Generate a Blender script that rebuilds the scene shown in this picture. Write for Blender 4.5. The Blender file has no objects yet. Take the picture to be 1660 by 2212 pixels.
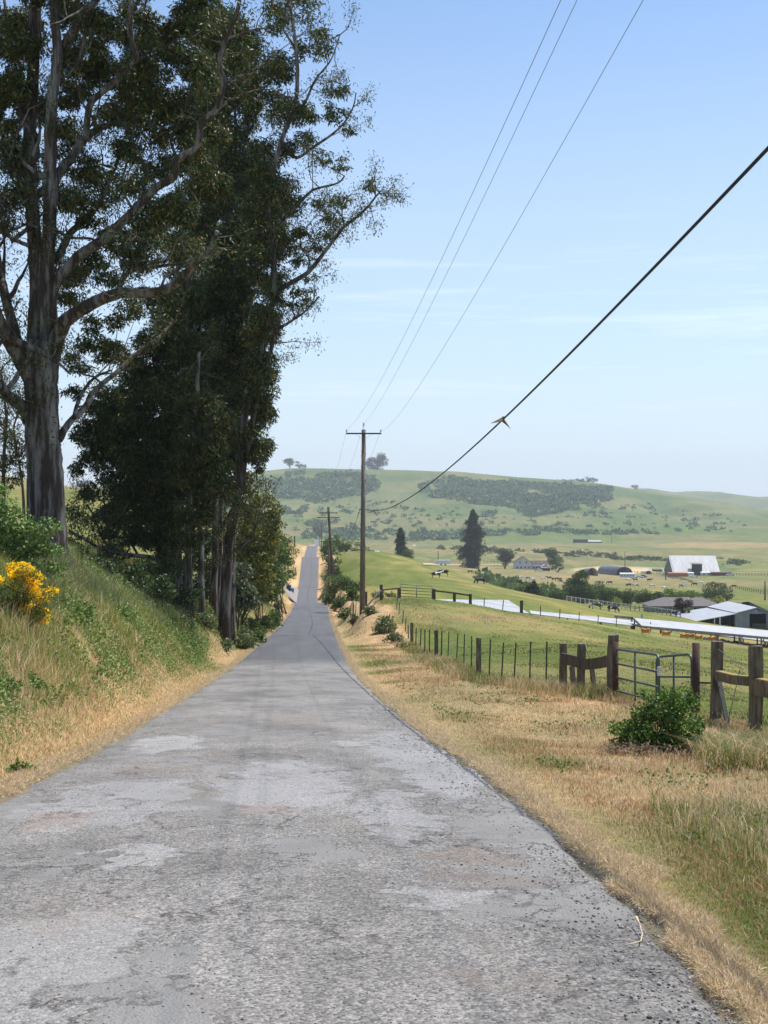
import bpy, math, random
import numpy as np
from mathutils import Vector, Matrix

SC = bpy.context.scene
COL = SC.collection
R = math.radians
# ---------------------------------------------------------------- camera
EYE = 1.6
FPX, CX, HY = 2765.0, 830.0, 1088.0      # focal length, centre column and eye level, in pixels of a 1660 x 2212 picture
cd = bpy.data.cameras.new("camera")
cd.sensor_fit = 'VERTICAL'
cd.sensor_height = 36.0
cd.lens = 36.0 * FPX / 2212.0
cd.shift_y = -(1106.0 - HY) / 2212.0
cd.clip_start = 0.1
cd.clip_end = 20000
cam = bpy.data.objects.new("camera", cd)
COL.objects.link(cam)
cam.location = (0, 0, EYE)
cam.rotation_euler = (R(90), 0, 0)
SC.camera = cam
# ---------------------------------------------------------------- world, sun
SUN = Vector((0.37, 0.25, 0.895)).normalized()
W = bpy.data.worlds.new("World")
SC.world = W
W.use_nodes = True
nt = W.node_tree
bg = nt.nodes['Background']
sky = nt.nodes.new('ShaderNodeTexSky')
sky.sky_type = 'NISHITA'
sky.sun_disc = False
sky.sun_elevation = math.asin(SUN.z)
sky.sun_rotation = math.atan2(SUN.x, SUN.y)
sky.altitude = 0
sky.air_density = 1.0
sky.dust_density = 0.3
sky.ozone_density = 2.0
bg.inputs['Strength'].default_value = 0.13
# thin cirrus streaks low in the sky
tc = nt.nodes.new('ShaderNodeTexCoord')
sx = nt.nodes.new('ShaderNodeSeparateXYZ')
nt.links.new(tc.outputs['Generated'], sx.inputs[0])
mp = nt.nodes.new('ShaderNodeMapping')
mp.inputs['Scale'].default_value = (3.0, 3.0, 42.0)
mp.inputs['Rotation'].default_value = (0, R(-1.5), 0)
mp.inputs['Location'].default_value = (0.35, 0.1, 0.55)
nt.links.new(tc.outputs['Generated'], mp.inputs[0])
nz = nt.nodes.new('ShaderNodeTexNoise')
nz.inputs['Scale'].default_value = 1.6
nz.inputs['Detail'].default_value = 8
nz.inputs['Roughness'].default_value = 0.62
nt.links.new(mp.outputs[0], nz.inputs['Vector'])
rp = nt.nodes.new('ShaderNodeValToRGB')
rp.color_ramp.elements[0].position = 0.53
rp.color_ramp.elements[0].color = (0, 0, 0, 1)
rp.color_ramp.elements[1].position = 0.80
rp.color_ramp.elements[1].color = (1, 1, 1, 1)
nt.links.new(nz.outputs[0], rp.inputs[0])
band = nt.nodes.new('ShaderNodeValToRGB')          # where over the horizon the cirrus lies
ce = band.color_ramp.elements
ce[0].position = 0.03; ce[0].color = (0, 0, 0, 1)
ce[1].position = 0.24; ce[1].color = (0, 0, 0, 1)
e = ce.new(0.11); e.color = (1, 1, 1, 1)
e = ce.new(0.155); e.color = (1, 1, 1, 1)
nt.links.new(sx.outputs['Z'], band.inputs[0])
mul = nt.nodes.new('ShaderNodeMath'); mul.operation = 'MULTIPLY'
nt.links.new(rp.outputs[0], mul.inputs[0]); nt.links.new(band.outputs[0], mul.inputs[1])
mul2 = nt.nodes.new('ShaderNodeMath'); mul2.operation = 'MULTIPLY'; mul2.inputs[1].default_value = 0.55
nt.links.new(mul.outputs[0], mul2.inputs[0])
tint = nt.nodes.new('ShaderNodeMixRGB'); tint.blend_type = 'MULTIPLY'; tint.inputs[0].default_value = 1.0
tint.inputs[2].default_value = (0.84, 0.95, 1.04, 1)
nt.links.new(sky.outputs[0], tint.inputs[1])
cm = nt.nodes.new('ShaderNodeMixRGB')
cm.inputs[2].default_value = (6.6, 7.2, 8.0, 1)
nt.links.new(mul2.outputs[0], cm.inputs[0]); nt.links.new(tint.outputs[0], cm.inputs[1])
# pale air low over the horizon
hz = nt.nodes.new('ShaderNodeValToRGB'); he = hz.color_ramp.elements
hz.color_ramp.interpolation = 'EASE'
he[0].position = 0.0; he[0].color = (.86, .86, .86, 1); he[1].position = 0.40; he[1].color = (0.08, 0.08, 0.08, 1)
e = he.new(0.16); e.color = (.50, .50, .50, 1)
nt.links.new(sx.outputs['Z'], hz.inputs[0])
hm = nt.nodes.new('ShaderNodeMixRGB'); hm.inputs[2].default_value = (4.55, 5.35, 6.25, 1)
nt.links.new(hz.outputs[0], hm.inputs[0]); nt.links.new(tint.outputs[0], hm.inputs[1]); nt.links.new(hm.outputs[0], cm.inputs[1])
nt.links.new(cm.outputs[0], bg.inputs['Color'])

sl = bpy.data.lights.new("sun", 'SUN')
sl.energy = 5.0
sl.angle = R(0.53)
sl.color = (1.0, 0.955, 0.88)
so = bpy.data.objects.new("sun", sl)
so.rotation_euler = SUN.to_track_quat('Z', 'Y').to_euler()
so.location = (40, 30, 90)
COL.objects.link(so)
SC.view_settings.view_transform = 'Standard'
SC.view_settings.look = 'None'
SC.view_settings.gamma = 1.0
SC.view_settings.exposure = 0.36
SC.cycles.max_bounces = 6
SC.cycles.diffuse_bounces = 3
SC.cycles.transparent_max_bounces = 6
SC.cycles.volume_bounces = 0

# ---------------------------------------------------------------- helpers
def at(x, y, Y):
    return Vector(((x - CX) / FPX * Y, Y, EYE + (HY - y) / FPX * Y))

def _h(ix, iy, seed):
    n = (ix.astype(np.int64) * 374761393 + iy.astype(np.int64) * 668265263 + seed * 974634777) & 0xffffffff
    n = ((n ^ (n >> 13)) * 1274126177) & 0xffffffff
    return ((n ^ (n >> 16)) & 0xffff) / 65535.0

def vnoise(x, y, seed=0):
    x = np.asarray(x, float); y = np.asarray(y, float)
    ix = np.floor(x); iy = np.floor(y); fx = x - ix; fy = y - iy
    fx = fx * fx * (3 - 2 * fx); fy = fy * fy * (3 - 2 * fy)
    a = _h(ix, iy, seed); b = _h(ix + 1, iy, seed); c = _h(ix, iy + 1, seed); d = _h(ix + 1, iy + 1, seed)
    return (a * (1 - fx) + b * fx) * (1 - fy) + (c * (1 - fx) + d * fx) * fy

def fbm(x, y, seed=0, oct=4):
    s = 0; a = 0.5; t = 0
    for k in range(oct):
        s = s + a * vnoise(np.asarray(x) * 2 ** k, np.asarray(y) * 2 ** k, seed + k * 7); t += a; a *= 0.5
    return s / t

def sstep(a, b, x):
    t = np.clip((np.asarray(x, float) - a) / (b - a), 0, 1)
    return t * t * (3 - 2 * t)

class PC:                                   # smooth monotone interpolation
    def __init__(s, pts):
        p = np.array(pts, float); s.x = p[:, 0]; s.y = p[:, 1]
        h = np.diff(s.x); d = np.diff(s.y) / h
        m = np.zeros(len(s.x)); m[0] = d[0]; m[-1] = d[-1]
        for i in range(1, len(d)):
            if d[i - 1] * d[i] > 0:
                w1 = 2 * h[i] + h[i - 1]; w2 = h[i] + 2 * h[i - 1]
                m[i] = (w1 + w2) / (w1 / d[i - 1] + w2 / d[i])
        s.m = m
    def __call__(s, X):
        X = np.clip(np.asarray(X, float), s.x[0], s.x[-1])
        i = np.clip(np.searchsorted(s.x, X) - 1, 0, len(s.x) - 2)
        h = s.x[i + 1] - s.x[i]; t = (X - s.x[i]) / h
        return ((2*t**3 - 3*t**2 + 1) * s.y[i] + (t**3 - 2*t**2 + t) * h * s.m[i]
                + (-2*t**3 + 3*t**2) * s.y[i + 1] + (t**3 - t**2) * h * s.m[i + 1])

def raw_mesh(name, V, F, mat=None, parent=None, smooth=False, col=None, loc=None):
    """V (n,3) array, F list of faces or (m,k) array"""
    me = bpy.data.meshes.new(name)
    V = np.asarray(V, np.float32)
    if loc is not None: V = V - np.array(loc, np.float32)
    if isinstance(F, np.ndarray):
        m, k = F.shape
        me.vertices.add(len(V)); me.vertices.foreach_set('co', V.ravel())
        me.loops.add(m * k); me.loops.foreach_set('vertex_index', F.ravel().astype(np.int32))
        me.polygons.add(m)
        me.polygons.foreach_set('loop_start', np.arange(0, m * k, k, dtype=np.int32))
        me.polygons.foreach_set('loop_total', np.full(m, k, np.int32))
        me.update(calc_edges=True)
    else:
        me.from_pydata([tuple(v) for v in V.tolist()], [], F)
    if smooth: me.polygons.foreach_set('use_smooth', np.ones(len(me.polygons), bool))
    if col is not None:
        a = me.color_attributes.new('Col', 'FLOAT_COLOR', 'POINT')
        c = np.ones((len(V), 4), np.float32); c[:, :3] = col
        a.data.foreach_set('color', c.ravel())
    if mat is not None: me.materials.append(mat)
    o = bpy.data.objects.new(name, me)
    if loc is not None: o.location = loc
    COL.objects.link(o)
    if parent is not None: o.parent = parent
    return o

class MB:
    """collects shapes into one mesh"""
    def __init__(s): s.v = []; s.f = []; s.sm = []
    def add(s, V, F, smooth=False):
        n = len(s.v); s.v += [tuple(v) for v in V]; s.f += [tuple(i + n for i in f) for f in F]; s.sm += [smooth] * len(F)
    def box(s, c, size, rz=0, M=None):
        hx, hy, hz = size[0] / 2, size[1] / 2, size[2] / 2
        P = [Vector((x, y, z)) for z in (-hz, hz) for y in (-hy, hy) for x in (-hx, hx)]
        T = Matrix.Translation(c) @ Matrix.Rotation(rz, 4, 'Z') if M is None else Matrix.Translation(c) @ M
        s.add([T @ p for p in P], [(0, 2, 3, 1), (4, 5, 7, 6), (0, 1, 5, 4), (2, 6, 7, 3), (0, 4, 6, 2), (1, 3, 7, 5)])
    def beam(s, a, b, w, h, up=(0, 0, 1)):
        a = Vector(a); b = Vector(b); d = (b - a).normalized(); u = Vector(up)
        r = d.cross(u)
        if r.length < 1e-4: r = d.cross(Vector((1, 0, 0)))
        r.normalize(); u = r.cross(d)
        P = [p + r * i * w / 2 + u * j * h / 2 for p in (a, b) for i, j in ((-1, -1), (1, -1), (1, 1), (-1, 1))]
        s.add(P, [(0, 3, 2, 1), (4, 5, 6, 7), (0, 1, 5, 4), (1, 2, 6, 5), (2, 3, 7, 6), (3, 0, 4, 7)])
    def tube(s, pts, rad, n=8, cap=True, jit=0, rnd=None, smooth=True):
        pts = [Vector(p) for p in pts]
        if not hasattr(rad, '__len__'): rad = [rad] * len(pts)
        V = []; F = []; prev = None
        for i, p in enumerate(pts):
            d = (pts[min(i + 1, len(pts) - 1)] - pts[max(i - 1, 0)]).normalized()
            if prev is None:
                r = d.cross(Vector((0.3, 1, 0.1)))
                if r.length < 1e-3: r = d.cross(Vector((1, 0, 0)))
            else: r = prev - d * prev.dot(d)
            r.normalize(); prev = r; u = d.cross(r)
            for k in range(n):
                a = 2 * math.pi * k / n
                q = rad[i] * (1 + (rnd.uniform(-jit, jit) if jit else 0))
                V.append(p + (r * math.cos(a) + u * math.sin(a)) * q)
        for i in range(len(pts) - 1):
            for k in range(n):
                F.append((i * n + k, i * n + (k + 1) % n, (i + 1) * n + (k + 1) % n, (i + 1) * n + k))
        if cap:
            F.append(tuple(range(n))[::-1]); F.append(tuple(range((len(pts) - 1) * n, len(pts) * n)))
        s.add(V, F, smooth)
    def quad(s, *P): s.add(P, [tuple(range(len(P)))])
    def slab(s, P, t, d=(0, 0, -1)):
        """polygon P given a thickness t along d"""
        P = [Vector(p) for p in P]; Q = [p + Vector(d) * t for p in P]; n = len(P)
        s.add(P + Q, [tuple(range(n)), tuple(range(n, 2 * n))[::-1]] + [(i, i + n, (i + 1) % n + n, (i + 1) % n) for i in range(n)])
    def build(s, name, mat, parent=None, loc=None):
        V = np.array(s.v, float)
        o = raw_mesh(name, V, s.f, mat, parent, loc=loc)
        o.data.polygons.foreach_set('use_smooth', np.array(s.sm, bool))
        return o

def tag(o, label=None, cat=None, group=None, kind=None):
    if label: o['label'] = label
    if cat: o['category'] = cat
    if group: o['group'] = group
    if kind: o['kind'] = kind
    return o

def thing(name, loc, label, cat, group=None, rz=0):
    o = bpy.data.objects.new(name, None); COL.objects.link(o)
    o.empty_display_size = 0.3
    o.location = loc; o.rotation_euler = (0, 0, rz)
    return tag(o, label, cat, group)

def adopt(o, parent):
    """make a world-space mesh object the child of a thing placed (unrotated) at parent.location"""
    o.parent = parent
    o.location = Vector(o.location) - Vector(parent.location)
    return o

def copy_tree(o, parent=None):
    c = o.copy(); COL.objects.link(c)
    if parent is not None: c.parent = parent
    for ch in list(o.children): copy_tree(ch, c)
    return c

# ---------------------------------------------------------------- materials
def N(t, k, **kw):
    n = t.nodes.new(k)
    for a, v in kw.items():
        if a in n.inputs: n.inputs[a].default_value = v
        else: setattr(n, a, v)
    return n

def simple(name, c1, c2=None, rough=0.7, scale=5.0, detail=4, stretch=(1, 1, 1), bump=0.0, metal=0.0, coords='Object', lo=0.35, hi=0.65, spec=0.3):
    m = bpy.data.materials.new(name); m.use_nodes = True; t = m.node_tree; b = t.nodes['Principled BSDF']
    b.inputs['Roughness'].default_value = rough; b.inputs['Metallic'].default_value = metal
    b.inputs['Specular IOR Level'].default_value = spec
    c2 = c2 or tuple(x * 0.75 for x in c1)
    co = N(t, 'ShaderNodeTexCoord'); ma = N(t, 'ShaderNodeMapping'); ma.inputs['Scale'].default_value = stretch
    nz = N(t, 'ShaderNodeTexNoise', Scale=scale, Detail=detail, Roughness=0.6)
    rp = N(t, 'ShaderNodeValToRGB'); e = rp.color_ramp.elements
    e[0].position = lo; e[0].color = (*c2, 1); e[1].position = hi; e[1].color = (*c1, 1)
    L = t.links.new
    L(co.outputs[coords], ma.inputs[0]); L(ma.outputs[0], nz.inputs['Vector']); L(nz.outputs[0], rp.inputs[0]); L(rp.outputs[0], b.inputs['Base Color'])
    if bump:
        bp = N(t, 'ShaderNodeBump', Strength=bump, Distance=0.02); L(nz.outputs[0], bp.inputs['Height']); L(bp.outputs[0], b.inputs['Normal'])
    return m

def leafmat(name, rough=0.5, trans=0.25, spec=0.3, mult=(1.25, 1.35, .6)):
    m = bpy.data.materials.new(name); m.use_nodes = True; t = m.node_tree; b = t.nodes['Principled BSDF']
    b.inputs['Roughness'].default_value = rough; b.inputs['Specular IOR Level'].default_value = spec
    a = N(t, 'ShaderNodeVertexColor'); a.layer_name = 'Col'
    L = t.links.new
    L(a.outputs[0], b.inputs['Base Color'])
    if trans > 0:
        tr = N(t, 'ShaderNodeBsdfTranslucent'); mx = N(t, 'ShaderNodeMixShader'); mx.inputs[0].default_value = trans
        g = N(t, 'ShaderNodeMixRGB', blend_type='MULTIPLY'); g.inputs[0].default_value = 1; g.inputs[2].default_value = (*mult, 1)
        L(a.outputs[0], g.inputs[1]); L(g.outputs[0], tr.inputs[0])
        L(b.outputs[0], mx.inputs[1]); L(tr.outputs[0], mx.inputs[2]); L(mx.outputs[0], t.nodes['Material Output'].inputs[0])
    return m

LEAF = leafmat('leaf', 0.5, 0.13, 0.22)
GRASSM = leafmat('grass_blade', 0.6, 0.3, 0.25, (1.1, 1.08, .85))
FARLEAF = leafmat('far_leaf', 0.7, 0.15, 0.2)
FLOWER = leafmat('petal', 0.6, 0.35, 0.2)
# ---------------------------------------------------------------- the lie of the land
XC = PC([(-30, -.95), (0, -1.06), (8, -1.06), (13.1, -1.25), (18.3, -1.6), (26.9, -2.2), (55.3, -4), (82, -5.4), (133, -8), (197, -11.3), (250, -15.0),
         (316, -19.0), (345, -20.3), (388, -22.3), (450, -26), (520, -30), (639, -35.8), (1000, -54), (1970, -102), (3000, -150), (6000, -300)])
ZR = PC([(-30, 3.0), (0, 0), (13.1, -1.36), (18.3, -1.95), (26.9, -2.85), (55.3, -5.44), (82, -7.36), (133, -10.8), (170, -12.7), (197, -13.75),
         (212, -15.1), (245, -19.3), (290, -20.9), (316, -20.8), (345, -19.4), (375, -15.4), (388, -14.55), (400, -15.3), (450, -19.6), (520, -20.6),
         (600, -20.1), (639, -19.7), (670, -21.8), (900, -36), (1300, -46), (1970, -52.4), (6000, -52)])
HW = 2.6
ctl = []
def cp(x, y, Y): p = at(x, y, Y); ctl.append((p.x, p.y, p.z))
def cw(*P): ctl.extend(P)
# left bank, near to far
cw((-7, 5, .6), (-10, 5, 1.2), (-12, -10, 3.5), (-6, -10, 1.6), (-7, 13, 0.1), (-10, 13, 0.9), (-20, 15, 2.0))
for a in [(60, 1390, 24), (130, 1292, 30), (150, 1252, 36), (100, 1215, 40), (250, 1298, 43), (330, 1335, 51), (400, 1348, 58), (480, 1335, 65), (250, 1450, 27),
          (100, 1500, 20), (400, 1430, 38), (500, 1390, 58), (200, 1150, 200), (200, 1100, 400), (150, 1066, 700)]: cp(*a)
cw((-10.6, 120, -8.6), (-13, 170, -10.9), (-16, 45, 1.0), (-22, 60, 0.6), (-14, 75, -2.3), (-15, 100, -4.6), (-40, 100, -0.5), (-30, 250, -6), (-22, 210, -10), (-26, 290, -14),
   (-29, 345, -14), (-27, 388, -9.6), (-38, 450, -12), (-48, 639, -17), (-100, 600, -8), (-200, 1000, 2), (-120, 1000, -30), (-330, 1500, 0), (-170, 1500, -44), (-60, 20, 6), (-120, 60, 8))
# right verge and the pasture
cw((4.0, 18, -2.0), (3.2, 24, -2.75), (5.5, 22, -2.55), (4, 12, -1.35))
cw((3, 0, -.1), (6, 0, -.3), (10, 5, -.9), (7.5, 15, -1.75), (12, 15, -2.2), (20, 20, -3.6), (9, 24.5, -2.9), (7.1, 24.5, -2.75), (5.8, 32.5, -3.35), (5.04, 36, -3.75), (3.14, 42.5, -4.28),
   (2.57, 62.5, -6.0), (1.7, 78, -7.0), (-1.7, 100, -6.85), (0, 126, -7.85), (-4.0, 126, -8.3), (-5.8, 150, -9.8), (-6.9, 178, -10.6), (-10.5, 230, -13.0), (-14, 300, -15.5), (-15, 345, -15.6), (-18.5, 388, -14.2),
   (14, 130, -9.65), (-22, 450, -17), (-30, 639, -20.5), (30, -5, -3), (10, -15, 1.0), (3, -15, 1.3))
for a in [(1251, 1344.5, 148), (1329, 1357, 155), (1406, 1370, 165), (1660, 1402, 185), (1640, 1480, 45), (1640, 1437, 90), (1300, 1400, 60), (1000, 1345, 95),
          (850, 1262, 200), (850, 1215, 330), (945, 1245, 300), (740, 1197, 420), (960, 1236, 340), (1130, 1286, 262), (1200, 1301, 255), (1305, 1319, 276), (1440, 1336, 280),
          (1050, 1283, 225), (1000, 1322, 170), (1200, 1352, 185), (1400, 1378, 205), (1640, 1402, 215), (1640, 1359, 300), (1460, 1325, 340)]: cp(*a)
# the valley floor
for a in [(900, 1215, 700), (1025, 1228, 800), (1140, 1229, 880), (1300, 1250, 660), (1480, 1240, 900), (1660, 1240, 860), (1250, 1306, 400), (1600, 1302, 400), (1660, 1275, 560), (900, 1235, 520),
          (1000, 1255, 480), (1100, 1278, 430), (800, 1195, 1000), (1000, 1195, 1100), (1300, 1195, 1150), (1660, 1195, 1200), (800, 1177, 1400), (1200, 1177, 1450), (1660, 1180, 1400),
          (600, 1162, 1900), (800, 1162, 1900), (1000, 1163, 1900), (1200, 1163, 1850), (1400, 1163, 1850), (1660, 1165, 1800)]: cp(*a)
cw((60, 45, -9), (100, 90, -16), (120, 165, -23), (150, 280, -28), (220, 400, -33), (380, 660, -42), (700, 1100, -48), (500, 900, -48), (900, 1800, -50), (-350, 1900, -46))
# the far hill: foot, face, ridge, and the land dropping away behind
for a in [(600, 1120, 2080), (800, 1120, 2100), (1000, 1118, 2100), (1200, 1120, 2100), (1400, 1125, 2100), (1660, 1140, 2050),
          (580, 1050, 2500), (700, 1055, 2480), (850, 1055, 2480), (1000, 1062, 2450), (1150, 1075, 2420), (1300, 1085, 2400), (1450, 1100, 2400), (1600, 1118, 2300),
          (0, 1052, 2600), (200, 1045, 2600), (400, 1032, 2750), (560, 1020, 2850), (620, 1013.5, 2900), (700, 1013.5, 2900), (800, 1015.5, 2900), (900, 1018, 2900), (1026, 1024, 2900), (1179, 1036, 2900), (1293, 1045, 2900),
          (1370, 1057, 2900), (1484, 1073, 2880), (1580, 1087, 2850), (1660, 1103, 2820)]: cp(*a)
cw((1100, 2750, -20), (1500, 2700, -40), (-1200, 2600, 40), (-1500, 2000, 20), (-900, 1500, 20))
for x in range(-200, 2000, 200):
    p = at(x, 1112, 3500); ctl.append((p.x, p.y, p.z)); p = at(x, 1112, 4100); ctl.append((p.x, p.y, p.z))
for x, y in [(-100, 1090), (300, 1088), (800, 1086), (1200, 1075), (1396, 1059), (1446, 1058), (1503, 1064), (1560, 1068), (1621, 1071), (1700, 1073), (1900, 1080)]:
    cp(x, y, 5200)
for x in range(-300, 2100, 300): cp(x, 1120, 6200)
for Y in list(range(-25, 60, 8)) + [70, 85, 100, 118, 135, 155, 175, 197, 215, 245, 270, 290, 316, 345, 375, 388, 405, 450, 520, 600, 639, 700, 900, 1300, 1600, 1900]:
    for s in (-1, 1): ctl.append((float(XC(Y)) + s * (HW + 0.3), Y, float(ZR(Y))))
CT = np.array(ctl)
def uv(X, Y): return X / (np.maximum(Y, -26) + 34) * 2.3, np.log(np.maximum(Y, -26) + 34)
CU = np.stack(uv(CT[:, 0], CT[:, 1]), 1)
def tps(r2): return 0.5 * r2 * np.log(r2 + 1e-9)
_n = len(CT)
_A = np.zeros((_n + 3, _n + 3)); _d = ((CU[:, None] - CU[None]) ** 2).sum(2)
_A[:_n, :_n] = tps(_d) + np.eye(_n) * 1e-4
_A[:_n, _n] = 1; _A[:_n, _n + 1:] = CU; _A[_n, :_n] = 1; _A[_n + 1:, :_n] = CU.T
SCL = 1 + np.maximum(CT[:, 1], 0) / 40.0      # heights are smoothed relative to distance
_w = np.linalg.solve(_A, np.concatenate([(CT[:, 2]) / SCL, np.zeros(3)]))
def rbf(X, Y):
    u, v = uv(X, Y); out = np.zeros(u.shape) + _w[_n] + _w[_n + 1] * u + _w[_n + 2] * v
    for i in range(_n):
        out += _w[i] * tps((u - CU[i, 0]) ** 2 + (v - CU[i, 1]) ** 2)
    return out * (1 + np.maximum(Y, 0) / 40.0)

def H(X, Y, under=True):
    X = np.atleast_1d(np.asarray(X, float)); Y = np.atleast_1d(np.asarray(Y, float))
    X, Y = np.broadcast_arrays(X, Y)
    s = X - XC(Y); a = np.abs(s)
    zr = ZR(Y)
    z = rbf(X, Y)
    off = sstep(3.2, 9, a)
    nb = (fbm(X / 1.7, Y / 1.7, 3, 3) - .5) * (0.16 + .5 * (s < 0) * (1 - sstep(60, 90, Y))) * sstep(3, 4.5, a) * (1 - sstep(150, 400, Y)) + (fbm(X / 14, Y / 14, 5, 3) - .5) * 0.35 * off * sstep(25, 90, Y)
    far = sstep(1950, 2500, Y)
    rg = np.abs(fbm(X / 300 + .02 * Y / 60, Y / 800, 11, 4) - .5) * 2
    nb = nb + far * (rg - 0.36) * 62 * (1 - sstep(2650, 2850, Y) * (1 - sstep(3000, 3300, Y) * .5)) + sstep(450, 900, Y) * (fbm(X / 160, Y / 160, 21, 3) - .5) * 3.0 * (1 - far)
    z = z + nb
    w = sstep(HW + 0.1, HW + 1.9 + np.clip(Y, 0, 2000) * 0.002, a)
    z = np.where(Y > 2000, z, zr * (1 - w) + z * w)
    if under: z = z - 0.10 * (1 - sstep(HW - 0.35, HW - 0.05, a)) * (Y < 2000)
    return z

_ys = np.exp(np.linspace(math.log(4), math.log(5600), 900))
def hit(x, y):
    """where the line of sight through picture point (x, y) meets the ground"""
    X = (x - CX) / FPX * _ys; Z = EYE + (HY - y) / FPX * _ys
    d = Z - H(X, _ys)
    i = np.argmax(d < 0)
    if d[i] >= 0: i = len(_ys) - 1
    if i == 0: Y = _ys[0]
    else:
        t = d[i - 1] / (d[i - 1] - d[i]); Y = _ys[i - 1] + t * (_ys[i] - _ys[i - 1])
    X = (x - CX) / FPX * Y
    return Vector((X, Y, float(H(X, Y)[0])))
def gz(X, Y): return float(H(X, Y)[0])
def on(x, Y):
    X = (x - CX) / FPX * Y
    return Vector((X, Y, gz(X, Y)))

# ---- ground sheet
rows = np.concatenate([np.arange(-26, 62, .4), np.arange(62, 215, 1.0), np.arange(215, 460, 2.0), np.arange(460, 1000, 6), np.arange(1000, 3300, 14), np.arange(3300, 6300, 60)])
t = np.linspace(-1, 1, 281)
def span(Y): return 24 + 0.62 * np.maximum(Y, 0)
Yg, Tg = np.meshgrid(rows, t, indexing='ij')
k = np.sinh(3.9 * np.abs(Tg)) / np.sinh(3.9)
core = np.sign(Tg) * (np.abs(Tg) * 9.0)                  # even spacing near the road
Xg = XC(Yg) + core * (1 - k) + np.sign(Tg) * k * span(Yg)
Zg = H(Xg.ravel(), Yg.ravel()).reshape(Xg.shape)
nr, nc = Xg.shape
V = np.stack([Xg, Yg, Zg], -1).reshape(-1, 3)
ii = (np.arange(nr - 1)[:, None] * nc + np.arange(nc - 1)[None]).ravel()
F = np.stack([ii, ii + 1, ii + nc + 1, ii + nc], 1)

def dryness(X, Y):
    """0 green .. 1 straw: what grows where"""
    X = np.asarray(X, float); Y = np.asarray(Y, float)
    s = X - XC(Y); n = fbm(X / 2.2, Y / 2.9, 31, 4); n2 = fbm(X / 9, Y / 11, 37, 3)
    edge = 1 - sstep(HW + .05, HW + .5, np.abs(s))
    far = sstep(100, 260, Y)
    right = sstep(0.34, 0.68, n * .65 + n2 * .35 + 0.10 * np.exp(-((s - 5.3) / 1.1) ** 2) - 0.05 * np.exp(-((s - 3.6) / .7) ** 2) + .02 + .13 * sstep(9, 13, Y) - .10 * sstep(16, 9, Y) * sstep(HW + .5, HW + 1.5, s))
    fs = np.where(Y > 420, 3.5, fence_s(Y))
    past = sstep(fs - .2, fs + .9, s)                  # inside the pasture
    right = right * (1 - past) + past * (0.04 + 0.26 * sstep(.45, .7, n2))
    left = sstep(0.38, 0.68, n * .6 + n2 * .4 + .24 * np.exp(-((-s - 3.1) / .9) ** 2) - .13 * sstep(3.8, 5.4, -s) + .0)
    leftfar = 0.35 + 0.3 * n2
    left = left * (1 - sstep(8, 16, -s)) + leftfar * sstep(8, 16, -s)
    left = np.clip(left + .5 * far * (1 - sstep(6, 10, -s)), 0, 1) * (1 - .6 * sstep(9, 16, -s))
    d = np.where(s > 0, right, left) * (1 - sstep(1500, 2000, Y))
    edge = edge * (Y < 1970)
    return np.clip(np.maximum(d, edge), 0, 1)
def fence_s(Y):
    FX = np.interp(Y, [-10, 10, 24.5, 28.5, 32.5, 36, 42.5, 62.5, 78, 100, 120, 178, 400], [8.0, 7.6, 7.1, 6.95, 5.8, 5.04, 3.14, 2.57, 1.7, .2, -.8, -5.0, -16])
    return FX - XC(Y)

D = dryness(V[:, 0], V[:, 1])
green1 = np.array([.095, .138, .024]); green2 = np.array([.150, .165, .040]); straw = np.array([.47, .325, .19]); soil = np.array([.20, .145, .085])
n1 = fbm(V[:, 0] / 30, V[:, 1] / 30, 51, 4)[:, None]; n3 = fbm(V[:, 0] / 140, V[:, 1] / 90, 57, 4)[:, None]
base = green1 * (1 - n1) + green2 * n1
fy = sstep(400, 900, V[:, 1])[:, None]
farg = np.array([.105, .150, .042]) * (1 - sstep(.35, .7, n3)) + np.array([.170, .160, .070]) * sstep(.35, .7, n3)
base = base * (1 - fy) + farg * fy
hy = sstep(1900, 2300, V[:, 1])[:, None]
hillg = np.array([.085, .130, .045]) * (1 - sstep(.4, .65, n3)) + np.array([.150, .165, .068]) * sstep(.4, .65, n3)
base = base * (1 - hy) + hillg * hy
col = base * (1 - D[:, None]) + straw * D[:, None]
# brown paddock below the farmhouse and the pale farmyard
def blob(cx, cy, rx, ry, Yc):
    px = V[:, 0] / np.maximum(V[:, 1], 1) * FPX + CX; py = HY - (V[:, 2] - EYE) / np.maximum(V[:, 1], 1) * FPX
    nn = fbm(V[:, 0] / 12, V[:, 1] / 20, 77, 3) - .5
    d = ((px - cx) / rx) ** 2 + ((py - cy) / ry) ** 2 + nn * 1.2
    return ((1 - sstep(.7, 1.15, d)) * (np.abs(V[:, 1] - Yc) < Yc * .45))[:, None]
for (cx, cy, rx, ry, Yc, c, a) in [(1190, 1252, 260, 15, 620, (.25, .20, .105), .75), (1330, 1231, 110, 8, 800, (.52, .40, .25), .9), (1500, 1262, 200, 12, 600, (.22, .19, .09), .6),
                                   (1560, 1178, 160, 7, 1400, (.36, .25, .12), .5), (1060, 1336, 190, 6, 140, (.26, .17, .10), .55), (1500, 1395, 160, 9, 180, (.25, .19, .09), .6), (700, 1240, 18, 60, 380, (.5, .35, .16), .0)]:
    w = blob(cx, cy, rx, ry, Yc) * a
    col = col * (1 - w) + np.array(c) * w
gs = (1 - sstep(HW + .03, HW + .17, np.abs(V[:, 0] - XC(V[:, 1]))))[:, None] * (V[:, 1] < 1900)[:, None] * .8
col = col * (1 - gs) + np.array([.21, .18, .15]) * gs
ground = raw_mesh('ground', V, F, None, smooth=True, col=col)
tag(ground, kind='structure')
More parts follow.
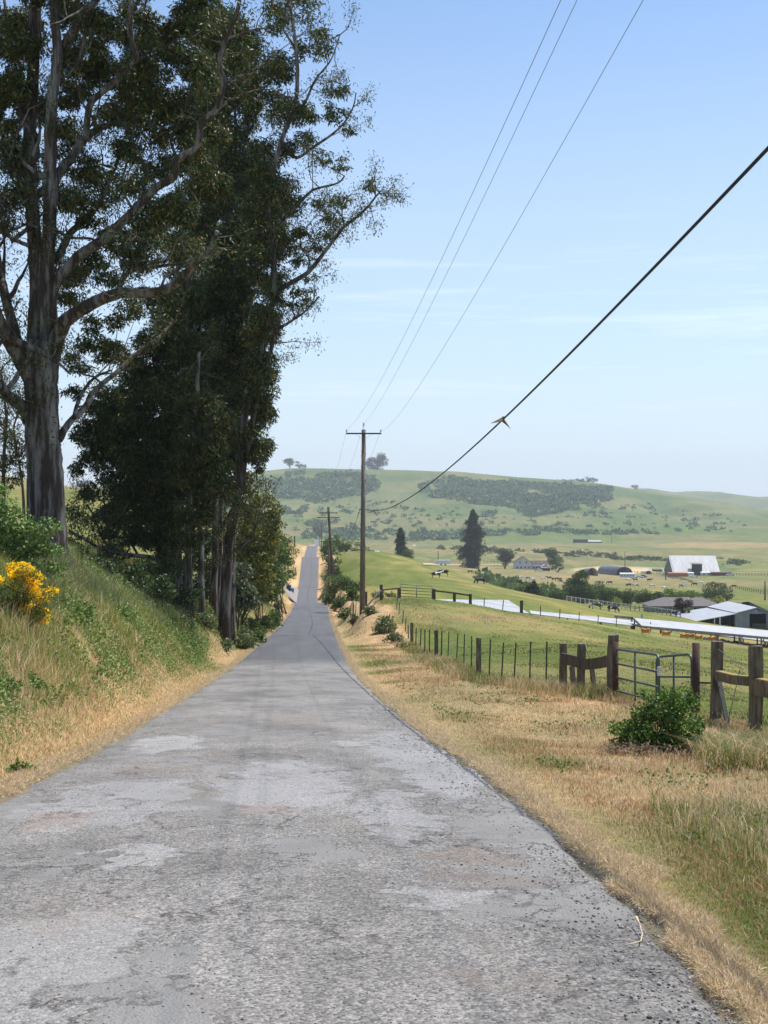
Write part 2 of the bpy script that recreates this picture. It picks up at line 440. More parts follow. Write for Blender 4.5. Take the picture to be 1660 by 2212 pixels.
gm = bpy.data.materials.new('grassy_ground'); gm.use_nodes = True; T = gm.node_tree; b = T.nodes['Principled BSDF']; L = T.links.new
b.inputs['Roughness'].default_value = 0.9; b.inputs['Specular IOR Level'].default_value = 0.1
a = N(T, 'ShaderNodeVertexColor'); a.layer_name = 'Col'
g = N(T, 'ShaderNodeNewGeometry')
n_a = N(T, 'ShaderNodeTexNoise', Scale=3.0, Detail=8, Roughness=0.75)
n_b = N(T, 'ShaderNodeTexNoise', Scale=0.22, Detail=6, Roughness=0.65)
mpb = N(T, 'ShaderNodeMapping'); mpb.inputs['Scale'].default_value = (1, .35, 1)
n_c = N(T, 'ShaderNodeTexNoise', Scale=0.035, Detail=8, Roughness=0.7)
mpc = N(T, 'ShaderNodeMapping'); mpc.inputs['Scale'].default_value = (1, .3, 1)
for q in (n_a,): L(g.outputs['Position'], q.inputs['Vector'])
L(g.outputs['Position'], mpb.inputs[0]); L(mpb.outputs[0], n_b.inputs['Vector'])
L(g.outputs['Position'], mpc.inputs[0]); L(mpc.outputs[0], n_c.inputs['Vector'])
def ramp(t, fac, lo, hi, c1, c2):
    r = N(t, 'ShaderNodeValToRGB'); e = r.color_ramp.elements
    e[0].position = lo; e[0].color = (*c1, 1); e[1].position = hi; e[1].color = (*c2, 1)
    t.links.new(fac, r.inputs[0]); return r.outputs[0]
def mixc(t, mode, fac, A, B):
    m = N(t, 'ShaderNodeMixRGB', blend_type=mode)
    for k_, v_ in ((0, fac), (1, A), (2, B)):
        if isinstance(v_, (int, float)): m.inputs[k_].default_value = v_
        elif isinstance(v_, tuple): m.inputs[k_].default_value = (*v_, 1)
        else: t.links.new(v_, m.inputs[k_])
    return m.outputs[0]
c = mixc(T, 'MULTIPLY', 1.0, a.outputs[0], ramp(T, n_a.outputs[0], .3, .7, (.62, .62, .6), (1.3, 1.3, 1.25)))
c = mixc(T, 'MULTIPLY', 1.0, c, ramp(T, n_b.outputs[0], .3, .7, (.66, .78, .68), (1.34, 1.18, 1.2)))
c = mixc(T, 'MULTIPLY', 1.0, c, ramp(T, n_c.outputs[0], .35, .68, (.68, .82, .78), (1.32, 1.15, 1.1)))
L(c, b.inputs['Base Color'])
bp = N(T, 'ShaderNodeBump', Strength=0.9, Distance=0.12); L(n_a.outputs[0], bp.inputs['Height']); L(bp.outputs[0], b.inputs['Normal'])
ground.data.materials.append(gm)

# ---- road sheet with a ragged edge
ry = np.concatenate([np.arange(-24, 60, .22), np.arange(60, 215, .8), np.arange(215, 700, 2.2), np.arange(700, 2000, 12)])
rt = np.linspace(-1, 1, 25)
Yr, Tr = np.meshgrid(ry, rt, indexing='ij')
eL = (fbm(ry / .6, ry * 0 + 3, 61, 4) - .5) * .34; eR = (fbm(ry / .6, ry * 0 + 9, 67, 4) - .5) * .34
nearw = (1 - sstep(15, 40, ry))
ed = np.where(Tr > 0, (HW + eR)[:, None] * Tr, (HW + eL)[:, None] * Tr)
Xr = XC(Yr) + ed
crown = 0.05 * (1 - Tr ** 2)
Zr = ZR(Yr) + crown + 0.012 + (fbm(Xr / 1.1, Yr / 1.1, 71, 3) - .5) * .035 * (1 - np.abs(Tr) ** 4)
Zr = np.where(np.abs(Tr) > .99, ZR(Yr) - 0.06, Zr)
V2 = np.stack([Xr, Yr, Zr], -1).reshape(-1, 3); nr, nc = Xr.shape
ii = (np.arange(nr - 1)[:, None] * nc + np.arange(nc - 1)[None]).ravel()
F2 = np.stack([ii, ii + 1, ii + nc + 1, ii + nc], 1)
road = raw_mesh('road', V2, F2, None, smooth=True)
# coordinates across and along the road for the surface material
uvl = road.data.uv_layers.new(name='UVMap')
li = np.zeros(len(road.data.loops), np.int32); road.data.loops.foreach_get('vertex_index', li)
UVv = np.stack([ed.reshape(-1), Yr.reshape(-1)], 1)[li]
uvl.data.foreach_set('uv', UVv.astype(np.float32).ravel())
tag(road, kind='structure')
rm = bpy.data.materials.new('worn_asphalt'); rm.use_nodes = True; T = rm.node_tree; b = T.nodes['Principled BSDF']; L = T.links.new
b.inputs['Roughness'].default_value = .82; b.inputs['Specular IOR Level'].default_value = .3
uvn = N(T, 'ShaderNodeUVMap'); uvn.uv_map = 'UVMap'
sp = N(T, 'ShaderNodeSeparateXYZ'); L(uvn.outputs[0], sp.inputs[0])
def noise(sc, det=6, ro=.6, stretch=None, src=None):
    n_ = N(T, 'ShaderNodeTexNoise', Scale=sc, Detail=det, Roughness=ro); s_ = src or uvn.outputs[0]
    if stretch:
        m_ = N(T, 'ShaderNodeMapping'); m_.inputs['Scale'].default_value = stretch; L(s_, m_.inputs[0]); s_ = m_.outputs[0]
    L(s_, n_.inputs['Vector']); return n_.outputs[0]
def math_(op, A, B=None, C=None):
    m_ = N(T, 'ShaderNodeMath', operation=op)
    for k_, v_ in enumerate((A, B, C)):
        if v_ is None: continue
        if isinstance(v_, (int, float)): m_.inputs[k_].default_value = v_
        else: L(v_, m_.inputs[k_])
    return m_.outputs[0]
big = noise(.45, 8, .68, (1, .55, 1))
mid = noise(2.2, 8, .7, (1, .6, 1))
vor = N(T, 'ShaderNodeTexVoronoi', Scale=66.0); L(uvn.outputs[0], vor.inputs['Vector'])       # stones of the chip seal
vor2 = N(T, 'ShaderNodeTexVoronoi', Scale=34.0); L(uvn.outputs[0], vor2.inputs['Vector'])
spk = noise(70, 3, .7)
pav = ramp(T, big, .36, .64, (.130, .125, .120), (.235, .226, .216))
stone = ramp(T, vor.outputs['Color'], .1, .95, (.36, .36, .37), (1.85, 1.80, 1.75))
stone2 = ramp(T, vor2.outputs['Color'], .1, .9, (.72, .72, .73), (1.3, 1.29, 1.27))
st = mixc(T, 'MULTIPLY', .85, stone, stone2)
# smooth tarry patches hide the stones
patch = ramp(T, noise(.62, 6, .55, (1, .5, 1), None), .535, .56, (0, 0, 0), (1, 1, 1))
near_ = ramp(T, math_('DIVIDE', sp.outputs['Y'], 60.0), .30, .62, (0, 0, 0), (1, 1, 1))
smoothm = math_('MAXIMUM', patch, near_)
stonef = math_('SUBTRACT', .85, math_('MULTIPLY', smoothm, .62))
c = mixc(T, 'MULTIPLY', stonef, pav, st)
c = mixc(T, 'MIX', math_('MULTIPLY', patch, .6), c, (.225, .219, .212))
c = mixc(T, 'MULTIPLY', 1.0, c, ramp(T, mid, .3, .7, (.84, .84, .84), (1.14, 1.13, 1.11)))
# mended places laid at their spots along the lane, with ragged borders
def rpt(x, y):
    Yk = np.linspace(4.5, 60, 2000); py = HY - (ZR(Yk) - EYE) / Yk * FPX; Y_ = float(Yk[np.argmin(np.abs(py - y))]); return (x - CX) / FPX * Y_ - float(XC(Y_)), Y_
rag = N(T, 'ShaderNodeTexNoise', Scale=1.7, Detail=8, Roughness=.68); L(uvn.outputs[0], rag.inputs['Vector'])
rsx = N(T, 'ShaderNodeSeparateColor'); L(rag.outputs['Color'], rsx.inputs[0])
ux = math_('ADD', sp.outputs['X'], math_('MULTIPLY', math_('SUBTRACT', rsx.outputs[0], .5), 1.7)); uy = math_('ADD', sp.outputs['Y'], math_('MULTIPLY', math_('SUBTRACT', rsx.outputs[1], .5), 2.8))
def ell(x, y, x2, y2, soft=.12, rx=None):
    s0, Y0 = rpt(x, y); s1, _ = rpt(x2, y); _, Y1 = rpt(x, y2); a_ = max(abs(s1 - s0), .05); b_ = max(abs(Y1 - Y0), .05)
    dx_ = math_('DIVIDE', math_('SUBTRACT', ux, s0), a_); dy_ = math_('DIVIDE', math_('SUBTRACT', uy, Y0), b_)
    d_ = math_('ADD', math_('MULTIPLY', dx_, dx_), math_('MULTIPLY', dy_, dy_)); return d_
for (x, y, x2, y2, c_, k_, rim_) in [(60, 2090, 290, 1975, (.262, .255, .247), .75, 1), (300, 1860, 375, 1828, (.30, .293, .287), .7, 1), (975, 1955, 1085, 1925, (.28, .273, .268), .65, 1), (760, 1613, 805, 1604, (.31, .303, .298), .7, 1), (845, 1760, 940, 1715, (.27, .266, .268), .6, 1),
                                   (365, 1612, 440, 1590, (.34, .335, .335), .6, 0), (620, 1700, 760, 1650, (.30, .295, .30), .6, 0), (250, 1740, 420, 1690, (.30, .295, .295), .5, 0), (900, 1640, 990, 1580, (.30, .30, .31), .5, 0),
                                   (990, 1860, 1090, 1842, (.17, .135, .11), .6, 1), (560, 1760, 640, 1745, (.24, .185, .15), .45, 0), (120, 1782, 200, 1768, (.23, .17, .135), .45, 0), (160, 1990, 330, 1962, (.25, .22, .20), .45, 0), (1060, 1925, 1180, 1895, (.15, .125, .11), .55, 0), (640, 1560, 720, 1548, (.21, .18, .155), .5, 0), (330, 1670, 420, 1660, (.21, .17, .14), .4, 0)]:
    d_ = ell(x, y, x2, y2); m_ = ramp(T, d_, .72, 1.0, (1, 1, 1), (0, 0, 0)); c = mixc(T, 'MIX', math_('MULTIPLY', m_, k_), c, mixc(T, 'MULTIPLY', .35, c_, st))
    if rim_: r_ = ramp(T, math_('ABSOLUTE', math_('SUBTRACT', d_, 1.05)), .02, .13, (1, 1, 1), (0, 0, 0)); c = mixc(T, 'MULTIPLY', math_('MULTIPLY', r_, math_('MULTIPLY', ramp(T, mid, .45, .58, (0, 0, 0), (1, 1, 1)), .85)), c, (.25, .24, .24))
# brownish bare spots
c = mixc(T, 'MIX', math_('MULTIPLY', ramp(T, noise(.9, 8, .7, (1, .6, 1)), .56, .68, (0, 0, 0), (1, 1, 1)), .5), c, (.185, .145, .115))
# dark ravelled rims: thin level set of a noise
rim = math_('ABSOLUTE', math_('SUBTRACT', noise(.55, 9, .66, (1.0, .8, 1)), .535))
c = mixc(T, 'MULTIPLY', math_('MULTIPLY', ramp(T, rim, .0, .013, (1, 1, 1), (0, 0, 0)), math_('MULTIPLY', ramp(T, mid, .42, .56, (0, 0, 0), (1, 1, 1)), .9)), c, (.22, .21, .21))
# loose dark specks
sv = N(T, 'ShaderNodeTexVoronoi', Scale=7.0, Randomness=1.0); L(uvn.outputs[0], sv.inputs['Vector'])
c = mixc(T, 'MULTIPLY', math_('MULTIPLY', ramp(T, sv.outputs['Distance'], .035, .05, (1, 1, 1), (0, 0, 0)), .75), c, (.15, .15, .15))
# tyre tracks slightly polished
# newer darker surfacing beyond the seam at 55 m, a little further lighter
wob = math_('ADD', sp.outputs['Y'], math_('MULTIPLY', noise(1.3, 4, .6), 1.2))
newer = ramp(T, math_('DIVIDE', wob, 2000.0), .02778, .02805, (0, 0, 0), (1, 1, 1))
newc = ramp(T, noise(.8, 6, .6, (1, .12, 1)), .3, .7, (.066, .066, .072), (.098, .097, .104))
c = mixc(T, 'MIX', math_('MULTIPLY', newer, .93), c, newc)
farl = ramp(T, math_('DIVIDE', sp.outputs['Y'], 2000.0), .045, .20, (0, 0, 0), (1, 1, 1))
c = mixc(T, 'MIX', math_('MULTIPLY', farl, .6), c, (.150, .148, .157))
# a wandering lengthwise line of crack sealant, and a few plain dark cross lines beyond 90 m
wx = math_('ADD', sp.outputs['X'], math_('MULTIPLY', math_('SUBTRACT', noise(.012, 1, .5), .5), 3.0))
ln = math_('ABSOLUTE', math_('SUBTRACT', wx, .35))
seal = math_('MULTIPLY', ramp(T, ln, .03, .07, (1, 1, 1), (0, 0, 0)), ramp(T, math_('DIVIDE', sp.outputs['Y'], 2000.0), .135, .140, (0, 0, 0), (1, 1, 1)))
cw_ = None
for yy in (139.0, 334.0):
    q = ramp(T, math_('ABSOLUTE', math_('SUBTRACT', math_('ADD', sp.outputs['Y'], math_('MULTIPLY', noise(.6, 3, .5), 1.5)), yy)), .16, .34, (1, 1, 1), (0, 0, 0))
    seal = math_('MAXIMUM', seal, q)
c = mixc(T, 'MIX', math_('MULTIPLY', seal, .8), c, (.04, .04, .045))
# dark gravel shoulder on the right
ew = math_('ADD', sp.outputs['X'], math_('MULTIPLY', mid, .8))
c = mixc(T, 'MULTIPLY', math_('MULTIPLY', ramp(T, ew, 2.05, 2.75, (0, 0, 0), (1, 1, 1)), .7), c, (.58, .58, .61))
L(c, b.inputs['Base Color'])
hgt = math_('ADD', math_('MULTIPLY', vor.outputs['Distance'], -.6), math_('MULTIPLY', mid, 1.2))
hgt = math_('ADD', hgt, math_('MULTIPLY', spk, .5))
bp = N(T, 'ShaderNodeBump', Strength=.8, Distance=.012); L(hgt, bp.inputs['Height']); L(math_('SUBTRACT', 1.0, math_('MULTIPLY', newer, .9)), bp.inputs['Strength']); L(bp.outputs[0], b.inputs['Normal'])
road.data.materials.append(rm)

# gravelly drive running off to the left
dm = simple('drive_gravel', (.30, .27, .25), (.22, .20, .19), .9, 3.0)
p0 = float(XC(312)) - HW + .5
P = []
for (dx, dy) in ((0.3, -22), (0.3, 16), (-4, 9), (-9, 6), (-16, 4), (-16, -4), (-9, -6), (-5, -10), (-1.6, -19)):
    X, Y = float(XC(312 + dy)) - HW + dx, 312 + dy; P.append((X, Y, gz(X, Y) + .12))
mb = MB(); mb.slab(P, .05); dr = mb.build('driveway', dm); tag(dr, kind='structure')
# ---------------------------------------------------------------- foliage
RS = np.random.RandomState(7)
def leaf_cloud(name, C, size, mat, cols, parent=None, loc=None, aspect=.28, droop=.6, kind=None, seed=0):
    """many small pointed leaves at points C (n,3); size scalar or (n,), cols (n,3)"""
    rs = np.random.RandomState(seed + 11); n = len(C)
    d = rs.normal(size=(n, 3)); d /= np.linalg.norm(d, axis=1)[:, None]
    d[:, 2] -= droop * 1.2; d /= np.linalg.norm(d, axis=1)[:, None]
    w = np.cross(d, rs.normal(size=(n, 3))); w /= np.linalg.norm(w, axis=1)[:, None] + 1e-9
    Ls = (np.ones(n) * size * rs.uniform(.7, 1.3, n))[:, None]
    Vv = np.stack([C, C + d * Ls * .45 + w * Ls * aspect / 2, C + d * Ls, C + d * Ls * .5 - w * Ls * aspect / 2], 1).reshape(-1, 3)
    Ff = np.arange(4 * n).reshape(n, 4)
    return raw_mesh(name, Vv, Ff, mat, parent, col=np.repeat(cols, 4, axis=0), loc=loc)

def ell_pts(c, r, n, rs, shell=.55):
    """points in an ellipsoid, denser towards its skin"""
    d = rs.normal(size=(n, 3)); d /= np.linalg.norm(d, axis=1)[:, None]
    q = rs.uniform(0, 1, n) ** (1 / 3.0) * (1 - shell) + rs.uniform(.75, 1.08, n) * shell
    return np.array(c) + d * q[:, None] * np.array(r)

def pal(n, rs, cols, w, jit=.18):
    w = (list(w) + [1] * 9)[:len(cols)]; k = rs.choice(len(cols), n, p=np.array(w) / sum(w)); c = np.array(cols, float)[k]
    return c * (1 + rs.uniform(-jit, jit, (n, 1)))

EUC = [(.024, .042, .010), (.048, .068, .014), (.140, .138, .030), (.15, .075, .030)]
def bark_mat():
    m = bpy.data.materials.new('eucalyptus_bark'); m.use_nodes = True; t = m.node_tree; b = t.nodes['Principled BSDF']; L = t.links.new
    b.inputs['Roughness'].default_value = .8; b.inputs['Specular IOR Level'].default_value = .2
    g = N(t, 'ShaderNodeNewGeometry'); ma = N(t, 'ShaderNodeMapping'); ma.inputs['Scale'].default_value = (1, 1, .14)
    n1 = N(t, 'ShaderNodeTexNoise', Scale=4.2, Detail=5, Roughness=.6); n2 = N(t, 'ShaderNodeTexNoise', Scale=16, Detail=5, Roughness=.65)
    L(g.outputs['Position'], ma.inputs[0]); L(ma.outputs[0], n1.inputs['Vector']); L(ma.outputs[0], n2.inputs['Vector'])
    c = ramp(t, n1.outputs[0], .46, .60, (.052, .037, .028), (.20, .188, .168))
    c = mixc(t, 'MULTIPLY', 1, c, ramp(t, n2.outputs[0], .3, .7, (.6, .6, .6), (1.25, 1.2, 1.15)))
    L(c, b.inputs['Base Color'])
    bp = N(t, 'ShaderNodeBump', Strength=.6, Distance=.05); L(n2.outputs[0], bp.inputs['Height']); L(bp.outputs[0], b.inputs['Normal'])
    return m
BARK = bark_mat()
DBARK = simple('dark_bark', (.12, .085, .06), (.06, .042, .03), .9, 4, stretch=(1, 1, .2))

def bez(pts, k=5):
    """Catmull-Rom through the points"""
    P = [Vector(p) for p in pts]; out = []
    for i in range(len(P) - 1):
        a = P[max(i - 1, 0)]; b_ = P[i]; c = P[i + 1]; d = P[min(i + 2, len(P) - 1)]
        for j in range(k):
            t = j / k
            out.append(0.5 * ((2 * b_) + (c - a) * t + (2 * a - 5 * b_ + 4 * c - d) * t * t + (3 * b_ - a - 3 * c + d) * t ** 3))
    out.append(P[-1]); return out

def limb(mb, pts, Y0, Y1, w0, w1, rnd, n=10, flare=0):
    """a limb traced through picture points, running from distance Y0 to Y1; w = width in pixels"""
    q = len(pts); P = [at(x, y, Y0 + (Y1 - Y0) * (i / max(q - 1, 1)) ** 1.1) for i, (x, y) in enumerate(pts)]
    P = bez(P, 5); m = len(P)
    for i in range(1, m - 1): P[i] = P[i] + Vector([rnd.uniform(-1, 1) * min(w1, 10) * .12 * Y0 / FPX for _ in range(3)])
    rad = [(w0 + (w1 - w0) * (i / (m - 1)) ** .85) / 2 * Y0 / FPX * (1 + flare * max(0, 1 - i / 7.0) ** 2) for i in range(m)]
    mb.tube(P, rad, n, jit=.02, rnd=rnd)
    return P

def twigs(mb, P, rnd, cnt, ln, r, up=.5, start=.35):
    ends = []
    for _ in range(cnt):
        i = int(rnd.uniform(start, 1) * (len(P) - 1)); p = P[i]
        d = Vector((rnd.gauss(0, 1), rnd.gauss(0, 1), rnd.gauss(up, .8))).normalized()
        q = [p]; L_ = ln * rnd.uniform(.5, 1.2)
        for k in range(4):
            d = (d + Vector((rnd.gauss(0, .35), rnd.gauss(0, .35), rnd.gauss(.1, .3)))).normalized(); q.append(q[-1] + d * L_ / 4)
        mb.tube(q, [r, r * .8, r * .6, r * .4, r * .2], 5, cap=False)
        ends += q[2:]
    return ends

def crown(name, blobs, Y, root, rs, dens, lsize, cols=EUC, wts=(5, 4, 1.6, .7), depth=1.0, shell=.5, sub=9, aspect=.26, droop=.6, seed=0, mat=None, fill=1.0):
    """blobs: (x, y, rx, ry[, dY]) in picture pixels at distance Y; each blob is broken into smaller clumps of leaves"""
    Cs = []; K = []
    for bdef in blobs:
        x, y, rx, ry = bdef[:4]; dY = bdef[4] if len(bdef) > 4 else 0
        c = at(x, y, Y + dY); s = (Y + dY) / FPX; Rx, Rz = rx * s, ry * s; Ry = (Rx + Rz) / 2 * depth
        ns = max(9, int(sub * (rx * ry / 1600.0)))
        cc = ell_pts(c, (Rx * .85, Ry * .85, Rz * .85), ns, rs, shell)
        rr = rs.uniform(.36, .72, ns) * min(min(Rx, Rz), 34 * s)
        for k_ in range(ns):
            n = int(dens * 4.6 * (rr[k_] ** 2) / (lsize ** 2 * aspect) * fill) + 2
            pts = ell_pts(cc[k_], (rr[k_] * 1.25, rr[k_] * 1.25, rr[k_] * .75), n, rs, .25)
            Cs.append(pts)
            cc_ = pal(n, rs, cols, wts); hue = rs.uniform(.75, 1.3); K.append(cc_ * np.array([hue * rs.uniform(.95, 1.1), hue, hue * .95]))
    Cc = np.concatenate(Cs); Kc = np.concatenate(K)
    print('leaves', len(Cc))
    return leaf_cloud(name, Cc, lsize, mat or LEAF, Kc, root, loc=tuple(root.location), aspect=aspect, droop=droop, seed=seed)

def fix_child(o):                       # mesh already stored relative to the parent's place
    o.location = (0, 0, 0); return o

def tree(name, base, label, cat, group=None):
    return thing(name, base, label, cat, group)

# ---- the big eucalyptus on the bank
rnd = random.Random(5); rs = np.random.RandomState(5)
YB = 40.0
bb = on(101, YB)
big = tree('eucalyptus_tree', bb, 'huge eucalyptus with thick peeling trunk and wide pale limbs on the left bank', 'tree', 'eucalyptus trees')
mb = MB()
base_y = HY - (bb.z - EYE) / YB * FPX
trunk = [(103, base_y + 22), (101, 1130), (98, 1050), (95, 975), (90, 880), (90, 800), (94, 740)]
limb(mb, trunk, YB, YB, 86, 68, rnd, 20, flare=.22)
LIMBS = [([(82, 815), (75, 740), (80, 640), (78, 560), (72, 480), (66, 400), (64, 290), (72, 140), (78, 0), (80, -120)], 42, 30, 1.0),
         ([(104, 800), (108, 720), (104, 640), (101, 573), (107, 500), (109, 364), (111, 240), (125, 120), (120, 40), (118, -80)], 52, 20, -.5),
         ([(122, 130), (151, 78), (180, 40), (212, -10), (240, -90)], 24, 16, -1.5),
         ([(92, 860), (51, 784), (21, 734), (-10, 680), (-50, 560)], 48, 34, -2),
         ([(70, 800), (40, 740), (14, 650), (0, 590), (-16, 500)], 30, 22, 2),
         ([(112, 640), (128, 602), (172, 552), (219, 521), (260, 484), (312, 432), (338, 405), (375, 383), (384, 345), (425, 318), (434, 270), (450, 252), (469, 234), (484, 182), (474, 130), (495, 70), (515, 20), (520, -60)], 28, 9, -3),
         ([(112, 440), (122, 385), (156, 338), (190, 294), (229, 271), (262, 262), (300, 240)], 30, 12, 2),
         ([(186, 305), (195, 229), (229, 193), (281, 146), (295, 122), (284, 78), (281, 0), (270, -60)], 18, 11, -2),
         ([(108, 790), (125, 729), (146, 690), (198, 657), (260, 633), (333, 632), (385, 609), (417, 573), (453, 542), (470, 500)], 44, 11, -4),
         ([(240, 640), (262, 615), (271, 595), (300, 580), (365, 573), (427, 562), (480, 545)], 13, 6, -3),
         ([(128, 950), (148, 915), (182, 882), (203, 846), (254, 803), (296, 763), (351, 722), (380, 690)], 20, 9, 4),
         ([(160, 903), (172, 860), (200, 820), (240, 800)], 12, 6, 3),
         ([(62, 905), (51, 882), (20, 856), (-6, 832), (-60, 800)], 36, 24, -2),
         ([(118, 560), (130, 547), (156, 500), (208, 448), (238, 385), (252, 355), (262, 320)], 24, 9, 3),
         ([(112, 490), (125, 500), (156, 513), (198, 516), (225, 530)], 9, 6, -1),
         ([(72, 495), (62, 495), (42, 508), (31, 520), (14, 500), (-4, 484)], 12, 9, -1),
         ([(66, 470), (57, 430), (31, 364), (0, 315), (-40, 270)], 16, 14, 1),
         ([(64, 300), (45, 230), (46, 150), (20, 90), (10, 0)], 14, 8, 2),
         ([(300, 470), (280, 440), (262, 400), (275, 340), (250, 300)], 8, 5, 2),
         ([(340, 405), (300, 330), (270, 270), (230, 230)], 8, 5, 1),
         ([(384, 345), (370, 300), (392, 250), (380, 190)], 9, 5, 1)]
allP = []
for P_, w0, w1, dy in LIMBS:
    q = limb(mb, P_, YB, YB + dy, w0 * .86, w1 * .8, rnd, 12); allP += q[3:]
    # finer boughs
    for _ in range(3):
        i = rnd.randrange(len(q) // 3, len(q)); p = q[i]; d = Vector((rnd.gauss(.1, 1), rnd.gauss(0, .8), rnd.gauss(.7, .7))).normalized(); c_ = [p]
        for k in range(6):
            d = (d + Vector((rnd.gauss(0, .3), rnd.gauss(0, .3), rnd.gauss(.05, .3)))).normalized(); c_.append(c_[-1] + d * .45)
        mb.tube(c_, [w1 * .3 * YB / FPX * (1 - k / 7.5) for k in range(7)], 6, cap=False); allP += c_[2:]
ends = twigs(mb, allP, rnd, 340, 1.5, .016, start=0)
fix_child(mb.build('trunk', BARK, big, loc=tuple(bb)))
BIGB = [(30, 90, 50, 60), (20, 190, 45, 45), (75, 235, 40, 40, 2), (10, 280, 30, 40), (38, 350, 45, 45, 1), (30, 430, 40, 35), (10, 480, 20, 25), (60, 60, 40, 60, 2), (150, 20, 45, 50, 1), (180, 120, 60, 60, 2), (150, 190, 40, 45, 1),
        (215, 60, 40, 50), (240, 160, 40, 45, 2), (300, 60, 55, 60, 2), (330, 140, 60, 55), (260, 230, 50, 40, 3), (300, 200, 40, 40), (350, 220, 55, 45, 1), (400, 80, 55, 70, 2), (440, 160, 40, 50), (430, 30, 50, 50),
        (390, 260, 45, 40, 2), (320, 290, 50, 35, 3), (280, 320, 40, 30, 2), (340, 350, 45, 30, 2), (400, 330, 45, 40), (150, 290, 40, 35, 3), (180, 360, 40, 35, 2), (150, 420, 35, 40, 3), (190, 440, 40, 30), (240, 400, 45, 30, 3),
        (300, 400, 40, 30, 4), (330, 470, 50, 40, 2), (260, 520, 50, 35, 3), (210, 560, 35, 30, 2), (160, 590, 35, 35, 3), (150, 640, 25, 25, 2), (300, 560, 45, 30, 2), (380, 450, 50, 45), (400, 530, 40, 35, 1), (330, 520, 30, 25, -1),
        (450, 400, 40, 50, 2), (460, 300, 35, 45, 1), (200, 480, 30, 22, 1), (230, 600, 35, 22, 3), (290, 660, 40, 25, 3), (250, 690, 30, 20, 2), (200, 700, 20, 20, 2), (30, 700, 14, 25, 4), (165, 780, 30, 30, 3), (200, 740, 35, 25, 3), (240, 760, 40, 30, 3),
        (160, 850, 20, 20, 3), (60, -60, 60, 60), (180, -70, 70, 60), (300, -70, 70, 60), (420, -60, 60, 60), (-40, 200, 50, 90), (-50, 420, 50, 80), (-40, 60, 50, 80), (110, 330, 20, 30, 3), (95, 240, 20, 30, 3), (500, 90, 40, 60, 2)]
cr = crown('crown', BIGB, YB, big, rs, 2.9, .17, wts=(5, 4, 2.6, .9), depth=1.3, shell=.45, sub=16, seed=1, fill=.9); fix_child(cr)
E = np.array([tuple(e) for e in ends]); E = E[rs.randint(0, len(E), 26000)] + rs.normal(size=(26000, 3)) * .2
fix_child(leaf_cloud('outer_foliage', E, .14, LEAF, pal(len(E), rs, EUC, (5, 4, 1.6, .7)), big, loc=tuple(bb), aspect=.26, droop=.7, seed=2))

# ---- the grove of eucalyptus beyond it
def grove_tree(label, Y, trunks, blobs, seed, dens=1.35, lsize=.24, tw=60, wts=(5, 4, 1.6, .7), sub=13, fill=1.0, name='eucalyptus_tree', mat=None, depth=1.2):
    rnd = random.Random(seed); rs = np.random.RandomState(seed)
    x0 = trunks[0][0][0][0]; b0 = on(x0, Y)
    root = tree(name, b0, label, 'tree', 'eucalyptus trees'); mb = MB(); ap = []
    for k_, (P_, w0, w1, dy) in enumerate(trunks):
        P_ = list(P_)
        if k_ == 0 or P_[0][1] > 1250:
            g0 = on(P_[0][0], Y); P_[0] = (P_[0][0], HY - (g0.z - .25 - EYE) / Y * FPX)
        q = limb(mb, P_, Y, Y + dy, w0, w1, rnd, 10, flare=.25 if k_ == 0 else 0); ap += q[len(q) // 3:]
    en = twigs(mb, ap, rnd, tw, 2.2, .028, start=0)
    fix_child(mb.build('trunk', mat or BARK, root, loc=tuple(b0)))
    fix_child(crown('crown', blobs, Y, root, rs, dens * 1.35, lsize, sub=sub, wts=wts, seed=seed, fill=fill, depth=depth))
    E = np.array([tuple(e) for e in en]); E = E[rs.randint(0, len(E), tw * 170)] + rs.normal(size=(tw * 170, 3)) * .22
    fix_child(leaf_cloud('outer_foliage', E, lsize * .68, LEAF, pal(len(E), rs, EUC, wts), root, loc=tuple(b0), aspect=.26, droop=.7, seed=seed))
    return root
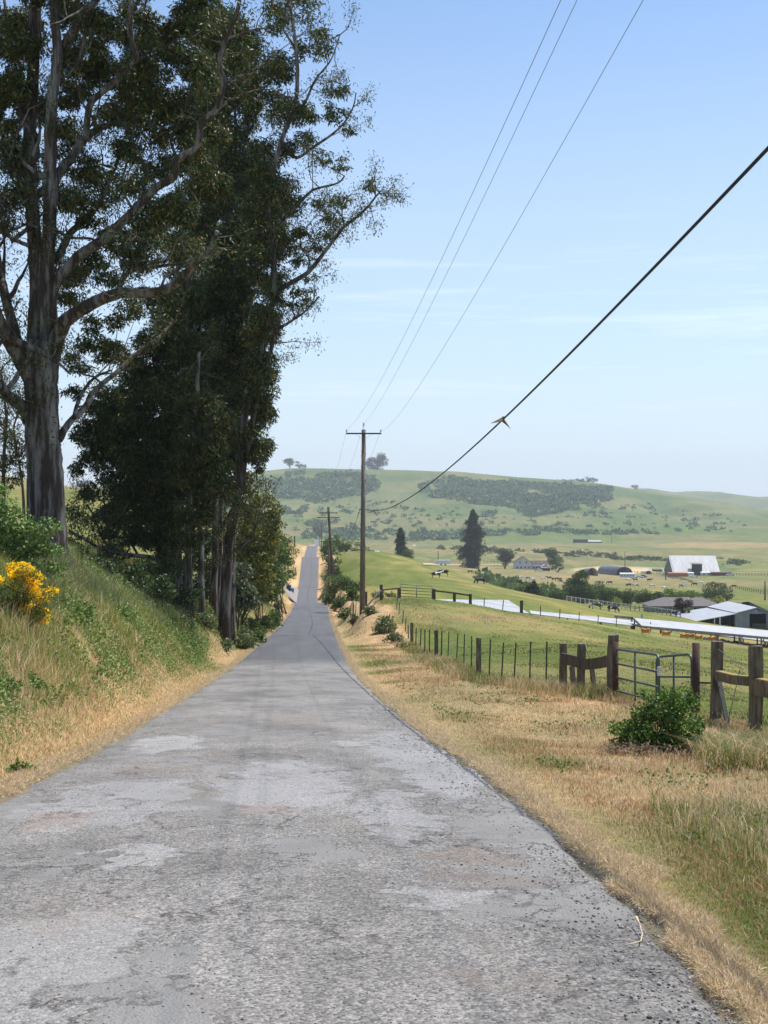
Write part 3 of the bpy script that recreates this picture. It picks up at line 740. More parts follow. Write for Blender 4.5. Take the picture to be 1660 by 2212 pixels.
grove_tree('tall eucalyptus at the road side of the grove, airy tufts against the sky', 64,
    [([(484, 1330), (493, 1186), (508, 1110), (522, 1051), (520, 996), (528, 900), (548, 830), (563, 776), (579, 700), (592, 630), (590, 540), (580, 440), (606, 312), (640, 220), (640, 104), (625, 0), (622, -60)], 24, 6, -1),
     ([(520, 1060), (536, 960), (560, 850), (585, 760), (598, 716), (626, 696), (660, 672), (690, 640)], 14, 3, -2),
     ([(594, 640), (610, 622), (666, 588), (708, 536), (745, 489), (786, 456), (812, 425), (824, 412)], 13, 3, -3),
     ([(560, 520), (590, 490), (625, 463), (660, 425), (682, 408), (729, 396), (745, 380)], 11, 3, -1),
     ([(606, 312), (640, 340), (677, 318), (729, 281), (760, 240), (770, 200)], 9, 2, -2), ([(640, 240), (660, 220), (682, 172), (715, 130), (735, 75)], 8, 2, -1),
     ([(461, 1165), (480, 1140), (508, 1093), (520, 1060)], 12, 10, -1), ([(500, 1195), (520, 1180), (541, 1161), (556, 1130), (563, 1105)], 9, 3, -1),
     ([(640, 104), (610, 60), (590, 10)], 6, 3, 0), ([(665, 588), (668, 560), (650, 530), (655, 500)], 5, 2, 0), ([(745, 489), (740, 470), (728, 455)], 5, 2, 0), ([(640, 690), (630, 660), (640, 640)], 4, 2, 0)],
    [(640, 20, 45, 30), (590, 40, 30, 35), (695, 92, 32, 30), (650, 110, 22, 26), (600, 140, 40, 45), (560, 180, 40, 50), (728, 190, 42, 20), (690, 240, 50, 22), (735, 248, 34, 18), (755, 278, 18, 12), (640, 250, 36, 32), (600, 230, 34, 34),
     (660, 300, 34, 20), (735, 352, 36, 14), (700, 340, 30, 14), (590, 320, 40, 30), (560, 350, 40, 50), (600, 400, 45, 50), (560, 450, 45, 55), (630, 440, 30, 40), (800, 400, 24, 13), (745, 432, 34, 17), (705, 440, 28, 16), (715, 475, 18, 14), (700, 505, 14, 10), (690, 535, 12, 8),
     (655, 500, 20, 18), (600, 520, 40, 45), (555, 560, 45, 60), (640, 560, 16, 18), (668, 598, 22, 10), (655, 635, 38, 18), (648, 655, 30, 12), (610, 600, 25, 30), (590, 650, 26, 40), (560, 700, 40, 50), (590, 720, 16, 26), (560, 790, 38, 40), (575, 845, 28, 26), (540, 850, 40, 50), (570, 905, 26, 34), (545, 960, 36, 44), (575, 965, 20, 20), (560, 1005, 14, 14)],
    21, dens=1.5, lsize=.24, tw=110, sub=15, wts=(5, 4, 3.2, .9))
grove_tree('leafy eucalyptus with pale wavy trunk just left of the tallest airy one', 66,
    [([(459, 1330), (463, 1245), (466, 1144), (461, 1038), (470, 900), (480, 760), (490, 600), (500, 450), (510, 320), (505, 200)], 18, 6, 0), ([(470, 900), (440, 800), (420, 700)], 9, 4, -1), ([(490, 600), (530, 520), (550, 430)], 10, 5, -1)],
    [(520, 370, 50, 50), (480, 430, 50, 50), (500, 300, 45, 45), (520, 520, 50, 55), (460, 540, 50, 55), (500, 620, 55, 60), (440, 650, 50, 55), (520, 720, 50, 60), (460, 760, 50, 60), (500, 830, 50, 55), (445, 870, 45, 50), (490, 920, 45, 50), (450, 970, 35, 40), (500, 1000, 30, 40), (530, 1040, 18, 26), (480, 1050, 26, 30), (480, 220, 45, 50), (520, 140, 40, 50), (490, 60, 45, 50), (550, 100, 30, 40), (540, 250, 30, 40)],
    22, dens=1.9, tw=70, wts=(6, 4, 1.0, .5), sub=16)
grove_tree('dense eucalyptus on the left side of the grove, one long bare branch reaching low leftward', 62,
    [([(383, 1254), (384, 1144), (390, 1000), (395, 850), (400, 700), (410, 600)], 22, 8, 0), ([(384, 1180), (340, 1205), (326, 1203), (254, 1195), (210, 1180), (175, 1160), (150, 1146)], 12, 4, -3), ([(254, 1195), (225, 1170), (205, 1120), (190, 1090)], 6, 2, -2),
     ([(300, 1202), (270, 1150), (240, 1110), (220, 1080)], 6, 2, -1), ([(390, 900), (350, 820), (330, 740)], 9, 4, 0)],
    [(330, 740, 40, 40), (380, 720, 45, 50), (290, 800, 40, 40), (340, 830, 50, 50), (400, 800, 45, 50), (240, 860, 38, 34), (290, 900, 50, 50), (350, 920, 50, 55), (400, 900, 40, 50), (210, 900, 36, 40), (180, 940, 30, 28), (240, 960, 45, 50), (300, 990, 50, 55), (360, 1010, 50, 55), (250, 1040, 40, 40), (200, 1000, 30, 30),
     (300, 1080, 45, 42), (350, 1100, 45, 45), (260, 1100, 30, 34), (400, 1080, 34, 45), (240, 1140, 30, 20), (310, 1150, 40, 30), (360, 1170, 34, 34), (190, 1060, 18, 22), (170, 1010, 16, 16), (340, 660, 36, 34), (410, 640, 34, 40)],
    23, dens=2.1, tw=70, wts=(7, 3, .7, .4), sub=17)
grove_tree('eucalyptus with loose reddish bark strips, second trunk from the left in the grove', 60,
    [([(408, 1296), (407, 1230), (408, 1144), (415, 1000), (425, 880), (430, 760)], 21, 8, 0), ([(436, 1292), (436, 1207), (432, 1100), (430, 980)], 15, 8, 1.5)],
    [(440, 880, 45, 45), (420, 940, 45, 50), (450, 960, 40, 50), (410, 1020, 40, 45), (445, 1040, 32, 45), (420, 1090, 32, 38), (400, 1130, 24, 34), (440, 1110, 24, 30), (425, 1170, 18, 28), (460, 900, 36, 50), (445, 1000, 40, 40), (470, 1000, 20, 40)],
    24, dens=1.9, tw=40, wts=(5, 4, 1, 1), sub=16)
grove_tree('slim eucalyptus with narrow grey trunk between the two rightmost trunks of the grove', 68,
    [([(470, 1300), (472, 1271), (478, 1102), (480, 980), (486, 800), (440, 560), (430, 400), (410, 200)], 13, 8, 0)],
    [(420, 420, 45, 45), (440, 500, 45, 50), (400, 560, 50, 50), (440, 600, 50, 55), (390, 640, 40, 45), (430, 340, 40, 40), (450, 250, 45, 50), (430, 160, 45, 50), (450, 80, 40, 50), (400, 680, 40, 40), (440, 720, 50, 50), (460, 820, 50, 55)],
    25, dens=1.8, tw=40, wts=(6, 4, 1, .5), sub=15)
grove_tree('thin eucalyptus far behind the big trunk at the left edge', 58,
    [([(10, 1120), (8, 1000), (14, 900), (2, 800)], 9, 5, 0), ([(52, 1110), (50, 1060), (42, 1000), (30, 930), (44, 880)], 7, 3, 0)],
    [(20, 950, 26, 22), (40, 990, 22, 18), (10, 1000, 22, 24), (45, 1030, 16, 18), (8, 910, 12, 14), (50, 960, 14, 12), (24, 1040, 20, 14)],
    26, dens=.9, lsize=.2, tw=40, sub=12, mat=DBARK)

grove_tree('bulky leafy eucalyptus filling the back of the grove on its right side', 74,
    [([(500, 1290), (505, 1150), (515, 900), (520, 600), (530, 400)], 15, 7, 0)],
    [(500, 380, 60, 60), (560, 400, 55, 60), (470, 480, 60, 60), (560, 500, 55, 60), (600, 450, 34, 50), (510, 580, 70, 60), (580, 620, 30, 50), (480, 680, 60, 60), (560, 700, 40, 60), (500, 780, 70, 60), (560, 800, 40, 50), (470, 880, 60, 60), (545, 890, 45, 50), (500, 960, 60, 50), (550, 960, 36, 40), (450, 1030, 50, 40), (500, 1060, 36, 34), (440, 250, 50, 60), (500, 180, 50, 60), (470, 60, 50, 50)],
    27, dens=1.7, lsize=.26, tw=30, wts=(8, 3, .6, .4), sub=13)
grove_tree('bulky leafy eucalyptus filling the back of the grove on its left side', 72,
    [([(350, 1270), (355, 1100), (360, 900), (365, 750)], 14, 7, 0)],
    [(370, 760, 60, 50), (320, 840, 60, 60), (400, 860, 60, 60), (270, 920, 60, 60), (350, 960, 60, 60), (430, 960, 50, 60), (230, 980, 50, 44), (290, 1040, 60, 60), (370, 1060, 60, 60), (260, 1110, 50, 36), (330, 1130, 60, 40), (400, 1140, 44, 40), (440, 1090, 34, 50), (380, 660, 40, 50), (300, 1170, 50, 26)],
    28, dens=1.7, lsize=.26, tw=30, wts=(8, 3, .6, .4), sub=13)
# ---------------------------------------------------------------- grass and weeds
def blades(name, X, Y, h, w, cols, label=None, cat=None, lean=.5, seed=0, zoff=-.02):
    rs = np.random.RandomState(seed); n = len(X); Z = H(X, Y) + zoff
    B = np.stack([X, Y, Z], 1); a = rs.uniform(0, 2 * math.pi, n)
    sd = np.stack([np.cos(a), np.sin(a), np.zeros(n)], 1)
    b_ = rs.uniform(0, 2 * math.pi, n); ld = np.stack([np.cos(b_), np.sin(b_), np.zeros(n)], 1) * (rs.uniform(.05, 1, n) * lean)[:, None]
    h = h * rs.uniform(.55, 1.25, n); up = np.array([0, 0, 1.0])
    m1 = B + (up * .55 + ld * .25) * h[:, None]; tp = B + (up * (1 - .25 * lean) + ld * .95) * h[:, None]
    w = (w * rs.uniform(.7, 1.3, n))[:, None]
    Vv = np.stack([B - sd * w / 2, B + sd * w / 2, m1 + sd * w * .42, m1 - sd * w * .42, tp], 1).reshape(-1, 3)
    i = np.arange(n) * 5
    me_f = np.concatenate([np.stack([i, i + 1, i + 2, i + 3], 1).ravel(), np.stack([i + 3, i + 2, i + 4], 1).ravel()])
    me = bpy.data.meshes.new(name); me.vertices.add(len(Vv)); me.vertices.foreach_set('co', Vv.astype(np.float32).ravel())
    me.loops.add(7 * n); me.loops.foreach_set('vertex_index', me_f.astype(np.int32)); me.polygons.add(2 * n)
    me.polygons.foreach_set('loop_start', np.concatenate([np.arange(n) * 4, 4 * n + np.arange(n) * 3]).astype(np.int32))
    me.polygons.foreach_set('loop_total', np.concatenate([np.full(n, 4), np.full(n, 3)]).astype(np.int32)); me.update(calc_edges=True)
    at_ = me.color_attributes.new('Col', 'FLOAT_COLOR', 'POINT'); c = np.ones((len(Vv), 4), np.float32)
    c[:, :3] = np.repeat(cols, 5, axis=0); at_.data.foreach_set('color', c.ravel()); me.materials.append(GRASSM)
    o = bpy.data.objects.new(name, me); COL.objects.link(o)
    return tag(o, label, cat, kind='stuff')

STRAW = np.array([(.58, .43, .27), (.68, .53, .36), (.44, .29, .175), (.50, .34, .22)])
GREEN = np.array([(.16, .21, .045), (.21, .25, .06), (.27, .26, .085), (.12, .17, .04)])
def gcols(D, rs, redd=None):
    n = len(D); k = rs.uniform(0, 1, n) < D
    s_ = STRAW[rs.choice(4, n, p=[.4, .28, .2, .12])]; g_ = GREEN[rs.choice(4, n)]
    c = np.where(k[:, None], s_, g_)
    if redd is not None: c = np.where((k & (rs.uniform(0, 1, n) < redd))[:, None], np.array([.42, .22, .13]), c)
    return c * rs.uniform(.8, 1.2, (n, 1))

def sample(n, smin, smax, Y0, Y1, p, rs):
    """density falling off with distance"""
    u = rs.uniform(0, 1, n); Y = (Y0 ** (1 - p) + u * (Y1 ** (1 - p) - Y0 ** (1 - p))) ** (1 / (1 - p))
    s = rs.uniform(0, 1, n) * (smax(Y) - smin(Y)) + smin(Y)
    return XC(Y) + s, Y, s
rs = np.random.RandomState(3)
cst = lambda v: (lambda Y: np.full_like(Y, v))
# right verge, short and mixed
X, Y, s = sample(330000, cst(HW + .02), lambda Y: np.minimum(fence_s(Y) + 4 * (Y > 85), HW + 1 + Y * .4), 3.6, 190, 1.75, rs)
D = dryness(X, Y); red = sstep(.5, .62, fbm(X / 1.7, Y / 2.6, 91, 3)) * .6
lush = sstep(.46, .6, fbm(X / 1.3, Y / 1.8, 93, 3)) * sstep(3.3, 4.3, s)
h = .035 + .05 * sstep(HW + .1, HW + .8, s) + .09 * (1 - D) * sstep(HW + .4, HW + 1.2, s) + .08 * lush
blades('verge_grass', X, Y, h, .003 + Y * .0002, gcols(D * .60 + .26, rs, red), 'short straw and green grass on the verge right of the road', 'grass', lean=1.1, seed=1)
# tall seeding grass along the near fence and pipe gate
X, Y, s = sample(60000, lambda Y: fence_s(Y) - 1.3, lambda Y: fence_s(Y) + .35, 17, 78, 1.4, rs)
k = rs.uniform(0, 1, len(X)) < np.exp(-((s - fence_s(Y) + .25) / .55) ** 2) * (.35 + .65 * fbm(X, Y / 1.4, 95, 2)); X, Y, s = X[k], Y[k], s[k]
D = np.clip(.30 + .7 * sstep(.45, .65, fbm(X / 1.2, Y / 2.5, 97, 3)), 0, 1)
blades('tall_fence_grass', X, Y, .14 + .30 * sstep(30, 33, Y) - .10 * sstep(38, 50, Y), .006 + Y * .00022, gcols(D * .8, rs), 'tall seeding grass growing along the near fence and pipe gate', 'grass', lean=.7, seed=2)
# pasture
X, Y, s = sample(150000, lambda Y: fence_s(Y) + .2, lambda Y: fence_s(Y) + 2 + Y * .42, 17, 125, 1.3, rs)
D = dryness(X, Y); t_ = sstep(.5, .62, fbm(X / 1.5, Y / 2.6, 99, 3))
blades('pasture_grass', X, Y, .05 + .07 * t_, .010 + Y * .0003, gcols(D * .45 + .18, rs) * .85 * (1 - .15 * t_)[:, None], 'cropped green grass of the pasture beyond the near fence', 'grass', lean=1.0, seed=4)
# left bank
X, Y, s = sample(560000, lambda Y: np.full_like(Y, -12.0), cst(-HW - .02), 6, 190, 1.4, rs)
a = -s; D = dryness(X, Y)
up_ = sstep(HW + .5, HW + 1.7, a); n_ = fbm(X / 1.5, Y / 2.2, 101, 3)
k = rs.uniform(0, 1, len(X)) < (1 - .3 * sstep(8, 13, a)); X, Y, s, a, D, up_, n_ = [q[k] for q in (X, Y, s, a, D, up_, n_)]
D = np.clip(D * (1 - .75 * up_ * sstep(16, 24, Y)), 0, 1)
blades('bank_grass', X, Y, .05 + .05 * sstep(HW + .1, HW + .6, a) + up_ * (.07 + .55 * sstep(.42, .72, n_)) * (1 - .4 * D), .004 + Y * .00024, gcols(D * .62 + .20, rs, .15 * np.ones(len(X))) * 1.32, 'grass and weeds covering the bank left of the road', 'grass', lean=.8, seed=5)
# grey green seeding weeds along the top of the bank
X, Y, s = sample(26000, cst(-10.5), cst(-4.8), 20, 62, 1.1, rs)
k = fbm(X / 1.4, Y / 2, 103, 3) > .5; X, Y = X[k], Y[k]
blades('bank_weeds', X, Y, .75, .012 + Y * .0002, pal(len(X), rs, [(.17, .20, .10), (.20, .23, .09), (.30, .27, .15), (.12, .17, .06)], (4, 3, 2, 2)), 'taller grey green weeds with seed heads on the left bank', 'weeds', lean=.6, seed=6)
# low leafy forbs on the bank and verge
def forbs(name, n, smin, smax, Y0, Y1, hh, cols, label, seed, thr=.52, sz=.06):
    rs = np.random.RandomState(seed); X, Y, s = sample(n, cst(smin), cst(smax), Y0, Y1, 1.3, rs)
    k = fbm(X / 1.1, Y / 1.6, seed, 3) > thr; X, Y = X[k], Y[k]; m = len(X)
    C = np.stack([X, Y, H(X, Y) + rs.uniform(0, 1, m) * hh * (.15 + 1.6 * sstep(.4, .7, fbm(X / .9, Y / 1.1, 8, 2)))], 1)
    o = leaf_cloud(name, C, sz + Y * .0006, LEAF, pal(m, rs, cols, (3, 3, 1)), aspect=.75, droop=-.2, seed=seed)
    return tag(o, label, 'weeds', kind='stuff')
forbs('bank_brambles', 260000, -9.5, -HW - 1.1, 10, 80, .30, [(.11, .19, .04), (.16, .24, .06), (.20, .23, .09)], 'broad leaved brambles and weeds in green patches on the left bank', 7, .42, .045)
forbs('verge_clover', 22000, HW + .8, 7, 5, 40, .09, [(.08, .15, .03), (.13, .2, .04), (.2, .2, .05)], 'low clover patches in the verge right of the road', 9, .57, .03)
# matted straw along both edges of the asphalt
for sd_, nm, lb, dd in ((1, 'straw_edge', 'pale dry straw matted along the right edge of the road', 11), (-1, 'straw_edge', 'pale dry straw matted along the left edge of the road', 12)):
    X, Y, s = sample(110000, cst(HW - .07), lambda Y: HW + .06 + .36 * fbm(Y / 1.1, Y * 0 + 5, 15, 3) , 3.6, 200, 1.5, rs)
    X = XC(Y) + sd_ * s + (fbm(Y / .5, Y * 0, dd, 3) - .5) * .22; C = np.stack([X, Y, H(X, Y, False) + rs.uniform(.01, .05, len(X))], 1)
    o = leaf_cloud(nm, C, .05 + Y * .0012, GRASSM, pal(len(X), rs, [(.74, .57, .40), (.62, .47, .31), (.42, .33, .20), (.26, .26, .12)], (4, 3, 2, 1)), aspect=.06, droop=0.0, seed=dd)
    # lay the straws flat
    tag(o, lb, 'straw', kind='stuff')
# loose stones on the asphalt and shoulder
rs = np.random.RandomState(44); mb = MB(); n = 9000
Yq = 4.2 * (30 / 4.2) ** rs.uniform(0, 1, n); rgt = rs.uniform(0, 1, n) < .62
sq = np.where(rgt, HW + .10 - np.abs(rs.normal(0, .40, n)), rs.uniform(-HW, HW, n)); Xq = XC(Yq) + sq
Zq = ZR(Yq) + .05 * np.maximum(0, 1 - (sq / HW) ** 2) - .03 * (sq > HW) + .012 + (fbm(Xq / 1.1, Yq / 1.1, 71, 3) - .5) * .035
Rq = np.where(rgt, rs.uniform(.002, .010, n) * rs.uniform(.5, 1.3, n), rs.uniform(.002, .007, n)) * (1 + Yq / 60)
O = np.array([(1, 0, 0), (0, 1, 0), (-1, 0, 0), (0, -1, 0), (0, 0, .8), (0, 0, -.6)])
Vq = (O[None] * rs.uniform(.6, 1.3, (n, 6, 1)) * Rq[:, None, None]) + np.stack([Xq, Yq, Zq + Rq * .3], 1)[:, None]
Fq = np.array([(0, 1, 4), (1, 2, 4), (2, 3, 4), (3, 0, 4), (1, 0, 5), (2, 1, 5), (3, 2, 5), (0, 3, 5)])
Fq = (Fq[None] + (np.arange(n) * 6)[:, None, None]).reshape(-1, 3)
o = raw_mesh('loose_gravel', Vq.reshape(-1, 3), Fq, simple('gravel_stone', (.36, .345, .33), (.09, .09, .095), .8, 9, coords='Object'))
tag(o, 'loose dark gravel scattered over the road and its right shoulder', 'gravel', kind='stuff')
# grey dry stalk lying on the asphalt
mb = MB(); q = [Vector(((x_ - CX) / FPX * Y_, Y_, float(ZR(Y_)) + .03)) for x_, Y_ in ((1350, 6.38), (1368, 6.42), (1385, 6.47), (1388, 6.62), (1383, 6.82))]
mb.tube([p + Vector((0, 0, .02)) for p in q], .0035, 5); mb.tube([q[-1] + Vector((0, 0, .02)), q[-1] + Vector((0, .1, .03))], [.004, .009], 5)
o = mb.build('dry_stalk', simple('stalk', (.62, .50, .34))); tag(o, 'single bent dry grass stalk lying on the asphalt near the right edge', 'grass stalk')

# ---------------------------------------------------------------- shrubs
def shrub(name, label, Y, x, y, blobs, cols, wts, seed, dens=1.3, lsize=.1, cat='bush', group=None, stems=10, sub=9, aspect=.5, depth=1.0, mat=None, droop=0., base=None, sw=.02, part='foliage', skirt=False):
    rs = np.random.RandomState(seed); rnd = random.Random(seed)
    if skirt: blobs = list(blobs) + [(q[0] + (x - q[0]) * .25, (q[1] + y) / 2, q[2] * .85, max(3, (y - q[1]) / 2)) + tuple(q[4:]) for q in blobs if y - q[1] > q[3] * .6]
    b0 = base or on(x, Y); root = tree(name, b0, label, cat, group); mb = MB()
    for k in range(stems):
        bl = blobs[rnd.randrange(len(blobs))]; tp = at(bl[0] + rnd.uniform(-.4, .4) * bl[2], bl[1] + rnd.uniform(-.2, .5) * bl[3], Y + (bl[4] if len(bl) > 4 else 0) + rnd.uniform(-.5, .5) * bl[2] * Y / FPX)
        jt = 1 if stems > 5 else .03; s0 = b0 + Vector((rnd.uniform(-.25, .25) * jt, rnd.uniform(-.2, .2) * jt, -.05)); md = s0.lerp(tp, .5) + Vector((rnd.uniform(-.1, .1), 0, rnd.uniform(-.05, .2))) * (tp - s0).length
        mb.tube([s0, s0.lerp(md, .5), md, md.lerp(tp, .5), tp], [sw, sw * .8, sw * .6, sw * .4, sw * .2], 6)
    fix_child(mb.build('stems', DBARK, root, loc=tuple(b0)))
    fix_child(crown(part, blobs, Y, root, rs, dens, lsize, cols=cols, wts=wts, sub=sub, aspect=aspect, droop=droop, depth=depth, seed=seed, mat=mat))
    return root
BG = [(.10, .19, .055), (.15, .25, .07), (.21, .29, .10), (.07, .12, .04)]
shrub('coyote_bush', 'big rounded green bush in front of the thick trunk, above the yellow flowers', 29, 40, 1240,
      [(0, 1080, 34, 34), (20, 1130, 45, 40), (60, 1160, 40, 36), (-20, 1160, 50, 60), (20, 1200, 50, 34), (105, 1145, 32, 26), (85, 1180, 34, 22), (110, 1190, 26, 20), (60, 1215, 40, 20), (-10, 1050, 22, 24), (120, 1230, 22, 22)],
      [(.13, .22, .06), (.19, .28, .085), (.25, .32, .12), (.08, .13, .045)], (4, 4, 2, 2), 31, dens=1.5, lsize=.085, stems=26, sub=16, aspect=.55)
br = shrub('broom_bush', 'broom bush covered in bright yellow flowers at the left edge of the picture', 24.0, 40, 1370,
      [(60, 1250, 40, 28), (20, 1290, 40, 34), (85, 1290, 34, 24), (60, 1320, 44, 26), (10, 1330, 30, 26), (90, 1335, 26, 14), (-20, 1290, 40, 50)],
      [(.07, .12, .03), (.12, .15, .04)], (1, 1), 32, dens=.9, lsize=.07, stems=30, sub=15, aspect=.2, droop=-.5)
rs = np.random.RandomState(77)
fix_child(crown('flowers', [(60, 1245, 38, 26), (25, 1290, 38, 30), (95, 1285, 32, 20), (60, 1325, 44, 22), (95, 1340, 24, 12), (20, 1330, 30, 20), (40, 1225, 24, 14), (110, 1275, 20, 9), (-20, 1290, 40, 44)],
      24.4, br, rs, 3.0, .055, cols=[(.86, .60, .012), (.92, .70, .03), (.75, .45, .01)], wts=(4, 3, 1.5), sub=26, aspect=.8, droop=-.1, seed=33, mat=FLOWER, shell=.7))
# bush growing in front of the pipe gate
gb = shrub('gate_bush', 'dense dark green bush growing in front of the pipe gate, dead brush beneath', 18.2, 1420, 1640,
      [(1420, 1575, 68, 56), (1475, 1555, 50, 56), (1350, 1610, 34, 24), (1440, 1615, 60, 26), (1370, 1590, 44, 34), (1350, 1570, 34, 22), (1430, 1520, 36, 30), (1500, 1590, 30, 34), (1395, 1540, 36, 26), (1455, 1500, 22, 16), (1475, 1615, 30, 18), (1330, 1610, 20, 18), (1390, 1500, 14, 12), (1490, 1500, 12, 20)],
      [(.07, .14, .025), (.11, .20, .035), (.17, .27, .06), (.035, .065, .018)], (4, 4, 2.2, 2), 34, dens=1.3, lsize=.05, stems=30, sub=18, aspect=.6, sw=.012)
mb = MB(); rnd = random.Random(8)
for k in range(330):                                        # dead brush caught under it
    x = rnd.uniform(1312, 1490); b0 = on(x, 17.9 + rnd.uniform(-.2, .4)); b0.z += rnd.uniform(-.02, .12)
    d = Vector((rnd.uniform(-1, 1), rnd.uniform(-.4, .4), rnd.uniform(.1, .9))); e1 = b0 + d * .14; e2 = e1 + Vector((d.x, d.y, -rnd.uniform(0, .6))) * .17
    mb.tube([b0, e1, e2], [.0045, .004, .0025], 4, cap=False)
fix_child(mb.build('dead_brush', simple('dead_brush', (.36, .25, .15), (.18, .11, .07)), gb, loc=tuple(gb.location)))

BL = [(.055, .095, .028), (.09, .14, .036), (.14, .19, .055), (.19, .21, .08)]
OL = [(.10, .13, .03), (.17, .18, .035), (.24, .20, .04), (.08, .10, .03)]
def roadside(label, Y, x, y, blobs, cols, wts, seed, **kw):
    return shrub(kw.pop('name', 'roadside_tree'), label, Y, x, y, blobs, cols, wts, seed, cat=kw.pop('cat', 'tree'), group=kw.pop('group', 'trees along the left of the road'), lsize=kw.pop('lsize', .26), dens=kw.pop('dens', 2.0), stems=kw.pop('stems', 6), sub=kw.pop('sub', 20), aspect=kw.pop('aspect', .4), sw=kw.pop('sw', .05), skirt=kw.pop('skirt', True), **kw)
roadside('small olive tree with yellowish top leaning out just right of the eucalyptus grove', 92, 520, 1300, [(540, 1085, 30, 24), (572, 1095, 34, 26), (590, 1125, 24, 22), (560, 1130, 40, 26), (530, 1140, 30, 40), (560, 1165, 40, 30), (600, 1135, 14, 10)], OL, (2, 3, 2, 2), 41)
roadside('grey green bush low at the foot of the rightmost eucalyptus trunk', 78, 520, 1318, [(510, 1290, 20, 28), (530, 1260, 26, 36), (515, 1230, 20, 24), (545, 1290, 18, 18)], [(.07, .09, .05), (.12, .14, .09), (.18, .20, .13)], (3, 3, 2), 42, name='roadside_bush', cat='bush')
roadside('green willowy tree filling the gap between olive tree and dark round tree', 105, 560, 1300, [(560, 1200, 34, 40), (580, 1240, 34, 44), (555, 1265, 24, 34), (590, 1180, 26, 26), (570, 1150, 26, 20)], BL, (2, 4, 3, 2), 43)
roadside('round dark green tree overhanging the road, last of the left row before the bins', 135, 610, 1290, [(606, 1190, 26, 34), (615, 1225, 22, 30), (596, 1250, 24, 20), (590, 1215, 24, 30), (612, 1165, 16, 14), (590, 1272, 14, 12)], BL, (4, 4, 2, 1), 44, skirt=False)
roadside('low light green bush behind the round dark tree on the left of the road', 160, 618, 1285, [(598, 1270, 12, 12), (604, 1258, 8, 10), (588, 1283, 12, 10)], BL, (2, 3, 3, 2), 45, name='roadside_bush', cat='bush', dens=1.6)
# brush in the shade under the grove
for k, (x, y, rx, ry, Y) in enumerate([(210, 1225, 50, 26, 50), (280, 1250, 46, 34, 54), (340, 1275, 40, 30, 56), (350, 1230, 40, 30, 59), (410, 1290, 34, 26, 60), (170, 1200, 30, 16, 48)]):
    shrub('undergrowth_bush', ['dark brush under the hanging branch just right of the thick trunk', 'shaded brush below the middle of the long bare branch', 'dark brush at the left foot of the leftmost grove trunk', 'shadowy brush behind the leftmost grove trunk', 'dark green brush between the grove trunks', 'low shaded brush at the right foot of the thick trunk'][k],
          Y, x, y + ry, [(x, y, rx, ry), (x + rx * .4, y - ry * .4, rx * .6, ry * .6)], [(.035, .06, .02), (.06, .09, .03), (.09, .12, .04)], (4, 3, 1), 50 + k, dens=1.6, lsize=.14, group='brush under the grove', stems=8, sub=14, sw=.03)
# bushes right of the road
RT = [('leafy bush around the foot of the leaning second utility pole', 165, 735, 1282, [(728, 1262, 22, 20), (750, 1258, 26, 16), (770, 1265, 16, 14), (715, 1275, 12, 10)], BL, (3, 4, 2, 1)),
      ('small dark bush beside the base of the near utility pole', 104, 762, 1292, [(762, 1275, 12, 12), (768, 1284, 12, 8)], BL, (5, 3, 1, 1)),
      ('long hedge bush lining the right side of the descending road', 260, 722, 1250, [(716, 1200, 14, 22), (722, 1225, 14, 22), (728, 1245, 12, 14), (712, 1180, 10, 14)], BL, (3, 4, 2, 1)),
      ('bushy tree row end beside the right of the far road crest', 390, 700, 1200, [(704, 1180, 12, 10), (716, 1172, 14, 12)], BL, (5, 3, 1, 1)),
      ('light green willow thicket in the pasture corner beyond the second pole', 430, 750, 1195, [(740, 1172, 18, 12), (760, 1180, 20, 12), (728, 1162, 8, 8), (780, 1186, 18, 9), (800, 1190, 12, 6)], BL, (1, 3, 4, 3)),
      ('dark bush in the dip behind the cross fence beside the near pole', 150, 830, 1290, [(830, 1283, 20, 9), (850, 1286, 12, 7), (812, 1285, 10, 8)], BL, (3, 4, 2, 1))]
for k, (lb, Y, x, y, bl, c_, w_) in enumerate(RT):
    shrub('roadside_bush', lb, Y, x, y, bl, c_, w_, 60 + k, dens=2.0, lsize=.2 if Y < 200 else .5, group='bushes right of the road', skirt=True, stems=4, sub=26, sw=.05, mat=LEAF if Y < 200 else FARLEAF)

# tall rank grass below the heavy posts at the right edge
rs = np.random.RandomState(61)
X = rs.uniform(4.0, 6.2, 9000); Y = rs.uniform(16.0, 20.5, 9000); k = (fbm(X / .6, Y / .8, 141, 3) > .42) & (X / Y > .243); X, Y = X[k], Y[k]
blades('rank_grass', X, Y, .50, .011, gcols(np.full(len(X), .45), rs), 'tall arching rank grass at the right edge below the heavy posts', 'grass', lean=1.1, seed=62)
# more dark brush, added to stand in for the deep shade below the grove
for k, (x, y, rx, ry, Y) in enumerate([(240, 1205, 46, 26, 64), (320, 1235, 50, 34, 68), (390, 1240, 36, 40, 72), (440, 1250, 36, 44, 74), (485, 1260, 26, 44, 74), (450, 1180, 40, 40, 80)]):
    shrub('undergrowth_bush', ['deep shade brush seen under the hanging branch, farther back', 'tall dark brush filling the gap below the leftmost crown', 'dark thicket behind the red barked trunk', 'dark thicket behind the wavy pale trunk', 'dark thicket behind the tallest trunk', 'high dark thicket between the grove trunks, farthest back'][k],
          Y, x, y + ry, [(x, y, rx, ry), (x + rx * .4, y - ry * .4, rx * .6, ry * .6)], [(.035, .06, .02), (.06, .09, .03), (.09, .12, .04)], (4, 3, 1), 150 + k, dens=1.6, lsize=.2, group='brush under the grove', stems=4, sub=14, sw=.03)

forbs('bank_flecks', 200000, -11, -HW - .7, 9, 85, .34, [(.24, .30, .10), (.34, .33, .17), (.16, .24, .06)], 'tiny pale leaves and seed heads speckled over the left bank', 13, .36, .022)
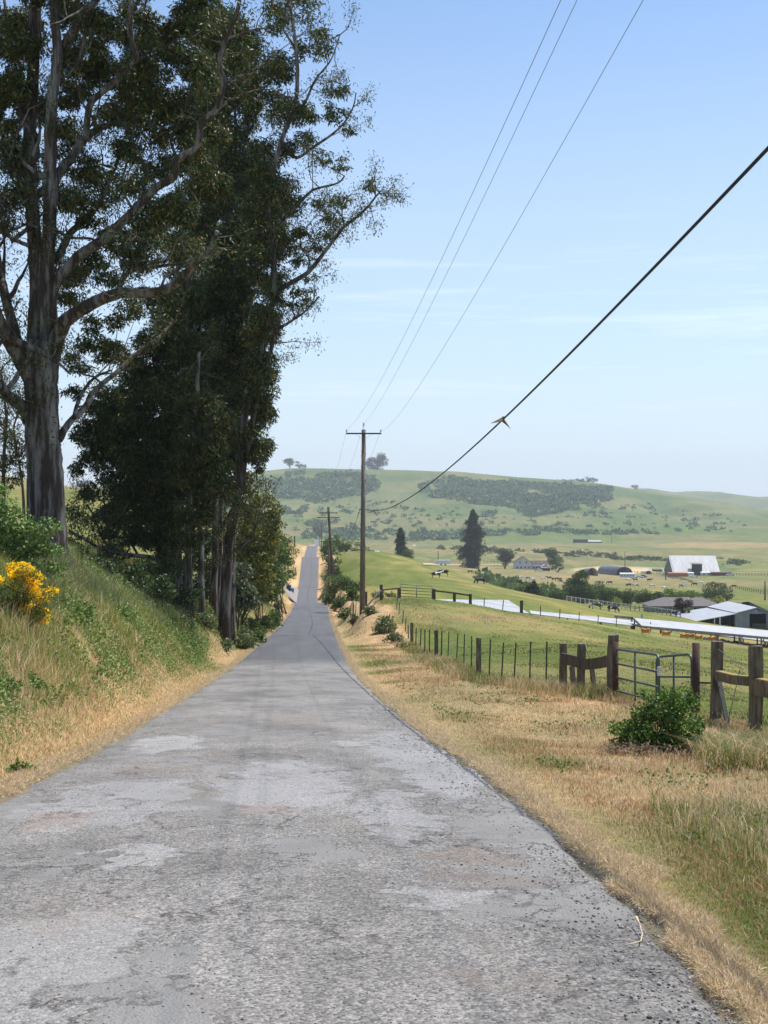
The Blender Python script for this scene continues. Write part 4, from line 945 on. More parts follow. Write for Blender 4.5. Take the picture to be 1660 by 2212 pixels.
# low bushes standing right on the ground: (x, distance, half width, height, label)
def low_bush(label, x, Y, w, h, cols, wts, seed, group, dens=1.8, lsize=None):
    b = on(x, Y); yb = HY - (b.z - EYE) / Y * FPX
    bl = [(x, yb - h * .35, w, h * .45), (x - w * .5, yb - h * .25, w * .6, h * .35), (x + w * .55, yb - h * .3, w * .55, h * .38), (x + w * .1, yb - h * .7, w * .6, h * .35)]
    return shrub('roadside_bush', label, Y, x, yb, bl, cols, wts, seed, dens=dens, lsize=lsize or max(.09, Y * .0021), group=group, stems=4, sub=16, sw=.03)
GG = [(.11, .15, .07), (.16, .20, .10), (.22, .24, .14)]
LB = [('low grey bush right of the tallest grove trunk', 528, 74, 22, 46, GG), ('small green bush at the verge beyond the grove, nearest the asphalt', 556, 82, 18, 30, BL), ('low bush under the olive tree', 548, 92, 24, 40, BL), ('low bush below the willowy tree', 572, 104, 22, 40, BL),
      ('dense low bush left of the round dark tree', 588, 118, 18, 40, BL), ('low bush at the foot of the round dark tree', 596, 134, 12, 26, BL), ('last low bush before the drive', 600, 160, 9, 18, BL), ('grey weeds bush in front of the pale wavy trunk', 440, 60, 26, 34, GG), ('grey weeds bush in front of the reddish bark trunk', 400, 57, 26, 30, GG), ('grey green weeds between the two rightmost trunks', 486, 62, 18, 26, GG)]
for k, (lb, x, Y, w, h, c_) in enumerate(LB): low_bush(lb, x, Y, w, h, c_, (3, 3, 1), 170 + k, 'low bushes along the left verge', lsize=None)
RB = [('dark green bush just left of the near pole foot', 768, 108, 12, 20, BL), ('grey green bush just beyond the fence end, right of the near pole', 800, 96, 14, 20, GG), ('low green bush on the berm left of the near pole', 748, 122, 16, 20, BL), ('green bush on the berm behind the leaning pole', 735, 150, 20, 30, BL), ('tall bush right of the leaning pole', 755, 172, 24, 36, BL),
      ('dark bush on the berm left of the leaning pole', 712, 190, 12, 30, BL), ('hedge bush beyond the leaning pole, first of four', 712, 215, 12, 34, BL), ('hedge bush beyond the leaning pole, second of four', 714, 245, 14, 34, BL), ('hedge bush beyond the leaning pole, third of four', 712, 280, 12, 30, BL), ('hedge bush beyond the leaning pole, last of four', 712, 330, 12, 26, BL),
      ('grey green bush on the fence line just beyond the last wooden post', 830, 86, 24, 36, GG), ('grey green bush at the verge right of the near fence end', 850, 80, 20, 22, GG), ('low grey weeds at the fence foot beside the last wooden post', 872, 74, 18, 12, GG)]
for k, (lb, x, Y, w, h, c_) in enumerate(RB): low_bush(lb, x, Y, w, h, c_, (3, 4, 2, 1)[:len(c_)], 190 + k, 'bushes right of the road')

rs = np.random.RandomState(88)
X, Y, s = sample(16000, cst(HW + .7), lambda Y: np.minimum(fence_s(Y) - .2, HW + 1 + Y * .4), 4.2, 40, 1.5, rs)
k = fbm(X / 1.1, Y / 1.5, 93, 3) > .47; X, Y = X[k], Y[k]
C = np.stack([X, Y, H(X, Y) + rs.uniform(.12, .30, len(X))], 1)
o = leaf_cloud('seed_heads', C, .035 + Y * .0006, GRASSM, pal(len(X), rs, [(.62, .52, .34), (.50, .36, .24), (.34, .33, .16)], (3, 2, 2)), aspect=.22, droop=-1.2, seed=88); tag(o, 'pale nodding grass seed heads over the right verge', 'grass', kind='stuff')
X = rs.uniform(2.4, 4.5, 5200); Y = rs.uniform(4.6, 12, 5200); k = (X / Y > .16) & (fbm(X / .7, Y / .9, 142, 3) > .45); X, Y = X[k], Y[k]
blades('verge_tufts', X, Y, .30, .006, gcols(np.full(len(X), .45), rs), 'taller mixed grass tufts at the lower right corner', 'grass', lean=.9, seed=89)

WC = [('dark green weed clump low on the bank, right of the straw patch', 172, 29, 34, 36), ('bright leafy weed clump in the middle of the bank', 262, 36, 34, 30), ('second bright weed clump just below the bank top', 232, 38, 30, 26), ('weed clump under the broom bush', 60, 21, 40, 34), ('weed clump at the left picture edge halfway up the bank', 12, 19, 34, 34),
      ('small leafy clump near the bottom left corner of the bank', 40, 15.2, 34, 24), ('weed clump near the foot of the bank', 205, 27, 26, 22), ('broad leafy clump near the right end of the bank', 305, 43, 30, 22), ('green clump where the bank meets the grove', 352, 50, 26, 24), ('tall weed clump at the bank crest right of the thick trunk', 190, 38, 28, 26), ('tall weed clump at the bank crest under the bare branch', 262, 46, 26, 24), ('leafy clump right of the broom bush', 128, 27, 30, 30)]
for k, (lb, x, Y, w, h) in enumerate(WC):
    o = low_bush(lb, x, Y, w, h, [(.09, .16, .04), (.14, .22, .06), (.20, .26, .09)], (3, 3, 1), 230 + k, 'weed clumps on the left bank', dens=1.0, lsize=.07); o.name = 'weed_clump'; o['category'] = 'weeds'
# ---------------------------------------------------------------- utility poles and lines
PWOOD = simple('pole_wood', (.235, .195, .165), (.12, .098, .082), .9, 9, stretch=(1, 1, .12), bump=.4)
DWOOD = simple('old_dark_wood', (.12, .095, .07), (.06, .048, .036), .9, 9, stretch=(1, 1, .15))
POST = simple('weathered_post', (.21, .175, .12), (.085, .07, .05), .9, 14, stretch=(1, 1, .16), bump=.6, lo=.4, hi=.66)
STEEL = simple('dull_steel', (.20, .21, .22), (.11, .115, .12), .5, 20, metal=.6)
TPOST = simple('steel_post_green', (.075, .085, .08), (.04, .045, .042), .6, 20)
RUST = simple('rusty_pipe', (.085, .045, .034), (.04, .024, .02), .8, 12)
GATE = simple('gate_enamel', (.075, .105, .105), (.05, .075, .075), .38, 10, spec=.5)
WIRE = simple('wire_metal', (.19, .19, .20), (.12, .12, .12), .5, 20, metal=.5)
BLACK = simple('black_rubber', (.022, .022, .024), (.015, .015, .016), .55, 10)
PORC = simple('insulator_glass', (.55, .58, .55), (.3, .34, .32), .25, 10)
MOSS = simple('orange_lichen', (.36, .24, .05), (.20, .17, .09), .95, 20, bump=.4)

def pole(name, label, x, Y, ytop, arms, w, lean=(0, 0), base=None, mat=PWOOD, group='utility poles along the road', nails=0, armw=.11):
    b = base or on(x, Y); top = at(x, ytop, Y); h = top.z - b.z
    r = thing(name, tuple(b), label, 'utility pole', group)
    T = Vector((lean[0], lean[1], h)); mb = MB(); mb.tube([Vector((0, 0, -.3)), T * .5, T], [w * .56, w * .47, w * .40], 14)
    if nails:
        m2 = mb; rn = random.Random(4)
        for k in range(nails):
            z = rn.uniform(.04, .97); a = rn.uniform(math.pi, 2 * math.pi); q = T * z; rr = w * (.56 - .16 * z)
            m2.box(q + Vector((math.cos(a) * rr, math.sin(a) * rr, 0)), (.05, .05, .12))
    p = mb.build('pole', mat, r)
    pts = []
    for (dz, ln, ins, brace) in arms:
        c = T + Vector((0, -w * .5 - armw * .5, -dz)); mb = MB(); mb.box(c, (ln, armw, armw))
        ar = mb.build('crossarm', mat if mat is not PWOOD else DWOOD, r)
        if brace:
            mb = MB()
            for s_ in (-1, 1): mb.beam(c + Vector((s_ * ln * .24, 0, -armw / 2)), T + Vector((0, -w * .5, -dz - ln * .17)), .035, .012)
            mb.build('brace', STEEL, r)
        for u in ins:
            q = c + Vector((u * ln / 2, 0, armw / 2)); mb = MB()
            mb.tube([q, q + Vector((0, 0, .13))], .018, 6); mb.tube([q + Vector((0, 0, .10)), q + Vector((0, 0, .14)), q + Vector((0, 0, .18)), q + Vector((0, 0, .21)), q + Vector((0, 0, .26))], [.085, .07, .045, .065, .03], 10)
            mb.build('insulator', PORC, ar); pts.append(b + q + Vector((0, 0, .22)))
    return r, b + T, pts

Yp = 100.0
b0 = on(783, Yp)
P1, T1, I1 = pole('utility_pole', 'tall brown utility pole with a single crossarm, the one nearest the viewer', 783, Yp, 928, [(.32, 2.75, (-.97, .97), True)], .40, lean=(.12, 0), nails=46, base=b0)
mb = MB(); tp = Vector((.12, -.1, at(783, 928, Yp).z - b0.z))       # ridge pin with its insulator
mb.tube([tp + Vector((0, 0, -.35)), tp + Vector((0, 0, .42))], .022, 6); mb.tube([tp + Vector((0, 0, .30)), tp + Vector((0, 0, .36)), tp + Vector((0, 0, .48)), tp + Vector((0, 0, .56))], [.09, .07, .07, .03], 10)
mb.build('pin_insulator', PORC, P1)
mb = MB(); zc = at(783, 1100, Yp).z - b0.z
mb.tube([Vector((.04, 0, zc - .04)), Vector((.04, 0, zc + .04))], .215, 12); mb.beam((-.3, -.1, zc), (.35, -.1, zc), .05, .05); mb.build('cable_clamp', STEEL, P1)
mb = MB(); mb.tube([Vector((.16, -.02, .05)), Vector((.17, -.02, 3.0))], .05, 8); mb.build('conduit', simple('pale_conduit', (.45, .44, .42)), P1)
P2, T2, I2 = pole('utility_pole', 'dark leaning utility pole with three crossarms, second pole along the road', 722, 181, 1095, [(.85, 2.7, (-.95, -.5, .5, .95), False), (1.5, 3.2, (-.95, .95), False), (4.9, 2.2, (-.9, .9), False)], .42, lean=(-.80, 0), mat=DWOOD)
P3, T3, I3 = pole('utility_pole', 'thin distant utility pole just left of the leaning one', 687.5, 640, 1131, [(1.5, 3.4, (-.9, .9), False)], .45, mat=DWOOD, armw=.2, base=on(694.5, 640))
Pa, Ta, Ia = pole('utility_pole', 'shorter pole without crossarm standing close behind the leaning pole', 711, 235, 1175, [], .36, mat=DWOOD, base=on(711, 235))
Pb, Tb, Ib = pole('utility_pole', 'farthest utility pole in the road row, beside the distant road', 690.5, 900, 1149, [(1.5, 4, (-.9, .9), False)], .5, mat=DWOOD, armw=.25)
def far_pole(label, x, Y, ytop, arm=False): return pole('utility_pole', label, x, Y, ytop, [(.9, 2.6, (), False)] if arm else [], .5, mat=DWOOD, armw=.25, group='distant utility poles')
far_pole('lone utility pole left of the tall conifer beside the farm track', 947, 760, 1190)
far_pole('utility pole standing in front of the dark round shed', 1350.5, 850, 1191)
far_pole('utility pole at the paddock corner left of the silver barn', 1438.5, 700, 1218)
far_pole('utility pole at the right edge above the open livestock barn', 1653, 420, 1255)
far_pole('faint utility pole on the hill foot by the long low sheds', 1322, 1700, 1142)

def sag(name, label, P, mat, r, cat='cable', n=60, ngon=6, group=None):
    """line through three known points of its curve; P ordered by distance"""
    A = np.array([(p[0], p[1], p[2]) for p in P]); ys = np.linspace(A[0, 1], A[-1, 1], n)
    cx_ = np.polyfit(A[:, 1], A[:, 0], 1 if len(A) > 2 else 1); cz_ = np.polyfit(A[:, 1], A[:, 2], min(2, len(A) - 1))
    mb = MB(); mb.tube([Vector((np.polyval(cx_, y), y, np.polyval(cz_, y))) for y in ys], r, ngon)
    o = mb.build(name, mat); tag(o, label, cat, group); return o, cx_, cz_
def back(P0, P1_, P2_, Yend=-22): 
    A = np.array([tuple(P0), tuple(P1_), tuple(P2_)]); cx_ = np.polyfit(A[:, 1], A[:, 0], 1); cz_ = np.polyfit(A[:, 1], A[:, 2], 2); return cx_, cz_
cA = Vector((b0.x + .25, Yp - .15, at(783, 1099, Yp).z)); cM = at(1088, 905, 30); cN = at(1660, 320, 13.0)
A = np.array([tuple(cA), tuple(cM), tuple(cN)]); cx_ = np.polyfit(A[:, 1], A[:, 0], 2); cz_ = np.polyfit(A[:, 1], A[:, 2], 2)
mb = MB(); mb.tube([Vector((np.polyval(cx_, y), y, np.polyval(cz_, y))) for y in np.linspace(Yp - .1, -20, 90)], .021, 8)
o = mb.build('telephone_cable', BLACK); tag(o, 'thick black cable sagging from the near pole up to the right edge', 'cable')
def cable_pt(y): return Vector((np.polyval(cx_, y), y, np.polyval(cz_, y)))
# bird-deterring kite shaped markers pinched onto the cable
def marker(yq, sc, label):
    c = cable_pt(yq); u = thing('cable_marker', tuple(c), label, 'cable marker'); mb = MB()
    L_ = Vector((-.30, 0, -.10)) * sc; R_ = Vector((.17, .06, -.22)) * sc; T_ = Vector((-.01, 0, .05)) * sc; Fw = Vector((.02, -.14, -.05)) * sc; Bk = Vector((-.03, .14, -.04)) * sc
    mb.slab([T_, L_, Fw], .006); mb.slab([T_, Fw, R_], .006); mb.slab([T_, R_, Bk], .006); mb.slab([T_, Bk, L_], .006)
    mb.build('vane', simple('tan_vane', (.20, .155, .085), (.13, .10, .055), .7), u)
    mb = MB(); mb.tube([Vector((0, 0, .06)) * sc, Vector((0, 0, -.02)) * sc], .03 * sc, 8); mb.build('clip', STEEL, u)
marker(30.0, 1.0, 'tan kite shaped marker pinched on the black cable, the large near one')
marker(86.0, 1.6, 'small tan marker on the black cable close to the pole')
# three bare conductors over the near pole
ends = [(at(1212, 0, 20), 'left', I1[0]), (at(1247, 0, 22.5), 'middle', b0 + tp + Vector((0, 0, .5))), (at(1390, 0, 21), 'right', I1[1])]
mids = [at(935, 600, 37.5), at(961, 600, 41), at(1037, 620, 38)]
for (e_, nm, s_), mpt in zip(ends, mids):
    A = np.array([tuple(s_), tuple(mpt), tuple(e_)]); c1 = np.polyfit(A[:, 1], A[:, 0], 2); c2 = np.polyfit(A[:, 1], A[:, 2], 2)
    mb = MB(); mb.tube([Vector((np.polyval(c1, y), y, np.polyval(c2, y))) for y in np.linspace(s_.y, -8, 80)], .0055, 6)
    o = mb.build('power_line', WIRE); tag(o, {'left': 'leftmost of the three bare wires rising from the near pole', 'middle': 'middle bare wire rising from the top pin of the near pole', 'right': 'rightmost of the three bare wires rising from the near pole'}[nm], 'power line', 'bare wires over the near pole')
def span_line(a, b_, label, r, s=1.5, mat=WIRE):
    mb = MB(); mb.tube([a.lerp(b_, t) - Vector((0, 0, 4 * s * t * (1 - t))) for t in np.linspace(0, 1, 16)], r, 4); o = mb.build('power_line', mat); tag(o, label, 'power line', 'wires between the poles down the road')
span_line(I1[0], I2[0], 'left wire running from the near pole down to the leaning pole', .008)
span_line(I1[1], I2[3], 'right wire running from the near pole down to the leaning pole', .008)
span_line(b0 + tp + Vector((0, 0, .5)), T2, 'middle wire running from the near pole down to the leaning pole', .008)
span_line(cA + Vector((-.4, 0, 0)), T2 + Vector((.5, 0, -6.0)), 'black cable dropping from the near pole toward the leaning pole', .022, 1.6, BLACK)
span_line(I2[0], I3[0], 'left wire between the leaning pole and the distant thin pole', .012, 4)
span_line(I2[3], I3[1], 'right wire between the leaning pole and the distant thin pole', .012, 4)
P = b0 + Vector((0, 0, 0))
mk = cA.lerp(T2 + Vector((.5, 0, -6.0)), .55) - Vector((0, 0, 1.58)); u = thing('cable_marker', tuple(mk), 'small dark marker on the cable left behind the near pole', 'cable marker'); mb = MB(); mb.slab([Vector((0, 0, .2)), Vector((-.35, 0, -.2)), Vector((.05, -.1, -.1))], .01); mb.slab([Vector((0, 0, .2)), Vector((.05, -.1, -.1)), Vector((.35, 0, -.3))], .01); mb.build('vane', simple('dark_vane', (.12, .08, .05)), u)

# ---------------------------------------------------------------- fences
def square_post(mb, b, h, w, lean=(0, 0), rnd=None, chip=True):
    T = b + Vector((lean[0], lean[1], h)); u = w / 2; rr = rnd or random; V_ = []; nl = 5
    for i in range(nl):
        t_ = i / (nl - 1); c = b.lerp(T, t_) - Vector((0, 0, .15 * (1 - t_)))
        for sx_, sy_ in ((-1, -1), (1, -1), (1, 1), (-1, 1)):
            j = .10 if 0 < i else 0; V_.append(c + Vector((sx_ * u * (1 + rr.uniform(-j, j)), sy_ * u * (1 + rr.uniform(-j, j)), rr.uniform(-.02, .015) if i == nl - 1 else 0)))
    F_ = [(i * 4 + k, i * 4 + (k + 1) % 4, i * 4 + 4 + (k + 1) % 4, i * 4 + 4 + k) for i in range(nl - 1) for k in range(4)] + [(16, 17, 18, 19)]
    mb.add(V_, F_)
def t_post(mb, b, h, sc=1.0, lean=(0, 0)):
    T = b + Vector((lean[0], lean[1], h)); mb.beam(b - Vector((0, 0, .1)), T, .045 * sc, .012 * sc); mb.beam(b - Vector((0, 0, .1)), T, .012 * sc, .04 * sc)
    for k in range(12): mb.box(b.lerp(T, .25 + k * .06) + Vector((0, -.022 * sc, 0)), (.03 * sc, .012 * sc, .02))
rnd = random.Random(12)
rf = thing('roadside_fence', tuple(on(1034, 42.5)), 'wire fence of wooden and thin steel posts running beside the right verge', 'fence')
O = Vector(rf.location)
fp = [(950, 42.5, 310, 'w'), (1060, 40, 'T'), (1081, 39.2, 'T')]
# wooden posts: (x in the picture, distance, top row)
W_ = [(1034.5, 42.5, 1377), (943, 62.5, 1361), (890, 78, 1345)]
Tp = [(1179.5, 37.2, 1386), (1144, 38.2, 1386), (1110, 39.3, 1388), (1083, 40.4, 1388), (1056.5, 41.5, 1381), (1018.5, 46, 1374), (1002, 49.5, 1370), (986, 53, 1367), (967.5, 57, 1366), (953.5, 60, 1364),
      (928, 65.5, 1360), (918, 68, 1359), (908, 71, 1358), (898.5, 74.5, 1356), (883, 82, 1357), (876, 86, 1356), (870, 90, 1354), (862, 94, 1350), (857, 97, 1346)]
def top_h(b, x, Y, yt): return max(.9, at(x, yt, Y).z - b.z)
for x, Y, yt in W_:
    b = on(x, Y); mb = MB(); square_post(mb, b - O, top_h(b, x, Y, yt), .19 if Y > 50 else .165, rnd=rnd); mb.build('wooden_post', POST, rf)
tops = []
for x, Y, yt in Tp:
    b = on(x, Y); h = top_h(b, x, Y, yt); mb = MB(); t_post(mb, b - O, h, 1.1 if Y < 60 else 1.5, (rnd.uniform(-.03, .08), 0)); mb.build('steel_post', TPOST, rf)
allp = sorted([(Y, x) for x, Y, _ in W_ + Tp] + [(36, 1217), (34.5, 1254)])
for k, hh in enumerate((1.25, 1.0, .75, .5, .28)):
    mb = MB(); P_ = [on(x, Y) + Vector((0, -.03, hh)) - O for Y, x in allp]; Q = []
    for i in range(len(P_) - 1):
        for j in range(4): Q.append(P_[i].lerp(P_[i + 1], j / 4) - Vector((0, 0, .03 * math.sin(j / 4 * math.pi))))
    mb.tube(Q + [P_[-1]], .0045, 4, cap=False)
    if k < 3:
        for q in range(0, 60): 
            i = rnd.randrange(len(Q) - 1); c = Q[i].lerp(Q[i + 1], rnd.random()); mb.beam(c + Vector((-.02, 0, -.02)), c + Vector((.02, 0, .02)), .006, .006)
    mb.build('wire', WIRE, rf)
# corner assembly left of the pipe gate
cf = thing('corner_fence', tuple(on(1254, 34.5)), 'short run of rough wooden posts with a split rail left of the pipe gate', 'fence'); O = Vector(cf.location)
def post_at(x, Y, yt, w, par, O, nm='wooden_post', lean=(0, 0), mat=POST):
    b = on(x, Y); h = top_h(b, x, Y, yt); mb = MB(); square_post(mb, b - O, h, w, lean, rnd); return b, h, mb.build(nm, mat, par)
bA, hA, _ = post_at(1217, 36, 1389, .19, cf, O); bB, hB, _ = post_at(1254, 34.5, 1390, .20, cf, O, lean=(.03, 0)); bC, hC, _ = post_at(1321, 32.5, 1371, .23, cf, O, lean=(.05, 0))
def rail(mb, pts, w, h):
    for a, b_ in zip(pts[:-1], pts[1:]): mb.beam(a, b_, w, h)
mb = MB(); rail(mb, [at(1215, 1422, 35.8) - O, at(1238, 1427, 35.0) - O, at(1256, 1432, 34.3) - O], .09, .30); rail(mb, [at(1258, 1436, 34.2) - O, at(1290, 1433, 33.4) - O, at(1316, 1428, 32.6) - O], .09, .28); mb.build('split_rail', DWOOD, cf)
mb = MB(); mb.beam(at(1236, 1440, 35.3) - O, at(1243, 1520, 35.0) - O, .13, .08); mb.build('stay', DWOOD, cf); mb = MB(); mb.beam(at(1278, 1435, 34.3) - O, at(1288, 1520, 34.0) - O, .11, .08); mb.build('stay', DWOOD, cf)
mb = MB()
for k in range(3): mb.tube([at(1262 + k, 1390, 34.4) - O, at(1275, 1425, 34.3) - O, at(1284, 1436, 34.2) - O], .008, 4)
mb.build('loose_wire', WIRE, cf)
# pipe gate in two hinged leaves between a rusty pipe post and the corner
gt = thing('pipe_gate', tuple(on(1380, 30.5)), 'green tubular pipe gate bent in two leaves beside a rusty pipe post', 'gate'); O = Vector(gt.location)
def pipe_leaf(x0, x1, Y0, Y1, ytl, ytr, bars, vert, nm):
    """tubular leaf; bars = heights below the top as fraction"""
    A0, A1 = at(x0, ytl, Y0) - O, at(x1, ytr, Y1) - O; H0 = 1.38; mb = MB(); r = .031
    dx = (A1 - A0); dx.z = 0; L_ = dx.length; u = dx / L_; dn = Vector((0, 0, -1)); c = .16
    z0, z1 = A0.z, A1.z
    pl = [A0 - Vector((0, 0, H0)), A0 - Vector((0, 0, c))] + [A0 + u * c * (1 - math.cos(a)) + Vector((0, 0, -c * (1 - math.sin(a)))) for a in (.5, 1.0, 1.57)]
    pr = [A1 - u * c * (1 - math.cos(a)) + Vector((0, 0, -c * (1 - math.sin(a)))) for a in (1.57, 1.0, .5)] + [A1 - Vector((0, 0, c)), A1 - Vector((0, 0, H0))]
    mb.tube(pl + pr + [pl[0]], r, 8, cap=False)
    for f in bars: mb.tube([A0 - Vector((0, 0, H0 * f)), A1 - Vector((0, 0, H0 * f))], r * .85, 8)
    for f in vert: q = A0.lerp(A1, f); mb.tube([q - Vector((0, 0, .02)), q - Vector((0, 0, H0))], r * .8, 8)
    return mb.build(nm, GATE, gt)
pipe_leaf(1331, 1424, 32.0, 29.0, 1401, 1416, (.27, .52, .76), (.47,), 'gate_leaf')
pipe_leaf(1419, 1495, 30.6, 29.0, 1417, 1415, (.36, .66), (.5,), 'gate_leaf')
mb = MB(); q = at(1424, 1450, 28.95) - O; mb.box(q, (.07, .07, .20)); mb.build('tag', simple('white_tag', (.7, .7, .7)), gt)
pb = on(1504, 28.8); pp = thing('pipe_post', tuple(pb), 'rusty round steel pipe post with hinge pins right of the pipe gate', 'post'); h = at(1504, 1389, 28.8).z - pb.z
mb = MB(); mb.tube([Vector((0, 0, -.1)), Vector((0, 0, h))], .085, 16); mb.build('pipe', RUST, pp)
for yh in (1474, 1568):
    z = at(1504, yh, 28.8).z - pb.z; mb = MB(); mb.tube([Vector((.05, -.05, z)), Vector((.40, -.05, z - .01)), Vector((.40, -.05, z + .05))], .022, 6); mb.build('hinge_pin', RUST, pp)
p2 = on(1330, 32.0); pp2 = thing('pipe_post', tuple(p2), 'dark rusty pipe post tight against the tall wooden corner post', 'post'); mb = MB(); h = at(1330, 1388, 32.0).z - p2.z
mb.tube([Vector((0, 0, -.1)), Vector((0, 0, h))], .075, 14); mb.build('pipe', RUST, pp2)
# heavy post and mossy rail section at the right edge
ef = thing('rail_fence', tuple(on(1590, 25)), 'heavy weathered posts joined by a mossy split rail at the right edge', 'fence'); O = Vector(ef.location)
post_at(1546, 26, 1385, .19, ef, O, lean=(.04, 0)); post_at(1633, 24.3, 1396, .215, ef, O, lean=(0, 0))
mb = MB(); rail(mb, [at(1553, 1460, 25.7) - O, at(1590, 1469, 25.1) - O, at(1622, 1472, 24.5) - O], .16, .17); rail(mb, [at(1636, 1483, 24.2) - O, at(1700, 1497, 23.0) - O, at(1790, 1512, 21.5) - O], .2, .30); rr_ = mb.build('split_rail', POST, ef)
mb = MB(); rail(mb, [at(1553, 1450.5, 25.72) - O, at(1590, 1459.5, 25.12) - O, at(1622, 1462.5, 24.52) - O], .15, .035); rail(mb, [at(1640, 1466, 24.2) - O, at(1700, 1479, 23.0) - O, at(1790, 1494, 21.5) - O], .19, .03); mb.build('moss', MOSS, rr_)
post_at(1770, 21.9, 1420, .2, ef, O)
mb = MB(); mb.beam(at(1552, 1462, 25.9) - O, at(1577, 1590, 25.2) - O, .085, .06); mb.build('stay', TPOST, ef)
for a_, b_ in (((1552, 1402, 25.8), (1628, 1446, 24.4)), ((1552, 1480, 25.8), (1628, 1520, 24.4)), ((1552, 1540, 25.8), (1628, 1568, 24.4)), ((1510, 1482, 28.7), (1540, 1488, 26.2)), ((1630, 1445, 24.3), (1760, 1450, 22)), ((1600, 1440, 25), (1562, 1600, 25.0))):
    mb = MB(); P_ = [at(*a_).lerp(at(*b_), t_) - O - Vector((0, 0, .05 * math.sin(t_ * 3.14))) for t_ in np.linspace(0, 1, 9)]; mb.tube(P_, .0065, 4, cap=False)
    for i in range(8):
        c = P_[i].lerp(P_[i + 1], .5); mb.beam(c + Vector((-.02, 0, -.022)), c + Vector((.02, 0, .022)), .007, .007)
    mb.build('wire', WIRE, ef)

# cross fence over the pasture with its tube gate
xf = thing('cross_fence', tuple(on(1000, 130)), 'dark post and rail fence crossing the pasture from the near pole to the right', 'fence'); O = Vector(xf.location)
XW = [(790, 112, 1278), (824, 124, 1263), (862, 127, 1270), (938, 129, 1272), (982, 130, 1281), (1016.5, 131, 1283), (1127, 134, 1297)]
for x, Y, yt in XW: post_at(x, Y, yt, .30, xf, O, mat=DWOOD)
for i in (0, 1, 3, 4):
    a, c = XW[i], XW[i + 1]; mb = MB(); mb.beam(on(a[0], a[1]) + Vector((0, 0, .98)) - O, on(c[0], c[1]) + Vector((0, 0, .98)) - O, .1, .16); mb.build('rail', DWOOD, xf)
XT = [(1046, 131.7, 1292), (1086, 132.8, 1296), (1168, 137, 1308), (1209, 142, 1315), (1251, 148, 1322), (1292, 152, 1328), (1331, 155, 1333), (1406, 161, 1343), (1446, 165, 1350), (1484, 168, 1355), (1517, 171, 1359), (1549, 174, 1365), (1600, 178, 1374), (1650, 182, 1383), (1700, 186, 1390)]
for x, Y, yt in XT: b = on(x, Y); mb = MB(); t_post(mb, b - O, top_h(b, x, Y, yt), 2.2, (rnd.uniform(-.05, .12), 0)); mb.build('steel_post', TPOST, xf)
for hh in (1.3, .9, .5):
    pts = sorted([(x, Y) for x, Y, _ in XW[4:] + XT]); mb = MB(); mb.tube([on(x, Y) + Vector((0, 0, hh)) - O for x, Y in pts], .009, 4, cap=False); mb.build('wire', WIRE, xf)
g0, g1 = on(866, 127), on(934, 129); tg = thing('tube_gate', tuple(g0.lerp(g1, .5)), 'grey tube gate in the cross fence, left of the white shed roof', 'gate'); O = Vector(tg.location)
mb = MB()
for z in (.2, .5, .8, 1.1, 1.4): mb.tube([g0 + Vector((0, 0, z)) - O, g1 + Vector((0, 0, z)) - O], .035, 6)
for t_ in (0, .5, 1): mb.tube([g0.lerp(g1, t_) + Vector((0, 0, .15)) - O, g0.lerp(g1, t_) + Vector((0, 0, 1.42)) - O], .04, 6)
mb.build('gate_frame', STEEL, tg)
# lone posts right of the far road and on the left bank
pf = thing('pasture_fence', tuple(on(728, 250)), 'leaning dark fence posts along the pasture edge right of the second pole', 'fence'); O = Vector(pf.location)
for x, Y, yt in [(724.5, 205, 1222), (721, 235, 1205), (718.5, 262, 1188)]: b = on(x, Y); mb = MB(); square_post(mb, b - O, top_h(b, x, Y, yt), .34, (-.2, 0), rnd); mb.build('wooden_post', DWOOD, pf)
mb = MB(); mb.tube([on(x, Y) + Vector((0, 0, 1.2)) - O for x, Y in ((724.5, 205), (721, 235), (718.5, 262))], .012, 4); mb.build('wire', WIRE, pf)
bp_ = on(637, 385); sp_ = thing('sign_post', tuple(bp_), 'dark post leaning on top of the left cut bank near the far crest', 'post'); mb = MB(); square_post(mb, Vector((0, 0, 0)), 3.2, .35, (0, 0), rnd); mb.build('post', DWOOD, sp_)

# ---------------------------------------------------------------- wheeled bins
def bin_(label, X, Y, body, lid, rz=.3):
    b = Vector((X, Y, gz(X, Y) + .12)); r = thing('wheeled_bin', tuple(b), label, 'bin', 'bins at the drive', rz); r.scale = (1.4, 1.4, 1.4); mb = MB()
    V_ = [(-.27, -.30, .06), (.27, -.30, .06), (.27, .30, .06), (-.27, .30, .06), (-.35, -.38, 1.08), (.35, -.38, 1.08), (.35, .40, 1.08), (-.35, .40, 1.08)]
    mb.add([Vector(v) for v in V_], [(0, 3, 2, 1), (4, 5, 6, 7), (0, 1, 5, 4), (1, 2, 6, 5), (2, 3, 7, 6), (3, 0, 4, 7)]); mb.box(Vector((0, 0, 1.06)), (.76, .84, .05)); mb.build('body', body, r)
    mb = MB(); V_ = [(-.38, -.44, 1.09), (.38, -.44, 1.09), (.38, .42, 1.09), (-.38, .42, 1.09), (-.33, -.36, 1.15), (.33, -.36, 1.15), (.33, .38, 1.21), (-.33, .38, 1.21)]
    mb.add([Vector(v) for v in V_], [(0, 3, 2, 1), (4, 5, 6, 7), (0, 1, 5, 4), (1, 2, 6, 5), (2, 3, 7, 6), (3, 0, 4, 7)]); mb.tube([Vector((-.3, .47, 1.05)), Vector((.3, .47, 1.05))], .03, 6); mb.build('lid', lid, r)
    for s_ in (-1, 1): mb = MB(); mb.tube([Vector((s_ * .27, .34, .13)), Vector((s_ * .34, .34, .13))], .13, 12); mb.build('wheel', BLACK, r)
